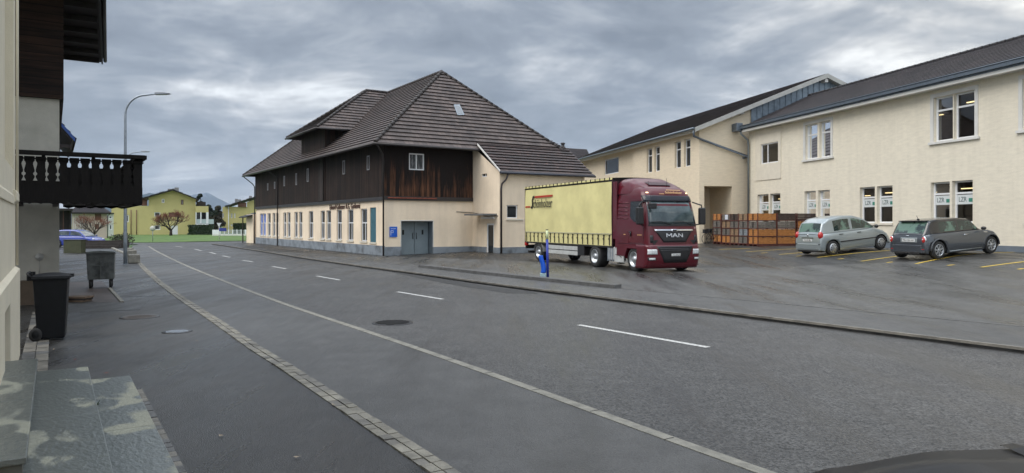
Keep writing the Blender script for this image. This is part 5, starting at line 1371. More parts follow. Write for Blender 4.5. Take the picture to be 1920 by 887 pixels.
for s in (-1,1):
    ellip(t,'tail_light',(rx_+.10,s*.665,.88),.12,.10,.16,M_redl)
    boxp(t,'bumper_strip',rx_-.01,rx_+.2,s*.46,s*.72,.49,.525,M_black,.01)
    mb=MB(); mb.ball((1.0,s*.93,1.05),.07,.10,.08,12); mb.build('side_mirror',M_black,t)
    mb=MB(); mb.prism([(-.92,.53),(1.05,.55),(1.05,.585),(-.92,.575)],lambda u,v,d:k['sp'](u,v,d,s),0,.02); mb.build('rub_strip',M_black,t)
    for x in (-.95,.02): mb=MB(); mb.tube([k['sp'](x,.87,.022,s),k['sp'](x+.2,.87,.022,s)],.016,6); mb.build('door_handle',M_black,t)
ellip(t,'boot_badge',(rx_+.03,0,.89),.02,.04,.05,M_chrome)
mb=MB(); mb.tube([(-1.3,0,1.6),(-1.42,0,1.74)],.008,5); mb.build('roof_aerial',M_black,t)
# blue car far left
pq=G(150,463,.05)
t,k=car('small_car','bright blue small car parked beyond the balcony beside the planting bed',Vector((G(137,464.5,.05).x,G(137,464.5,.05).y+.7,.05)),R(-4),3.85,1.70,1.46,Mblu,Mblu,.9,
  [(-1.92,.55),(-1.90,.8),(-1.8,.95),(-.6,.95),(.7,.95),(1.2,.89),(1.6,.80),(1.82,.66),(1.92,.48)],
  [(-1.82,.95),(-1.5,1.42),(-.8,1.47),(.1,1.46),(.45,1.38),(1.15,.93)],(-1.2,1.22),.31,spokes=5,pill=((-.25,-.17),),door=([(-.2,.26),(-.18,.92)],[(.8,.3),(.85,.9)]),winx=(-1.2,.92),pane=M_rglass)
for s in (-1,1):
    ellip(t,'headlight',(1.72,s*.62,.70),.12,.11,.07,M_lens); mb=MB(); mb.ball((.95,s*.93,.98),.07,.09,.06,10); mb.build('side_mirror',Mblu,t)
# black car in the foreground, only its bonnet and windscreen foot in view
t,k=car('dark_car','black car in the near foreground with only its bonnet edge in view',Vector((3.05,2.28,.062)),R(177),4.4,1.80,1.46,Mblk,Mblk,.9,
  [(-2.2,.5),(-2.15,.8),(-2.0,.98),(-.6,.98),(.6,1.0),(.8,1.0),(1.2,.985),(1.7,.90),(1.95,.82),(2.1,.7),(2.2,.5)],
  [(-1.9,.98),(-1.3,1.40),(-.6,1.46),(-.1,1.44),(.3,1.36),(.95,1.0)],(-1.33,1.37),.33,spokes=5,pill=((-.6,-.5),),winx=(-1.5,.5),pane=M_rglass)
# ---------------------------------------------------------------- chalet on the left
CO=Vector((-11.4,18.0,.05))
ch=thing('chalet','old chalet at the left with dark board upper storey above grey plaster and deep eaves','building',CO,TANG)
M_grp=mat('grey_plaster',(.47,.455,.40),.9,var=.12,vscale=1.6,bump=.5,bscale=60)
mb=MB(); mb.box(-9,0,0,8.2,-.1,5.15); mb.build('wall',M_grp,ch)
mb=MB(); mb.box(-9,.09,-.12,8.4,5.1,9.6); mb.build('timber_storey',M_hwood,ch)
mb=MB(); mb.box(-2.6,-.02,-.35,-.01,-.05,.58); mb.build('brown_base',mat('brown_base',(.11,.08,.055),.8,var=.15,vscale=3),ch)
mb=MB(); mb.prism([(-9,-4.2),(.60,-4.2),(1.34,8.7),(-9,8.7)],lambda u,v,d:Vector((u,v,d)),7.85,7.97)
for k in range(9): mb.box(.1,.58+k*.083,-3.6+k*1.45,-3.46+k*1.45,7.70,7.85)
mb.build('soffit',M_soff,ch)
mb=MB(); tiles(mb,[(.62,-4.3,7.98),(1.38,8.8,7.98),(-5,8.8,11.2),(-5,-4.3,11.2)],course=.4); mb.prism([(.60,-4.3),(.65,-4.3),(1.40,8.8),(1.35,8.8)],lambda u,v,d:Vector((u,v,d)),7.8,8.05); mb.tube([(.72,-4.3,7.93),(1.47,8.8,7.93)],.06,8); mb.build('roof',[M_tile2,M_soff],ch,merge=False)
mb=MB(); mb.lathe([(.09,0),(.09,.05),(.05,.06),(.05,.09),(.001,.09)],(-.42,-.0,1.15),(0,-1,0),14); mb.tube([(-.42,-.012,1.1),(-.42,-.012,.7)],.008,5); mb.build('wall_socket',mat('socket_grey',(.42,.42,.40),.5),ch)
bal=MB(); 
M_bdk=mat('balcony_black_brown',(.006,.005,.0045),.8,spec=.2,var=.4,vscale=6,bump=.3,bscale=20,stretch=(8,8,1))
BO=Vector((CO.x,CO.y,0))+TY*(-2.9); xr_=on_line(BO,TX,267); xl_=on_line(BO,TX,20)
zb_,zt_=2.40,3.52
mb=MB(); mb.box(xl_-1,xr_-.05,-2.86,-.15,zb_+.08,zb_+.2); mb.box(.1,xr_-.05,-.15,2.2,zb_+.08,zb_+.2)
for k in range(20):
    if xr_-.3-k*.72>xl_-1: mb.box(xr_-.3-k*.72,xr_-.18-k*.72,-2.8,-.02,zb_-.0,zb_+.08)
balf=mb.build('balcony_floor',M_soff,ch)
def railing(P,n,sp_,wood):
    prof=[(0,.0),(.02,.007),(.10,.030),(.15,.042),(.20,.030),(.28,.008),(.33,.010),(.37,.034),(.42,.036),(.46,.012),(.52,.008),(.60,.018),(.68,.030),(.74,.038),(.80,.030),(.84,.009),(.99,.009),(1.0,.009)]
    z0,z1=2.80,3.42
    mb=MB()
    for i in range(n):
        c=(i+.5)*sp_; h=sp_/2
        L_=[(c-h+.001,2.42+random.uniform(-.01,.01))]; 
        q=[(c-h-.002,2.44),(c,2.40),(c+h+.002,2.44),(c+h+.002,2.80)]+[(c+h-max(.0015,g),z0+(z1-z0)*t) for t,g in prof]+[(c-h+max(.0015,g),z0+(z1-z0)*t) for t,g in prof[::-1]]+[(c-h-.002,2.80)]
        mb.prism(q,P,0,.028)
    o=mb.build('railing_boards',wood,ch,merge=False)
    L=n*sp_
    mb=MB(); 
    for (a,b,d0,d1) in ((3.36,3.385,-.03,.06),(2.80,2.90,.03,.09)): mb.prism([(0,a),(L,a),(L,b),(0,b)],P,d0,d1)
    mb.prism([(-.05,3.455),(L+.08,3.455),(L+.08,3.54),(-.05,3.54)],P,-.09,.14)
    k=.0
    while k<=L: mb.prism([(k,2.5),(k+.07,2.5),(k+.07,3.46),(k,3.46)],P,.03,.09); k+=(L-.07)/3
    mb.build('handrail',wood,ch)
sp_=.205; n=int((xr_-xl_)/sp_)+2
railing(lambda u,v,d:Vector((xr_-u,-2.9+d,v)),n,sp_,M_bdk)
railing(lambda u,v,d:Vector((xr_-d,-2.9+.02+u,v)),19,.262,M_bdk)
railing(lambda u,v,d:Vector((.1+u,2.2-d,v)),int((xr_-.1)/.262)+1,.262,M_bdk)
mb=MB(); mb.box(.0,xr_-.2,-.5,-.45,2.5,3.30); mb.build('privacy_board',M_bdk,ch)
# house behind the chalet
c2=thing('neighbour_house','small house behind the chalet with a steep overhanging roof edge and open porch','building',(-20.6,32,.05),TANG)
mb=MB(); mb.box(-6,-.3,0,9,-.1,6.0); mb.build('wall',M_grp,c2)
mb=MB(); tiles(mb,[(.85,-.8,5.75),(.85,9,5.75),(-2.5,9,9.9),(-2.5,-.8,9.9)]); tiles(mb,[(-6,9,5.75),(-6,-.8,5.75),(-2.5,-.8,9.9),(-2.5,9,9.9)]); mb.build('roof',[M_tile2,M_soff],c2,merge=False)
mb=MB(); mb.prism([(.87,5.6),(.87,5.78),(-2.5,9.95),(-2.5,9.78)],lambda u,v,d:Vector((u,-.82-d,v)),0,.04); mb.build('verge_board',mat('blue_verge',(.02,.06,.22),.5),c2)
mb=MB(); mb.box(-.3,.7,-.6,-.45,5.35,5.5); mb.box(.2,.32,-.6,8,5.3,5.45); mb.build('purlin',M_soff,c2)
# near cream house and its plinth
HO=Vector((-7.42,10.78,.05))
hs_=thing('near_house','cream rendered house wall at the left edge with projecting plinth and moulded ledge','building',HO,TANG)
M_cr=mat('near_cream_render',(.62,.57,.45),.85,var=.05,vscale=1.5,bump=.25,bscale=70)
mb=MB(); Fh=Face((0,0,0),(0,-1,0),(-1,0,0))
bw0,bw1=2.0,2.95
def ha(px): return on_line(HO,-TY,px)
bw0,bw1=ha(19.5),ha(9.5)
wall(mb,Fh,0,11,-.1,1.30,[(bw0,bw1,.10,1.05,.12)],.12); mb.poly([Fh.P(0,1.30),Fh.P(11,1.30),Fh.P(11,1.38,.12),Fh.P(0,1.38,.12)])
mb.poly([(0,0,-.1),(-8,0,-.1),(-8,0,1.38),(0,0,1.3)]); mb.build('plinth',M_cr,hs_)
mb=MB(); bar(mb,Fh,bw0,bw1,.10,1.05,.11,.13); mb.build('basement_panel',mat('basement_panel',(.30,.28,.22),.8,var=.1,vscale=3),hs_)
Fu=Face((-.06,0,0),(0,-1,0),(-1,0,0))
mb=MB(); wall(mb,Fu,0,11,1.3,8,[(.55,9,2.75,8,.10)],.10); mb.poly([(-.06,0,1.3),(-8,0,1.3),(-8,0,8),(-.06,0,8)]); mb.poly([Fu.P(.55,2.75,.1),Fu.P(9,2.75,.1),Fu.P(9,8,.1),Fu.P(.55,8,.1)]); mb.build('wall',M_cr,hs_)
mb=MB(); mb.prism([(-.35,2.46),(-.03,2.46),(-.01,2.42),(-.01,2.31),(-.06,2.26),(-.35,2.26)],lambda u,v,d:Vector((u,d,v)),-.75,.03); mb.prism([(-.35,2.40),(-.06,2.40),(-.04,2.36),(-.04,2.25),(-.35,2.22)],lambda u,v,d:Vector((u,d,v)),-11,-.77); mb.build('moulded_ledge',M_cr,hs_,bevel=.008)
mb=MB(); mb.tube([(-.035,.02,1.35),(-.035,.02,8)],.018,8); mb.build('corner_conduit',M_cr,hs_)
# stone steps
M_slate=bpy.data.materials.new('wet_slate'); M_slate.use_nodes=True
def _slate():
    t=M_slate.node_tree; b=t.nodes['Principled BSDF']; nn=t.nodes; lk=t.links
    tc_=nn.new('ShaderNodeTexCoord'); mp=nn.new('ShaderNodeMapping'); mp.inputs['Scale'].default_value=(1.5,1.0,1); mp.inputs['Rotation'].default_value=(0,0,.5); lk.new(tc_.outputs['Object'],mp.inputs[0])
    n=nn.new('ShaderNodeTexNoise'); n.inputs['Scale'].default_value=1.5; n.inputs['Detail'].default_value=4; n.inputs['Roughness'].default_value=.45; n.inputs['Distortion'].default_value=.4; lk.new(mp.outputs[0],n.inputs[0])
    r=nn.new('ShaderNodeValToRGB'); r.color_ramp.elements[0].position=.54; r.color_ramp.elements[0].color=(0,0,0,1); r.color_ramp.elements[1].position=.60; r.color_ramp.elements[1].color=(1,1,1,1); lk.new(n.outputs[0],r.inputs[0])
    n2=nn.new('ShaderNodeTexNoise'); n2.inputs['Scale'].default_value=14; n2.inputs['Detail'].default_value=8; n2.inputs['Roughness'].default_value=.75; lk.new(tc_.outputs['Object'],n2.inputs[0])
    def ramp(c1,c2):
        q=nn.new('ShaderNodeValToRGB'); q.color_ramp.elements[0].position=.3; q.color_ramp.elements[0].color=(*c1,1); q.color_ramp.elements[1].position=.7; q.color_ramp.elements[1].color=(*c2,1); lk.new(n2.outputs[0],q.inputs[0]); return q.outputs[0]
    mx=nn.new('ShaderNodeMix'); mx.data_type='RGBA'; lk.new(r.outputs[0],mx.inputs[0]); lk.new(ramp((.080,.090,.086),(.135,.148,.14)),mx.inputs[6]); lk.new(ramp((.20,.205,.165),(.28,.28,.225)),mx.inputs[7]); lk.new(mx.outputs[2],b.inputs['Base Color'])
    mr=nn.new('ShaderNodeMapRange'); lk.new(r.outputs[0],mr.inputs[0]); mr.inputs[3].default_value=.28; mr.inputs[4].default_value=.7; lk.new(mr.outputs[0],b.inputs['Roughness'])
    w_=nn.new('ShaderNodeTexNoise'); w_.inputs['Scale'].default_value=30; w_.inputs['Detail'].default_value=3; mp2=nn.new('ShaderNodeMapping'); mp2.inputs['Scale'].default_value=(1,.45,1); mp2.inputs['Rotation'].default_value=(0,0,.7); lk.new(tc_.outputs['Object'],mp2.inputs[0]); lk.new(mp2.outputs[0],w_.inputs[0])
    bp=nn.new('ShaderNodeBump'); bp.inputs['Strength'].default_value=.6; bp.inputs['Distance'].default_value=.012; lk.new(w_.outputs[0],bp.inputs['Height']); lk.new(bp.outputs[0],b.inputs['Normal'])
_slate()
stp=thing('stone_steps','wet slate entrance steps with pale dry patches at the lower left','steps',HO,TANG)
def slabs(x0,x1,ys,z,th=.045):
    for a,b in zip(ys,ys[1:]):
        mb=MB(); mb.box(x0,x1,b+.004,a-.004,z-th,z); mb.build('tread_slab',M_slate,stp,bevel=.006)
slabs(-.6,.275,(-3.36,-4.35,-5.55,-7.43),.45); slabs(.245,.765,(-3.33,-5.73,-8.2,-9.5),.30); slabs(.745,1.20,(-3.35,-5.85,-7.9,-9.5),.15)
M_ris=mat('step_riser',(.10,.10,.085),.8,var=.2,vscale=5)
mb=MB(); mb.box(-.6,.25,-7.40,-3.40,-.05,.405); mb.box(-.6,.735,-9.5,-3.39,-.05,.255); mb.box(-.6,1.175,-9.5,-3.40,-.05,.105); mb.build('risers',M_ris,stp)
mb=MB(); mb.box(-.6,.24,-9.5,-7.44,.0,.32); mb.build('platform_base',mat('tan_base',(.32,.25,.15),.85,var=.15,vscale=4),stp)
# cobbles beside steps and slab gutter at the house foot
mb=MB(); k=-3.55
while k>-9.5:
    l=random.uniform(.13,.19); h=random.uniform(.0,.008); mb.box(1.205,1.31,k-l+.01,k,-.04,.012+h,random.choice((0,1))); k-=l
o=mb.build('edging_cobbles',[M_sett2,M_kdark],None); o['kind']='structure'; o.location=HO; o.rotation_euler=(0,0,TANG)
mb=MB(); k=6.0
while k>-3.3:
    l=random.uniform(.25,.42)
    for a,b in ((.03,.19),(.20,.36)): mb.box(a,b,k-l+.015,k,-.04,.006+random.uniform(0,.012),random.choice((0,1)))
    k-=l
o=mb.build('gutter_stones',[M_sett2,M_kdark],None); o['kind']='structure'; o.location=HO; o.rotation_euler=(0,0,TANG)
# weed on the step
wd=thing('weed','small green weed growing out of the step edge','weed',HO+TX*.78+TY*(-4.75)+Vector((0,0,.15)),0)
mb=MB(); random.seed(5)
for i in range(16):
    a=random.uniform(0,6.28); l=random.uniform(.03,.07); d=Vector((math.cos(a),math.sin(a),random.uniform(.3,1.2))).normalized(); s=Vector((-d.y,d.x,0)).normalized()*.007
    p=Vector((random.uniform(-.02,.02),random.uniform(-.03,.03),0)); mb.poly([p-s,p+s,p+d*l+s*.4,p+d*l-s*.4])
mb.build('leaves',mat('weed_green',(.03,.06,.015),.7),wd)
ll=MB()
for px,py,c in ((140,675,1),(101,656,0),(1115//2,858,0),(370,640,0),(200,700,1),(1250/2,760,0),(90,600,0),(415,818,0)):
    p=G(px,py,.062); a=random.uniform(0,6.28)
    q=[(0.05,0),(.02,.02),(-.03,.015),(-.045,-.005),(-.01,-.022)]
    ll.poly([(p.x+x*.7*math.cos(a)-y*.7*math.sin(a),p.y+x*.7*math.sin(a)+y*.7*math.cos(a),.066+.01*abs(x)/.05) for x,y in q],c)
o=ll.build('fallen_leaves',[mat('pale_leaf',(.30,.24,.17),.7),mat('red_leaf',(.28,.05,.03),.7)]); tag(o,'few scattered fallen leaves on the asphalt','leaves'); o['kind']='stuff'
# ---------------------------------------------------------------- bins
bp_=G(91,641,.05); 
wb_=thing('wheelie_bin','tall black two-wheeled bin standing beside the cream house','bin',(bp_.x-.17,bp_.y+.30,.05),R(28)); wb_.scale=(.84,.9,1.0)
M_bin=mat('bin_black_plastic',(.005,.006,.008),.5,spec=.3,var=.2,vscale=8,bump=.1,bscale=60)
mb=MB()   # tapered body, x: left(back, wheels) .. right(front)
def frus(mb,a,b): # a,b=(x0,x1,y0,y1,z)
    q=[[(c[0],c[2],c[4]),(c[1],c[2],c[4]),(c[1],c[3],c[4]),(c[0],c[3],c[4])] for c in (a,b)]
    mb.poly(q[0]);mb.poly(q[1])
    for i in range(4): mb.poly([q[0][i],q[0][(i+1)%4],q[1][(i+1)%4],q[1][i]])
frus(mb,(-.20,.27,-.22,.22,.03),(-.27,.33,-.28,.28,1.05)); mb.build('bin_body',M_bin,wb_,bevel=.025,seg=3)
mb=MB(); mb.box(-.29,.36,-.30,.30,1.03,1.075); mb.build('bin_rim',M_bin,wb_,bevel=.012)
mb=MB(); 
mb.grid(lambda u,v:Vector((-.30+.70*u,-.29+.58*v,1.085+.055*math.sin(math.pi*min(1,u*1.0+.02))**.6*math.sin(math.pi*v)**.4)),16,12); mb.box(-.30,.40,-.29,.29,1.075,1.088); mb.box(.33,.42,-.1,.1,1.06,1.11)
mb.build('bin_lid',M_bin,wb_)
mb=MB(); mb.tube([(-.27,-.26,1.04),(-.36,-.24,1.14),(-.37,.24,1.14),(-.27,.26,1.04)],.022,8); mb.box(-.37,-.27,-.24,-.20,1.02,1.15); mb.box(-.37,-.27,.20,.24,1.02,1.15); mb.build('handle',M_bin,wb_)
mb=MB(); mb.tube([(-.22,-.27,.11),(-.22,.27,.11)],.015,6); mb.build('axle',M_galv,wb_)
for s in (-1,1):
    mb=MB(); mb.lathe([(.06,-.03*1),(.11,-.03),(.115,0),(.11,.03),(.06,.03)],(-.22,s*.27,.115),(0,1,0),20); wq=mb.build('wheel',M_rubber,wb_)
    mb=MB(); mb.lathe([(.065,-.02),(.03,-.032),(.001,-.035)],(-.22,s*.27,.115),(0,1,0),14); mb.lathe([(.065,.02),(.03,.032),(.001,.035)],(-.22,s*.27,.115),(0,1,0),14); mb.build('wheel_hub',M_bin,wq)
cp=G(186,541.5,.05)
cn=thing('steel_container','grey galvanised four-wheeled refuse container standing on the forecourt','container',(cp.x-.20,cp.y+.45,.05),R(27)); cn.scale=(.9,.9,1)
M_cont=mat('weathered_galvanised',(.12,.13,.128),.5,metal=.35,var=.35,vscale=5,rvar=.15)
sc_=22/1340
mb=MB(); frus(mb,(-.38,.40,-.35,.35,.27),(-.42,.42,-.42,.42,1.06)); mb.build('container_body',M_cont,cn,bevel=.015)
mb=MB(); mb.box(-.015,.015,-.43,-.36,.3,1.05); mb.box(-.2,.16,-.43,-.39,.68,.70); mb.build('ribs',M_cont,cn)
mb=MB(); mb.prism([(-.47,1.06),(.47,1.06),(.42,1.12),(0,1.15),(-.42,1.12)],lambda u,v,d:Vector((u,d,v)),-.46,.46); mb.build('container_lid',M_cont,cn,bevel=.01)
for x in (-.30,.30):
    for y in (-.3,.3):
        mb=MB(); mb.lathe([(.04,-.03),(.10,-.03),(.105,0),(.10,.03),(.04,.03)],(x,y,.105),(1,0.25,0),18); mb.box(x-.05,x+.05,y-.03,y+.03,.16,.27); mb.build('castor',M_rubber,cn)
# low stack of boards
q=G(137,566.5,.05); sb_=thing('board_stack','low weathered stack of boards lying behind the black bin','board stack',(q.x,q.y+.2,.05),0)
for i in range(3):
    mb=MB(); mb.box(-.28+.02*i,.24+.03*i,-.2,.2,.0+.045*i,.04+.045*i); mb.build('board',mat('old_board',(.16,.11,.075),.8,var=.3,vscale=6) if i!=1 else M_soff,sb_)
# kerb strip by the container
strip('kerb',[G(205,541,.05),G(229,567,.05)],-.04,.04,.0,.085,M_kerb)
# ---------------------------------------------------------------- lamps, bed, blocks
def lamp(base,label,hgt,arm,grp='street lamps along the pavement'):
    t=thing('street_lamp',label,'street lamp',base,0,grp)
    mb=MB(); r=1.05
    path=[(0,0,0),(0,0,1.2),(0,0,3),(0,0,hgt-1.0)]+[(1.0*(1-math.cos(a)),0,hgt-1.0+.95*math.sin(a)) for a in [math.pi/2*i/8 for i in range(1,9)]]+[(arm-.6,0,hgt+.02)]
    rr=[.085,.085,.07,.052]+[.045]*8+[.035]
    mb.tube(path,rr,12); mb.build('pole',M_galv,t)
    mb=MB(); mb.prism([(arm-.72,hgt-.04),(arm-.1,hgt-.02),(arm+.02,hgt+.02),(arm-.2,hgt+.08),(arm-.66,hgt+.09)],lambda u,v,d:Vector((u,d,v)),-.13,.13); mb.build('lamp_head',mat('lamp_head_grey',(.28,.30,.33),.4,metal=.4),t,bevel=.02)
    mb=MB(); mb.poly([(arm-.6,-.09,hgt-.042),(arm-.15,-.09,hgt-.035),(arm-.15,.09,hgt-.035),(arm-.6,.09,hgt-.042)]); mb.build('diffuser',M_lens,t)
    mb=MB(); mb.box(-.09,.09,-.09,.09,0,.03); mb.build('base_plate',M_galv,t)
    return t
lamp(G(235,496,.05),'tall curved grey street lamp rising beside the granite blocks, nearer of the two',8.22,2.15)
lamp(Vector((-33.6,62,.05)),'farther street lamp whose arm shows just above the balcony',8.2,2.15)
random.seed(11)
for i,(px,py,w,h,lb) in enumerate(((247,494,.52,.45,'largest rough granite block at the foot of the lamp'),(243,480,.55,.36,'second granite block, just behind the largest one'),(239,473.5,.5,.3,'small granite block third from the lamp along the bed'))):
    p=G(px,py,.05); t=thing('granite_block',lb,'stone block',(p.x,p.y+.2,.05),TANG+random.uniform(-.15,.15),'granite blocks edging the bed')
    mb=MB(); mb.grid(lambda u,v:Vector((0,0,0)),1,1) if 0 else None
    mb.box(-w/2,w/2,-.25,.25,0,h); o=mb.build('stone',M_kerb,t,bevel=.05,seg=2)
bed=thing('bed_wall','low dark sleeper wall around the planting bed by the blue car','wall',G(215,466,.05),R(8))
for i,(x0,x1,y,z) in enumerate(((-2.2,.3,0,.25),(-2.6,.2,.8,.42),(-3.2,.3,1.9,.6))):
    mb=MB(); mb.box(x0,x1,y,y+.18,0,z); mb.build('sleeper',mat('dark_sleeper',(.03,.024,.02),.8,var=.3,vscale=4),bed,bevel=.01)
strip('kerb',resample([G(236,477,.05),G(222,471,.05),G(205,463.5,.05),G(190,460,.05)],1),-.08,.08,.0,.14,M_kerb)
M_shr=mat('dark_shrub_leaf',(.022,.035,.016),.8,col2=(.06,.055,.03),vscale=2)
def leafcloud(mb,c,rx,ry,rz,n,s,m=0,flat=.0):
    for i in range(n):
        while True:
            p=Vector((random.uniform(-1,1),random.uniform(-1,1),random.uniform(-1,1)))
            if p.length<1 and p.length>random.random()**.5*.8: break
        q=Vector((c[0]+p.x*rx,c[1]+p.y*ry,c[2]+p.z*rz)); a=Vector((random.gauss(0,1),random.gauss(0,1),random.gauss(0,1))).normalized(); b=a.cross(Vector((random.gauss(0,1),random.gauss(0,1),random.gauss(0,1)))).normalized()
        k=s*random.uniform(.6,1.4); mb.poly([q-a*k-b*k*.5,q+a*k-b*k*.5,q+a*k*.6+b*k*.7,q-a*k*.6+b*k*.6],m)
p=G(200,461,.05); t=thing('bed_shrub','low dark green shrubs growing in the planting bed near the blue car','shrub',(p.x,p.y+2.6,.05),0)
mb=MB(); 
for i in range(9): leafcloud(mb,(random.uniform(-1.1,.9),random.uniform(-.6,.6),.45+random.uniform(-.1,.25)),.55,.5,.45,150,.05)
mb.build('foliage',M_shr,t,merge=False,recalc=False)
p=G(131,475,.05); t=thing('utility_box','olive green utility box standing in front of the blue car','box',(p.x,p.y+.3,.05),0)
mb=MB(); mb.box(-.62,.58,0,.5,0,.86); mb.build('cabinet',mat('olive_cabinet',(.055,.06,.028),.6,var=.2,vscale=3),t,bevel=.02); mb=MB(); mb.box(-.65,.61,-.03,.53,.86,.90); mb.build('lid',mat('olive_cabinet_lid',(.045,.05,.03),.6),t)
# ---------------------------------------------------------------- marker post and blue guard
p=G(1027,522.5,.09)
t=thing('marker_post','slim blue marker pole with pale top standing by the dark kerb','post',(p.x,p.y,.09),0)
mb=MB(); mb.tube([(0,0,0),(-.02,0,1.38)],.045,12); mb.build('pole',mat('marker_blue',(.01,.03,.28),.4),t)
mb=MB(); mb.tube([(-.02,0,1.38),(-.025,0,1.70)],.047,12); mb.build('reflector_band',mat('marker_pale',(.55,.60,.35),.4),t)
mb=MB(); mb.tube([(-.025,0,1.70),(-.026,0,1.73)],.048,12); mb.build('cap',M_black,t)
t=thing('pole_guard','bright blue curved plastic guard with pale foot beside the marker pole','guard',(p.x-.17,p.y+.05,.09),0)
M_gb=mat('guard_blue',(.005,.09,.55),.4)
def gf(u,v):
    z=.20+v*.62; off=.05*math.sin(v*4.2+.5)-.05*v; a=(u-.5)*2.4
    return Vector((off+.13*math.sin(a)*(1-.12*v),-.10*math.cos(a),z))
t.scale=(.75,1,1)
mb=MB(); mb.grid(gf,14,14); mb.grid(lambda u,v:gf(u,v)+Vector((0,.03,0)),14,14); 
for v in (0,1):
    for i in range(14): mb.poly([gf(i/14,v),gf((i+1)/14,v),gf((i+1)/14,v)+Vector((0,.03,0)),gf(i/14,v)+Vector((0,.03,0))])
mb.build('shield',M_gb,t)
mb=MB(); mb.box(-.13,.15,-.09,.07,.0,.20); mb.build('foot',mat('pale_blue_foot',(.30,.42,.45),.5),t,bevel=.03)
# ---------------------------------------------------------------- crates
CW,CD,CHh=1.24,.99,.457
W_={'orange':mat('crate_orange_wood',(.40,.165,.045),.75,var=.32,vscale=5,stretch=(1,1,6),bump=.2),'grey':mat('crate_grey_wood',(.13,.115,.10),.8,var=.4,vscale=5,stretch=(1,1,6),bump=.2),
 'dark':mat('crate_dark_wood',(.055,.036,.028),.8,var=.5,vscale=5,stretch=(1,1,6),bump=.2),'tan':mat('crate_tan_wood',(.24,.155,.09),.8,var=.35,vscale=5,stretch=(1,1,6),bump=.2),'blue':mat('crate_bluegrey_wood',(.20,.215,.23),.8,var=.35,vscale=5,stretch=(1,1,6),bump=.2)}
M_fr=mat('crate_red_brown_frame',(.085,.022,.016),.6,var=.3,vscale=6)
def crate_proto(k):
    t=thing('wooden_crate','','crate'); a=.042
    mb=MB()
    for x in (0,CW-a):
        for y in (0,CD-a): mb.box(x,x+a,y,y+a,0,CHh-.004)
    for z in (0,): 
        mb.box(a,CW-a,.004,.03,.0,.05); mb.box(a,CW-a,CD-.03,CD-.004,0,.05); mb.box(.004,.03,a,CD-a,0,.05); mb.box(CW-.03,CW-.004,a,CD-a,0,.05)
    mb.build('frame',M_fr,t)
    mb=MB(); g=.008
    nb=4; h=(CHh-.06-.012)/nb
    for i in range(nb):
        z0=.055+i*h; z1=z0+h-g; j=random.uniform(0,.006)
        mb.box(a,CW-a,.012+j,.032+j,z0,z1); mb.box(a,CW-a,CD-.032,CD-.012,z0,z1); mb.box(CW-.032,CW-.012,a,CD-a,z0,z1); mb.box(.012+j,.032+j,a,CD-a,z0,z1)
    mb.build('boards',W_[k],t)
    mb=MB(); mb.box(.035,CW-.035,.035,CD-.035,.06,.08); mb.build('base_board',W_['dark'],t)
    mb=MB()
    for y in (CD*.44,CD*.54): mb.box(-.006,.012,y,y+.022,.07,CHh-.03)
    for x in (CW*.22,CW*.72): mb.box(x,x+.13,-.002,.014,CHh-.055,CHh-.03)
    mb.build('iron_strap',M_black,t)
    mb=MB()
    mb.box(.045,.06,.25,.72,.10,CHh-.05); mb.build('inner_lining',W_['dark'],t)
    return t
protos={k:crate_proto(k) for k in W_}
used=set()
def copy_thing(r):
    o=r.copy(); COL.objects.link(o)
    for c in list(r.children):
        q=c.copy(); COL.objects.link(q); q.parent=o
    return o
CR0=Vector((14.1,41.0,0))
lvl=['bottom','second lowest','third up','topmost']
stacks=[((0,0),'corner stack nearest the open yard',('orange','orange','grey','orange')),
 ((1,0),'middle stack of the long side',('orange','orange','grey','dark')),
 ((2,0),'last stack of the long side behind the silver car',('orange','orange','orange','dark')),
 ((0,1),'narrow-side stack next to the corner',('grey','blue','grey','tan')),
 ((0,2),'middle stack of the narrow side',('tan','tan','grey','dark')),
 ((0,3),'narrow-side stack with the white paper',('orange','grey','tan','grey')),
 ((0,4),'endmost stack nearest the bicycles',('orange','grey','grey','orange'))]
for (i,j),nm,kinds in stacks:
    base=CR0+WX*(i*(CW+.04)+random.uniform(-.03,.03))+WY*(j*(CD+.03)+random.uniform(-.0,.02)); gz=lotz(base.x+.5,base.y+.5)+.02+(.05 if (i,j)!=(0,4) else .08)
    if j>0: base=base+WX*random.uniform(-.05,.05)
    # pallet feet under each stack
    fp=thing('pallet','low wooden pallet under the '+nm,'pallet',(base.x,base.y,gz-.1),WANG,'pallets under the crates')
    for y in (.0,CD/2-.05,CD-.1): mb=MB(); mb.box(0,CW,y,y+.1,0,.095); mb.build('runner',M_fr,fp)
    for l,kd in enumerate(kinds):
        t=protos[kd] if kd not in used else copy_thing(protos[kd]); used.add(kd)
        t.location=(base.x+random.uniform(-.012,.012),base.y,gz+l*CHh); t.rotation_euler=(0,0,WANG+random.uniform(-.008,.008))
        wd_={'orange':'orange-brown','grey':'weathered grey','dark':'dark stained','tan':'dull tan','blue':'bluish grey'}[kd]
        t['label']=f'{wd_} crate, {lvl[l]} in the {nm}'; t['group']='stacked wooden crates beside the parked cars'
        if (i,j)==(0,3) and l==3:
            mb=MB(); mb.box(-.02,-.008,.22,.55,.10,.40); mb.build('paper_sheet',mat('paper_sheet',(.6,.62,.68),.6),t)
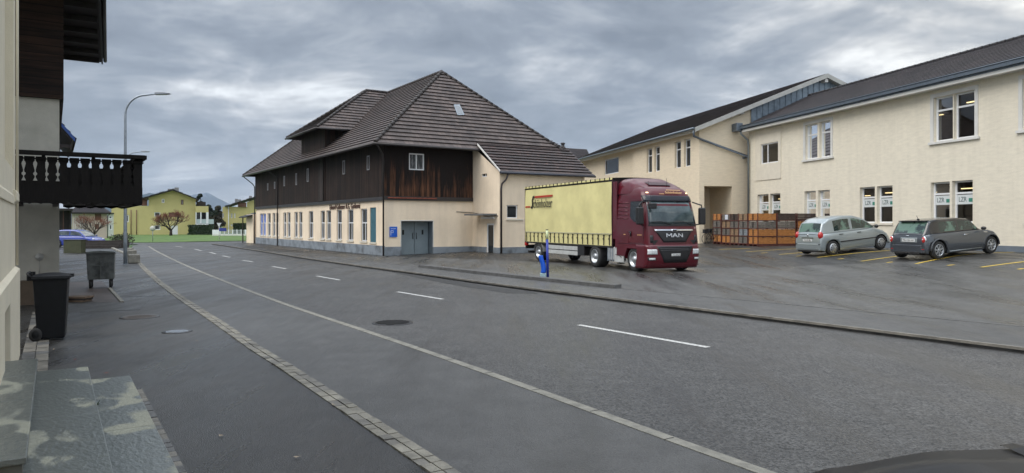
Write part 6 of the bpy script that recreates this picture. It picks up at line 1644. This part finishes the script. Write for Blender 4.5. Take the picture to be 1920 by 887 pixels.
# ---------------------------------------------------------------- bicycles
def bike(loc,rz,label,fm):
    t=thing('bicycle',label,'bicycle',loc,rz,'bicycles by the covered passage')
    for x in (-.52,.52):
        mb=MB(); mb.tube([(x+.33*math.cos(a),0,.34+.33*math.sin(a)) for a in [2*math.pi*i/24 for i in range(25)]],.018,6,cap=False)
        for i in range(10): a=math.pi*i/10; mb.tube([(x+.32*math.cos(a),0,.34+.32*math.sin(a)),(x-.32*math.cos(a),0,.34-.32*math.sin(a))],.002,3)
        mb.build('wheel',M_rubber,t)
    mb=MB(); 
    for a,b in (((-.52,0,.34),(-.05,0,.32)),((-.05,0,.32),(-.2,0,.85)),((-.52,0,.34),(-.18,0,.75)),((-.05,0,.32),(.36,0,.78)),((-.19,0,.78),(.34,0,.84)),((.52,0,.34),(.33,0,.92))): mb.tube([a,b],.018,6)
    mb.build('frame',fm,t)
    mb=MB(); mb.tube([(.33,0,.92),(.30,0,1.02)],.014,6); mb.tube([(.2,-.28,1.02),(.34,-.05,1.04),(.34,.05,1.04),(.2,.28,1.02)],.014,6); mb.build('handlebar',M_black,t)
    mb=MB(); mb.prism([(-.36,.90),(-.08,.92),(-.1,.96),(-.34,.97)],lambda u,v,d:Vector((u,d,v)),-.07,.07); mb.build('saddle',M_black,t,bevel=.015)
    mb=MB(); mb.box(-.85,-.4,-.12,.12,.70,.72); mb.box(-.72,-.5,-.16,.16,.72,.95); mb.build('rear_carrier',M_black,t)
bike((12.9,45.6,lotz(12.9,45.6)),R(12),'black bicycle standing between the lorry and the crates',M_black)
bike((13.35,46.6,lotz(13.35,46.6)),R(25),'red bicycle parked behind the black one',mat('red_frame',(.35,.02,.015),.4))
# ---------------------------------------------------------------- far houses, scaled from metres per pixel at their distance
M_yel=mat('yellow_render',(.50,.44,.19),.85,var=.05,vscale=.5)
M_brn=mat('brown_shutter',(.13,.06,.04),.7)
def frontal(name,label,px0,dist,cat='building'): return thing(name,label,cat,((px0-960)/F*dist,dist,0),math.atan((960-px0)/F)), dist/F
def fl(k,px0):      # pixel to local metres for a wall facing the viewer
    return (lambda px:(px-px0)*k*math.cos(math.atan((960-px0)/F))),(lambda py:CZ-(py-HY)*k)
t,k=frontal('yellow_apartment_house','yellow gabled apartment house behind the lawn with the bare tree in front',323.6,129.0); X_,Z_=fl(k,323.6)
c3=lambda x,y:(190+x/5.913,330+y/5.913)
mb=MB(); F0=Face((0,0,0),(1,0,0),(0,1,0))
gl_,gr_=X_(279.5),X_(367.5)
hol=[]
for a,b,c,d in ((670,700,255,300),(882,912,262,318),(588,655,402,450),(745,845,405,455),(588,655,545,598),(285,316,435,512),(775,848,548,652)):
    p=c3(a,c);q=c3(b,d); hol.append((X_(p[0]),X_(q[0]),Z_(q[1]),Z_(p[1]),.25))
wall(mb,F0,X_(212.5),X_(351),-.2,Z_(386.5),[h for h in hol if h[3]<Z_(386.5)],.25)
wall(mb,F0,X_(351),X_(368),-.2,Z_(386.5))
wall(mb,F0,gl_,gr_,Z_(386.5),Z_(371),[h for h in hol if h[3]>=Z_(386.5)],.25)
mb.poly([F0.P(gl_,Z_(371)),F0.P(gr_,Z_(371)),F0.P(X_(323.6),Z_(357.5))])
mb.box(X_(212.5),gl_-.01,.02,9,Z_(386.5)-.3,Z_(386.5)-.05); mb.poly([(X_(212.5),0,-.2),(X_(212.5),12,-.2),(X_(212.5),12,Z_(386.5)),(X_(212.5),0,Z_(386.5))]); mb.poly([(X_(368),0,-.2),(X_(368),12,-.2),(X_(368),12,Z_(386)),(X_(368),0,Z_(386))])
mb.poly([(gl_,0,Z_(386)),(gl_,12,Z_(386)),(gl_,12,Z_(371)),(gl_,0,Z_(371))]); mb.poly([(gr_,0,Z_(386)),(gr_,12,Z_(386)),(gr_,12,Z_(371)),(gr_,0,Z_(371))])
mb.build('wall',M_yel,t)
for i,h in enumerate(hol):
    if i==3: mb=MB(); bar(mb,F0,h[0],h[1],h[2],h[3],.1,.14); mb.build('roller_shutter',M_brn,t)
    elif i==6: mb=MB(); bar(mb,F0,h[0],h[1],h[2],h[3],.1,.14); mb.build('white_door',M_wht,t)
    else: window(t,F0,h[0],h[1],h[2],h[3],M_wht if i not in(1,) else M_brn,M_panec,dep=.15,fw=.14)
# balcony block on the right
bx0,bx1=X_(366.8),X_(391.5)
mb=MB(); mb.box(bx0,bx1,-1.6,6,Z_(398),Z_(386.5)); mb.build('balcony_parapet',M_yel,t)
mb=MB(); mb.box(bx0,bx1,-1.6,6,Z_(422.5),Z_(419.5)); mb.box(bx0,bx0+.15,-1.6,-1.4,Z_(419),Z_(398)); mb.box(bx1-.4,bx1,-1.6,-1.4,Z_(419),Z_(398)); mb.box((bx0+bx1)/2-.3,(bx0+bx1)/2-.1,-1.6,-1.4,Z_(419),Z_(398)); mb.build('balcony_frame',M_wht,t)
mb=MB(); mb.box(bx0+.2,bx1-.4,-1.5,-1.45,Z_(419),Z_(411)); mb.box(bx1,X_(402),-1.5,4,Z_(420),Z_(411)); mb.build('balcony_glazing',mat('pale_glazing',(.42,.50,.50),.2),t)
mb=MB(); mb.box(bx0+.15,bx1-.3,.5,.6,Z_(419),Z_(398)); mb.build('back_glazing',M_pane,t)
mb=MB(); mb.box(bx0,bx1,.5,6,-.2,Z_(422.5)); mb.build('ground_floor_wall',M_yel,t)
mb=MB(); ap=Z_(355.2); sl=(ap-Z_(373.5))/(X_(323.6)-X_(266))
tiles(mb,[(X_(266),-1.2,Z_(373)),(X_(323.6),-1.2,ap),(X_(323.6),13,ap),(X_(266),13,Z_(373))][-1:]+[(X_(266),-1.2,Z_(373)),(X_(323.6),-1.2,ap),(X_(323.6),13,ap)],course=1.5); tiles(mb,[(X_(374),-1.2,Z_(374)),(X_(374),13,Z_(374)),(X_(323.6),13,ap),(X_(323.6),-1.2,ap)],course=1.5)
mb.build('roof',[M_tile2,M_soff],t,merge=False)
for x,w,h0,h1 in ((331.6,.35,350,356),(326,.25,352,357),(320,.5,353,357),(305,.4,358.5,363)): mb=MB(); mb.box(X_(x)-w,X_(x)+w,3,3.8,Z_(h1)-.6,Z_(h0)); mb.build('chimney',mat('chimney_grey',(.2,.2,.2),.8),t)
for x in (247.5,257.5): mb=MB(); mb.tube([(X_(x),-.12,0),(X_(x),-.12,Z_(394))],.07,6); mb.build('downpipe',M_brn,t)
mb=MB(); mb.box(X_(266),gl_-.3,.6,1.5,Z_(386),Z_(374)); mb.build('dormer_front',M_brn,t)
mb=MB(); mb.box(gr_+.2,X_(388),2.5,3.2,Z_(386.2),Z_(377)); mb.build('roof_terrace_screen',M_soff,t)
t,k=frontal('second_yellow_house','farther yellow apartment house partly hidden behind the timber building',460,150.0); X_,Z_=fl(k,460)
mb=MB(); hol=[]
for a,b,c,d in ((417,420,400,409),(433,436,400,409),(439,441.5,400,409),(433,436,420,424),(470.5,476.5,399.5,405)): hol.append((X_(a),X_(b),Z_(d),Z_(c),.25))
wall(mb,F0,X_(418),X_(500),-.2,Z_(388),hol,.25); mb.poly([F0.P(X_(463),Z_(388)),F0.P(X_(540),Z_(388)),F0.P(X_(540),Z_(366)),F0.P(X_(488),Z_(370)),F0.P(X_(463),Z_(379))])
mb.poly([(X_(418),0,-.2),(X_(415),10,-.2),(X_(415),10,Z_(390)),(X_(418),0,Z_(388))]); mb.build('wall',M_yel,t)
for h in hol: window(t,F0,h[0],h[1],h[2],h[3],M_wht,M_pane,dep=.15,fw=.12)
mb=MB(); tiles(mb,[(X_(422),14,Z_(387)),(X_(422),-1,Z_(387)),(X_(505),-1,Z_(360)),(X_(505),14,Z_(360))],course=1.5); mb.build('roof',[M_tile2,M_soff],t,merge=False)
mb=MB(); mb.box(X_(428),X_(429.5),-.15,0,-.2,Z_(388)); mb.build('white_strip',M_wht,t)
mb=MB(); mb.box(X_(446),X_(462),-.4,0,Z_(388),Z_(380)); mb.build('roof_dormer',M_brn,t)
for x,a in ((443,372),(449,373),(470,366)): mb=MB(); mb.box(X_(x)-.3,X_(x)+.3,4,4.6,Z_(383),Z_(a)); mb.build('chimney',MATS['chimney_grey'],t)
# pinkish house at the far left
M_pnk=mat('pale_pink_render',(.50,.42,.35),.85,var=.05,vscale=1)
t,k=frontal('pale_pink_house','pale pinkish house behind the reddish bush and blue car',165,96.0); X_,Z_=fl(k,165)
hol=[(X_(178),X_(190),Z_(413),Z_(401),.2),(X_(178),X_(186),Z_(430),Z_(420),.2)]
mb=MB(); wall(mb,F0,X_(135),X_(201),-.2,Z_(398),hol,.2); mb.poly([(X_(201),0,-.2),(X_(201),8,-.2),(X_(201),8,Z_(398)),(X_(201),0,Z_(398))]); mb.build('wall',M_pnk,t)
for h in hol: mb=MB(); bar(mb,F0,h[0],h[1],h[2],h[3],.02,.1); mb.build('window_shutter',M_brn,t)
mb=MB()
for i in range(8): x=X_(138+i*3.1); mb.box(x,x+.07,-.05,0,0,Z_(400))
mb.build('wall_battens',M_wfas,t)
mb=MB(); tiles(mb,[(X_(130),-.8,Z_(399)),(X_(209),-.8,Z_(399)),(X_(196),4,Z_(388)),(X_(140),4,Z_(388))],course=.8); mb.build('roof',[M_tile2,M_soff],t,merge=False)
mb=MB(); mb.tube([(X_(202.5),-.1,0),(X_(202.5),-.1,Z_(404)),(X_(208),-.6,Z_(400))],.06,6); mb.build('downpipe',M_soff,t)
t,k=frontal('open_shed','dark open timber shed behind the blue car',124,84.0,'shed'); X_,Z_=fl(k,124)
mb=MB(); mb.box(X_(108),X_(133),3,3.2,0,Z_(393)); mb.box(X_(131),X_(134),-.1,3,0,Z_(394)); mb.build('boarding',M_soff,t); mb=MB(); mb.box(X_(100),X_(137),-1,4,Z_(395),Z_(391)); mb.build('roof',M_soff,t); mb=MB(); mb.box(X_(118),X_(119.2),-.3,-.1,0,Z_(394)); mb.build('post',M_brn,t)
t,k=frontal('grey_white_outbuilding','narrow whitish outbuilding between pink house and yellow house',207,112.0); X_,Z_=fl(k,207)
hol=[(X_(204),X_(210),Z_(410),Z_(405),.15),(X_(205),X_(210),Z_(431),Z_(421),.15)]
mb=MB(); wall(mb,F0,X_(201),X_(213),-.2,Z_(401),hol); mb.box(X_(201),X_(213),.3,5,-.2,Z_(401)-.05); mb.build('wall',mat('off_white_render',(.5,.52,.46),.85),t)
for h in hol: window(t,F0,*h[:4],M_wht,M_pane,dep=.1,fw=.1)
mb=MB(); mb.box(X_(200),X_(214),-.3,5,Z_(401),Z_(399)); mb.build('roof',M_soff,t)
# entrance canopy at the far end of the tannery
t=thing('side_canopy','small lean-to porch roof at the far end of the timber building','porch',TO+TY*(LW+.3)+Vector((0,0,.05)),TANG)
mb=MB(); mb.prism([(-.9,2.55),(-.9,2.65),(.6,3.1),(.6,3.0)],lambda u,v,d:Vector((u,d,v)),.2,3.2); mb.build('roof',M_tile2,t); mb=MB(); mb.box(-.6,-.5,2.9,3.0,0,2.7); mb.build('post',M_gdark,t); mb=MB(); mb.box(-.2,.6,.0,3,0,2.9); mb.build('wall',M_tan,t)
# hedges
M_hed=mat('hedge_green',(.010,.022,.010),.85,col2=(.03,.05,.02),vscale=3)
def hedge(label,px0,px1,y0,y1,dist):
    k=dist/F; t=thing('clipped_hedge',label,'hedge',((px0-960)*k,dist,0),0); w=(px1-px0)*k; h=CZ-(y0-HY)*k
    mb=MB(); mb.box(.1,w-.1,.1,1.1,0,h-.1)
    for i in range(900):
        x=random.uniform(0,w); z=random.uniform(0,h); y=random.uniform(-.05,.12); 
        if random.random()<.3: z=h+random.uniform(-.1,.06); y=random.uniform(0,1.2)
        a=Vector((random.gauss(0,1),random.gauss(0,1),random.gauss(0,1))).normalized()*.1; b=a.cross(Vector((0,1,.3))).normalized()*.08
        c=Vector((x,y,z)); mb.poly([c-a-b,c+a-b,c+a+b,c-a+b])
    mb.build('foliage',M_hed,t,merge=False,recalc=False)
hedge('dark clipped hedge right of the big yellow house',352,397.5,422.5,440,126)
hedge('dark clipped hedge at the left wing of the yellow house',213,243.5,425,437,127)
hedge('low brown-green hedge in front of the farther yellow house',437,465,419.5,430,140)
# fence
kk=118/F; t=thing('white_fence','white garden fence of vertical panels beyond the lawn','fence',((398-960)*kk,118,0),0)
w=(478-398)*kk; mb=MB(); mb.box(0,w,0,.12,0,.28); mb.build('base_wall',M_wfas,t)
mb=MB(); mb.box(0,1.3,.0,.1,.28,.98); mb.build('solid_panel',M_wht,t); mb=MB(); mb.box(w-1.6,w,0,.1,.28,.98); mb.build('solid_panel',M_wht,t)
n=6
for i in range(n+1): x=1.3+(w-2.9)*i/n; mb=MB(); mb.box(x-.06,x+.06,-.02,.1,.28,1.02); mb.build('fence_post',M_wht,t)
mb=MB(); mb.box(1.3,w-1.6,.02,.08,.90,.96); x=1.3
while x<w-1.6: mb.box(x,x+.05,.03,.07,.28,.9); x+=.16
mb.build('pickets',mat('pale_pickets',(.42,.47,.47),.5),t)
# traffic signs far away
def sign(px,py_base,label,kind):
    p=G(px,py_base,.03); t=thing('traffic_sign',label,'traffic sign',p,0)
    k=p.y/F; mb=MB()
    if kind=='round':
        h=CZ-(429-HY)*k; mb.tube([(0,0,0),(0,0,h+.1)],.035,6); mb.build('pole',M_galv,t); mb=MB(); mb.lathe([(.30,-.01),(.30,.01),(.001,.012)],(0,-.05,h),(0,-1,0),24); mb.build('sign_back',mat('sign_back_grey',(.40,.41,.36),.6),t)
    else:
        h=CZ-(424-HY)*k; mb.tube([(0,0,0),(0,0,h+.2)],.045,6); mb.build('pole',M_wfas,t)
        mb=MB(); mb.prism([(-.28,h+.35),(.28,h+.35),(0,h-.15)],lambda u,v,d:Vector((u,d,v)),-.07,-.05); mb.build('triangle_plate',mat('give_way_white',(.55,.55,.58),.5),t)
        mb=MB(); mb.box(0,.9,-.06,-.04,h-.65,h-.25); mb.build('direction_plate',mat('direction_blue',(.02,.03,.22),.5),t)
sign(286.5,453,'thin pole with small round sign on the lawn edge','round'); sign(411,450,'pole with triangular sign and blue plate at the junction','yield')
# ---------------------------------------------------------------- trees
def branch(mb,p,d,l,r,depth,spread,gm,up=.15):
    n=3; pts=[p.copy()]; q=p.copy(); dd=d.copy()
    for i in range(n):
        dd=(dd+Vector((random.gauss(0,.12),random.gauss(0,.12),random.gauss(0,.08)+up*.3))).normalized(); q=q+dd*l/n; pts.append(q.copy())
    mb.tube(pts,[r,r*.88,r*.75,r*.6],5 if depth>1 else 3,m=(0 if depth>1 else gm),cap=False)
    if depth==0: return
    for i in range(random.choice((3,4)) if depth>1 else 5):
        a=random.uniform(0,6.283); s=random.uniform(.5,1)*spread; perp=dd.orthogonal().normalized(); perp.rotate(Matrix.Rotation(a,3,dd))
        nd=(dd+perp*s+Vector((0,0,up))).normalized(); branch(mb,pts[random.choice((-1,-1,-2))],nd,l*random.uniform(.6,.8),r*.55,depth-1,spread,gm,up)
M_bark=mat('dark_bark',(.035,.024,.02),.85); M_twig=mat('reddish_twigs',(.17,.055,.032),.8); M_twig2=mat('grey_brown_twigs',(.06,.045,.038),.85)
random.seed(21)
def bare(label,pos,h,r,spread,depth=4,n0=5,tw=M_twig,trunk=.9,name='bare_tree'):
    t=thing(name,label,'tree',pos,0); a=MB(); a.tube([(0,0,-.1),(.02,0,trunk*.5),(0,.02,trunk)],[r*1.2,r,r*.9],7); a.build('trunk',M_bark,t)
    mb=MB()
    for i in range(n0):
        an=6.283*i/n0+random.uniform(-.3,.3); d=Vector((math.cos(an)*spread,math.sin(an)*spread,1)).normalized(); branch(mb,Vector((0,0,trunk*random.uniform(.7,1))),d,h*.36,r*.5,depth,.75,1)
    mb.build('crown',[M_bark,tw],t,merge=False,recalc=False)
bare('round bare tree with reddish twigs in front of the yellow house',(G(318.5,440.5).x*.93,118.0,0),3.6,.22,1.1,5,6)
bare('reddish bare bush in front of the pale pink house',((176-960)/F*84,84,0),2.7,.13,1.0,4,6,name='bare_bush')
bare('smaller bare shrub left of the reddish bush',((158-960)/F*82,82,0),1.6,.08,.9,3,4,tw=M_twig2,name='bare_shrub')
# dense trees between the yellow houses
M_dk=mat('dark_evergreen_leaf',(.010,.020,.012),.85,col2=(.03,.045,.025),vscale=.8); M_dk2=mat('brown_olive_leaf',(.035,.03,.02),.85,col2=(.06,.055,.035),vscale=.6)
def dense(label,px,ptop,dist,wpx,m,name,fine=.16,nc=16):
    k=dist/F; h=CZ-(ptop-HY)*k; rw=wpx*k/2; t=thing(name,label,'tree',((px-960)*k,dist,0),0)
    mb=MB(); mb.tube([(0,0,0),(.1,0,h*.5),(0,.1,h*.85)],[.3,.2,.08],7); mb.build('trunk',M_bark,t)
    mb=MB()
    for i in range(nc):
        z=random.uniform(.25,.95)*h; f=math.sin(min(1,(1.08-z/h)*1.3)*1.57); a=random.uniform(0,6.28); rr=random.random()**.5*rw*.8*f
        s=rw*random.uniform(.28,.5)*(.5+.5*f); leafcloud(mb,(rr*math.cos(a),rr*math.sin(a),z),s,s,s*.8,260,fine)
    mb.build('crown',m,t,merge=False,recalc=False)
random.seed(4)
dense('dark pine rising behind the yellow house roof',376,361,150,24,M_dk,'pine_tree',.18)
dense('dark leafy tree between the two yellow houses',391,378,158,34,M_dk,'evergreen_tree',.18,20)
dense('brownish bushy tree left of the farther yellow house',408,384,165,26,M_dk2,'bushy_tree',.2)
dense('low olive bush above the white fence',402,405,146,40,M_dk2,'bush',.16,14)
# ---------------------------------------------------------------- mountains
def ridge_m(name,d,prof,col,seed,depth,lab=None):
    xs=[p[0] for p in prof]; n=160
    def top(px):
        return interp(prof,px)
    mb=MB()
    def fn(u,v):
        px=xs[0]+(xs[-1]-xs[0])*u; dd=d+depth*v; s=math.sin(math.pi*min(1,v*.5+.0)) if 0 else (1-abs(1-2*v)**1.3)
        hz=(HY-top(px))*(d+depth*.5)/F; nz=mnoise.fractal(Vector((px*.06,v*3,seed)),.9,2.1,5)
        return Vector(((px-960)/F*(d+depth*.5),dd,max(-60,hz*s*(1+.10*nz)+hz*.06*mnoise.noise(Vector((px*.4,v*9,seed))))))
    mb.grid(fn,n,40); return mb.build(name,col,kind='structure')
def mtn(name,hazed_forest,hazed_snow,z0,z1):  # distance haze is painted in: both slope colours are shifted to blue
    m=bpy.data.materials.new(name); m.use_nodes=True; t=m.node_tree; b=t.nodes['Principled BSDF']; nn=t.nodes; lk=t.links
    tc_=nn.new('ShaderNodeTexCoord'); sp_=nn.new('ShaderNodeSeparateXYZ'); lk.new(tc_.outputs['Object'],sp_.inputs[0])
    n=nn.new('ShaderNodeTexNoise'); n.inputs['Scale'].default_value=.012; n.inputs['Detail'].default_value=8; n.inputs['Roughness'].default_value=.7; lk.new(tc_.outputs['Object'],n.inputs[0])
    a=nn.new('ShaderNodeMath'); a.operation='MULTIPLY_ADD'; lk.new(n.outputs[0],a.inputs[0]); a.inputs[1].default_value=(z1-z0)*2.5; lk.new(sp_.outputs[2],a.inputs[2])
    mr=nn.new('ShaderNodeMapRange'); lk.new(a.outputs[0],mr.inputs[0]); mr.inputs[1].default_value=z0+(z1-z0)*1.1; mr.inputs[2].default_value=z1+(z1-z0)*1.0
    mx=nn.new('ShaderNodeMix'); mx.data_type='RGBA'; lk.new(mr.outputs[0],mx.inputs[0]); mx.inputs[6].default_value=(*hazed_forest,1); mx.inputs[7].default_value=(*hazed_snow,1); lk.new(mx.outputs[2],b.inputs['Base Color']); b.inputs['Roughness'].default_value=.95; return m
ridge_m('mountains',7000,[(-200,400),(100,395),(200,384),(262,376),(330,372),(370,366),(390,364.5),(405,369),(422,378),(445,388),(520,396),(700,402),(1100,404),(1600,400),(2100,402)],mtn('mountain_slopes',(.035,.060,.085),(.17,.22,.30),330,460),3.1,2500)
ridge_m('hill',2600,[(-100,404),(120,395),(205,380),(255,366),(280,361.5),(305,361),(330,368),(380,392),(440,404),(700,409),(2000,410)],mtn('hill_slopes',(.022,.045,.062),(.06,.08,.09),400,800),8.3,900)

# ---------------------------------------------------------------- air
hz=MB(); hz.box(-9800,9800,-80,12500,-62,900)
hm=bpy.data.materials.new('air'); hm.use_nodes=True; t_=hm.node_tree; t_.nodes.clear()
ho=t_.nodes.new('ShaderNodeOutputMaterial'); hv=t_.nodes.new('ShaderNodeVolumePrincipled'); hv.inputs['Color'].default_value=(.62,.74,.9,1); hv.inputs['Density'].default_value=.00007; hv.inputs['Anisotropy'].default_value=.2
t_.links.new(hv.outputs[0],ho.inputs['Volume'])
hb=hz.build('haze',hm,kind='stuff'); tag(hb,'thin bluish air over the whole valley','haze')
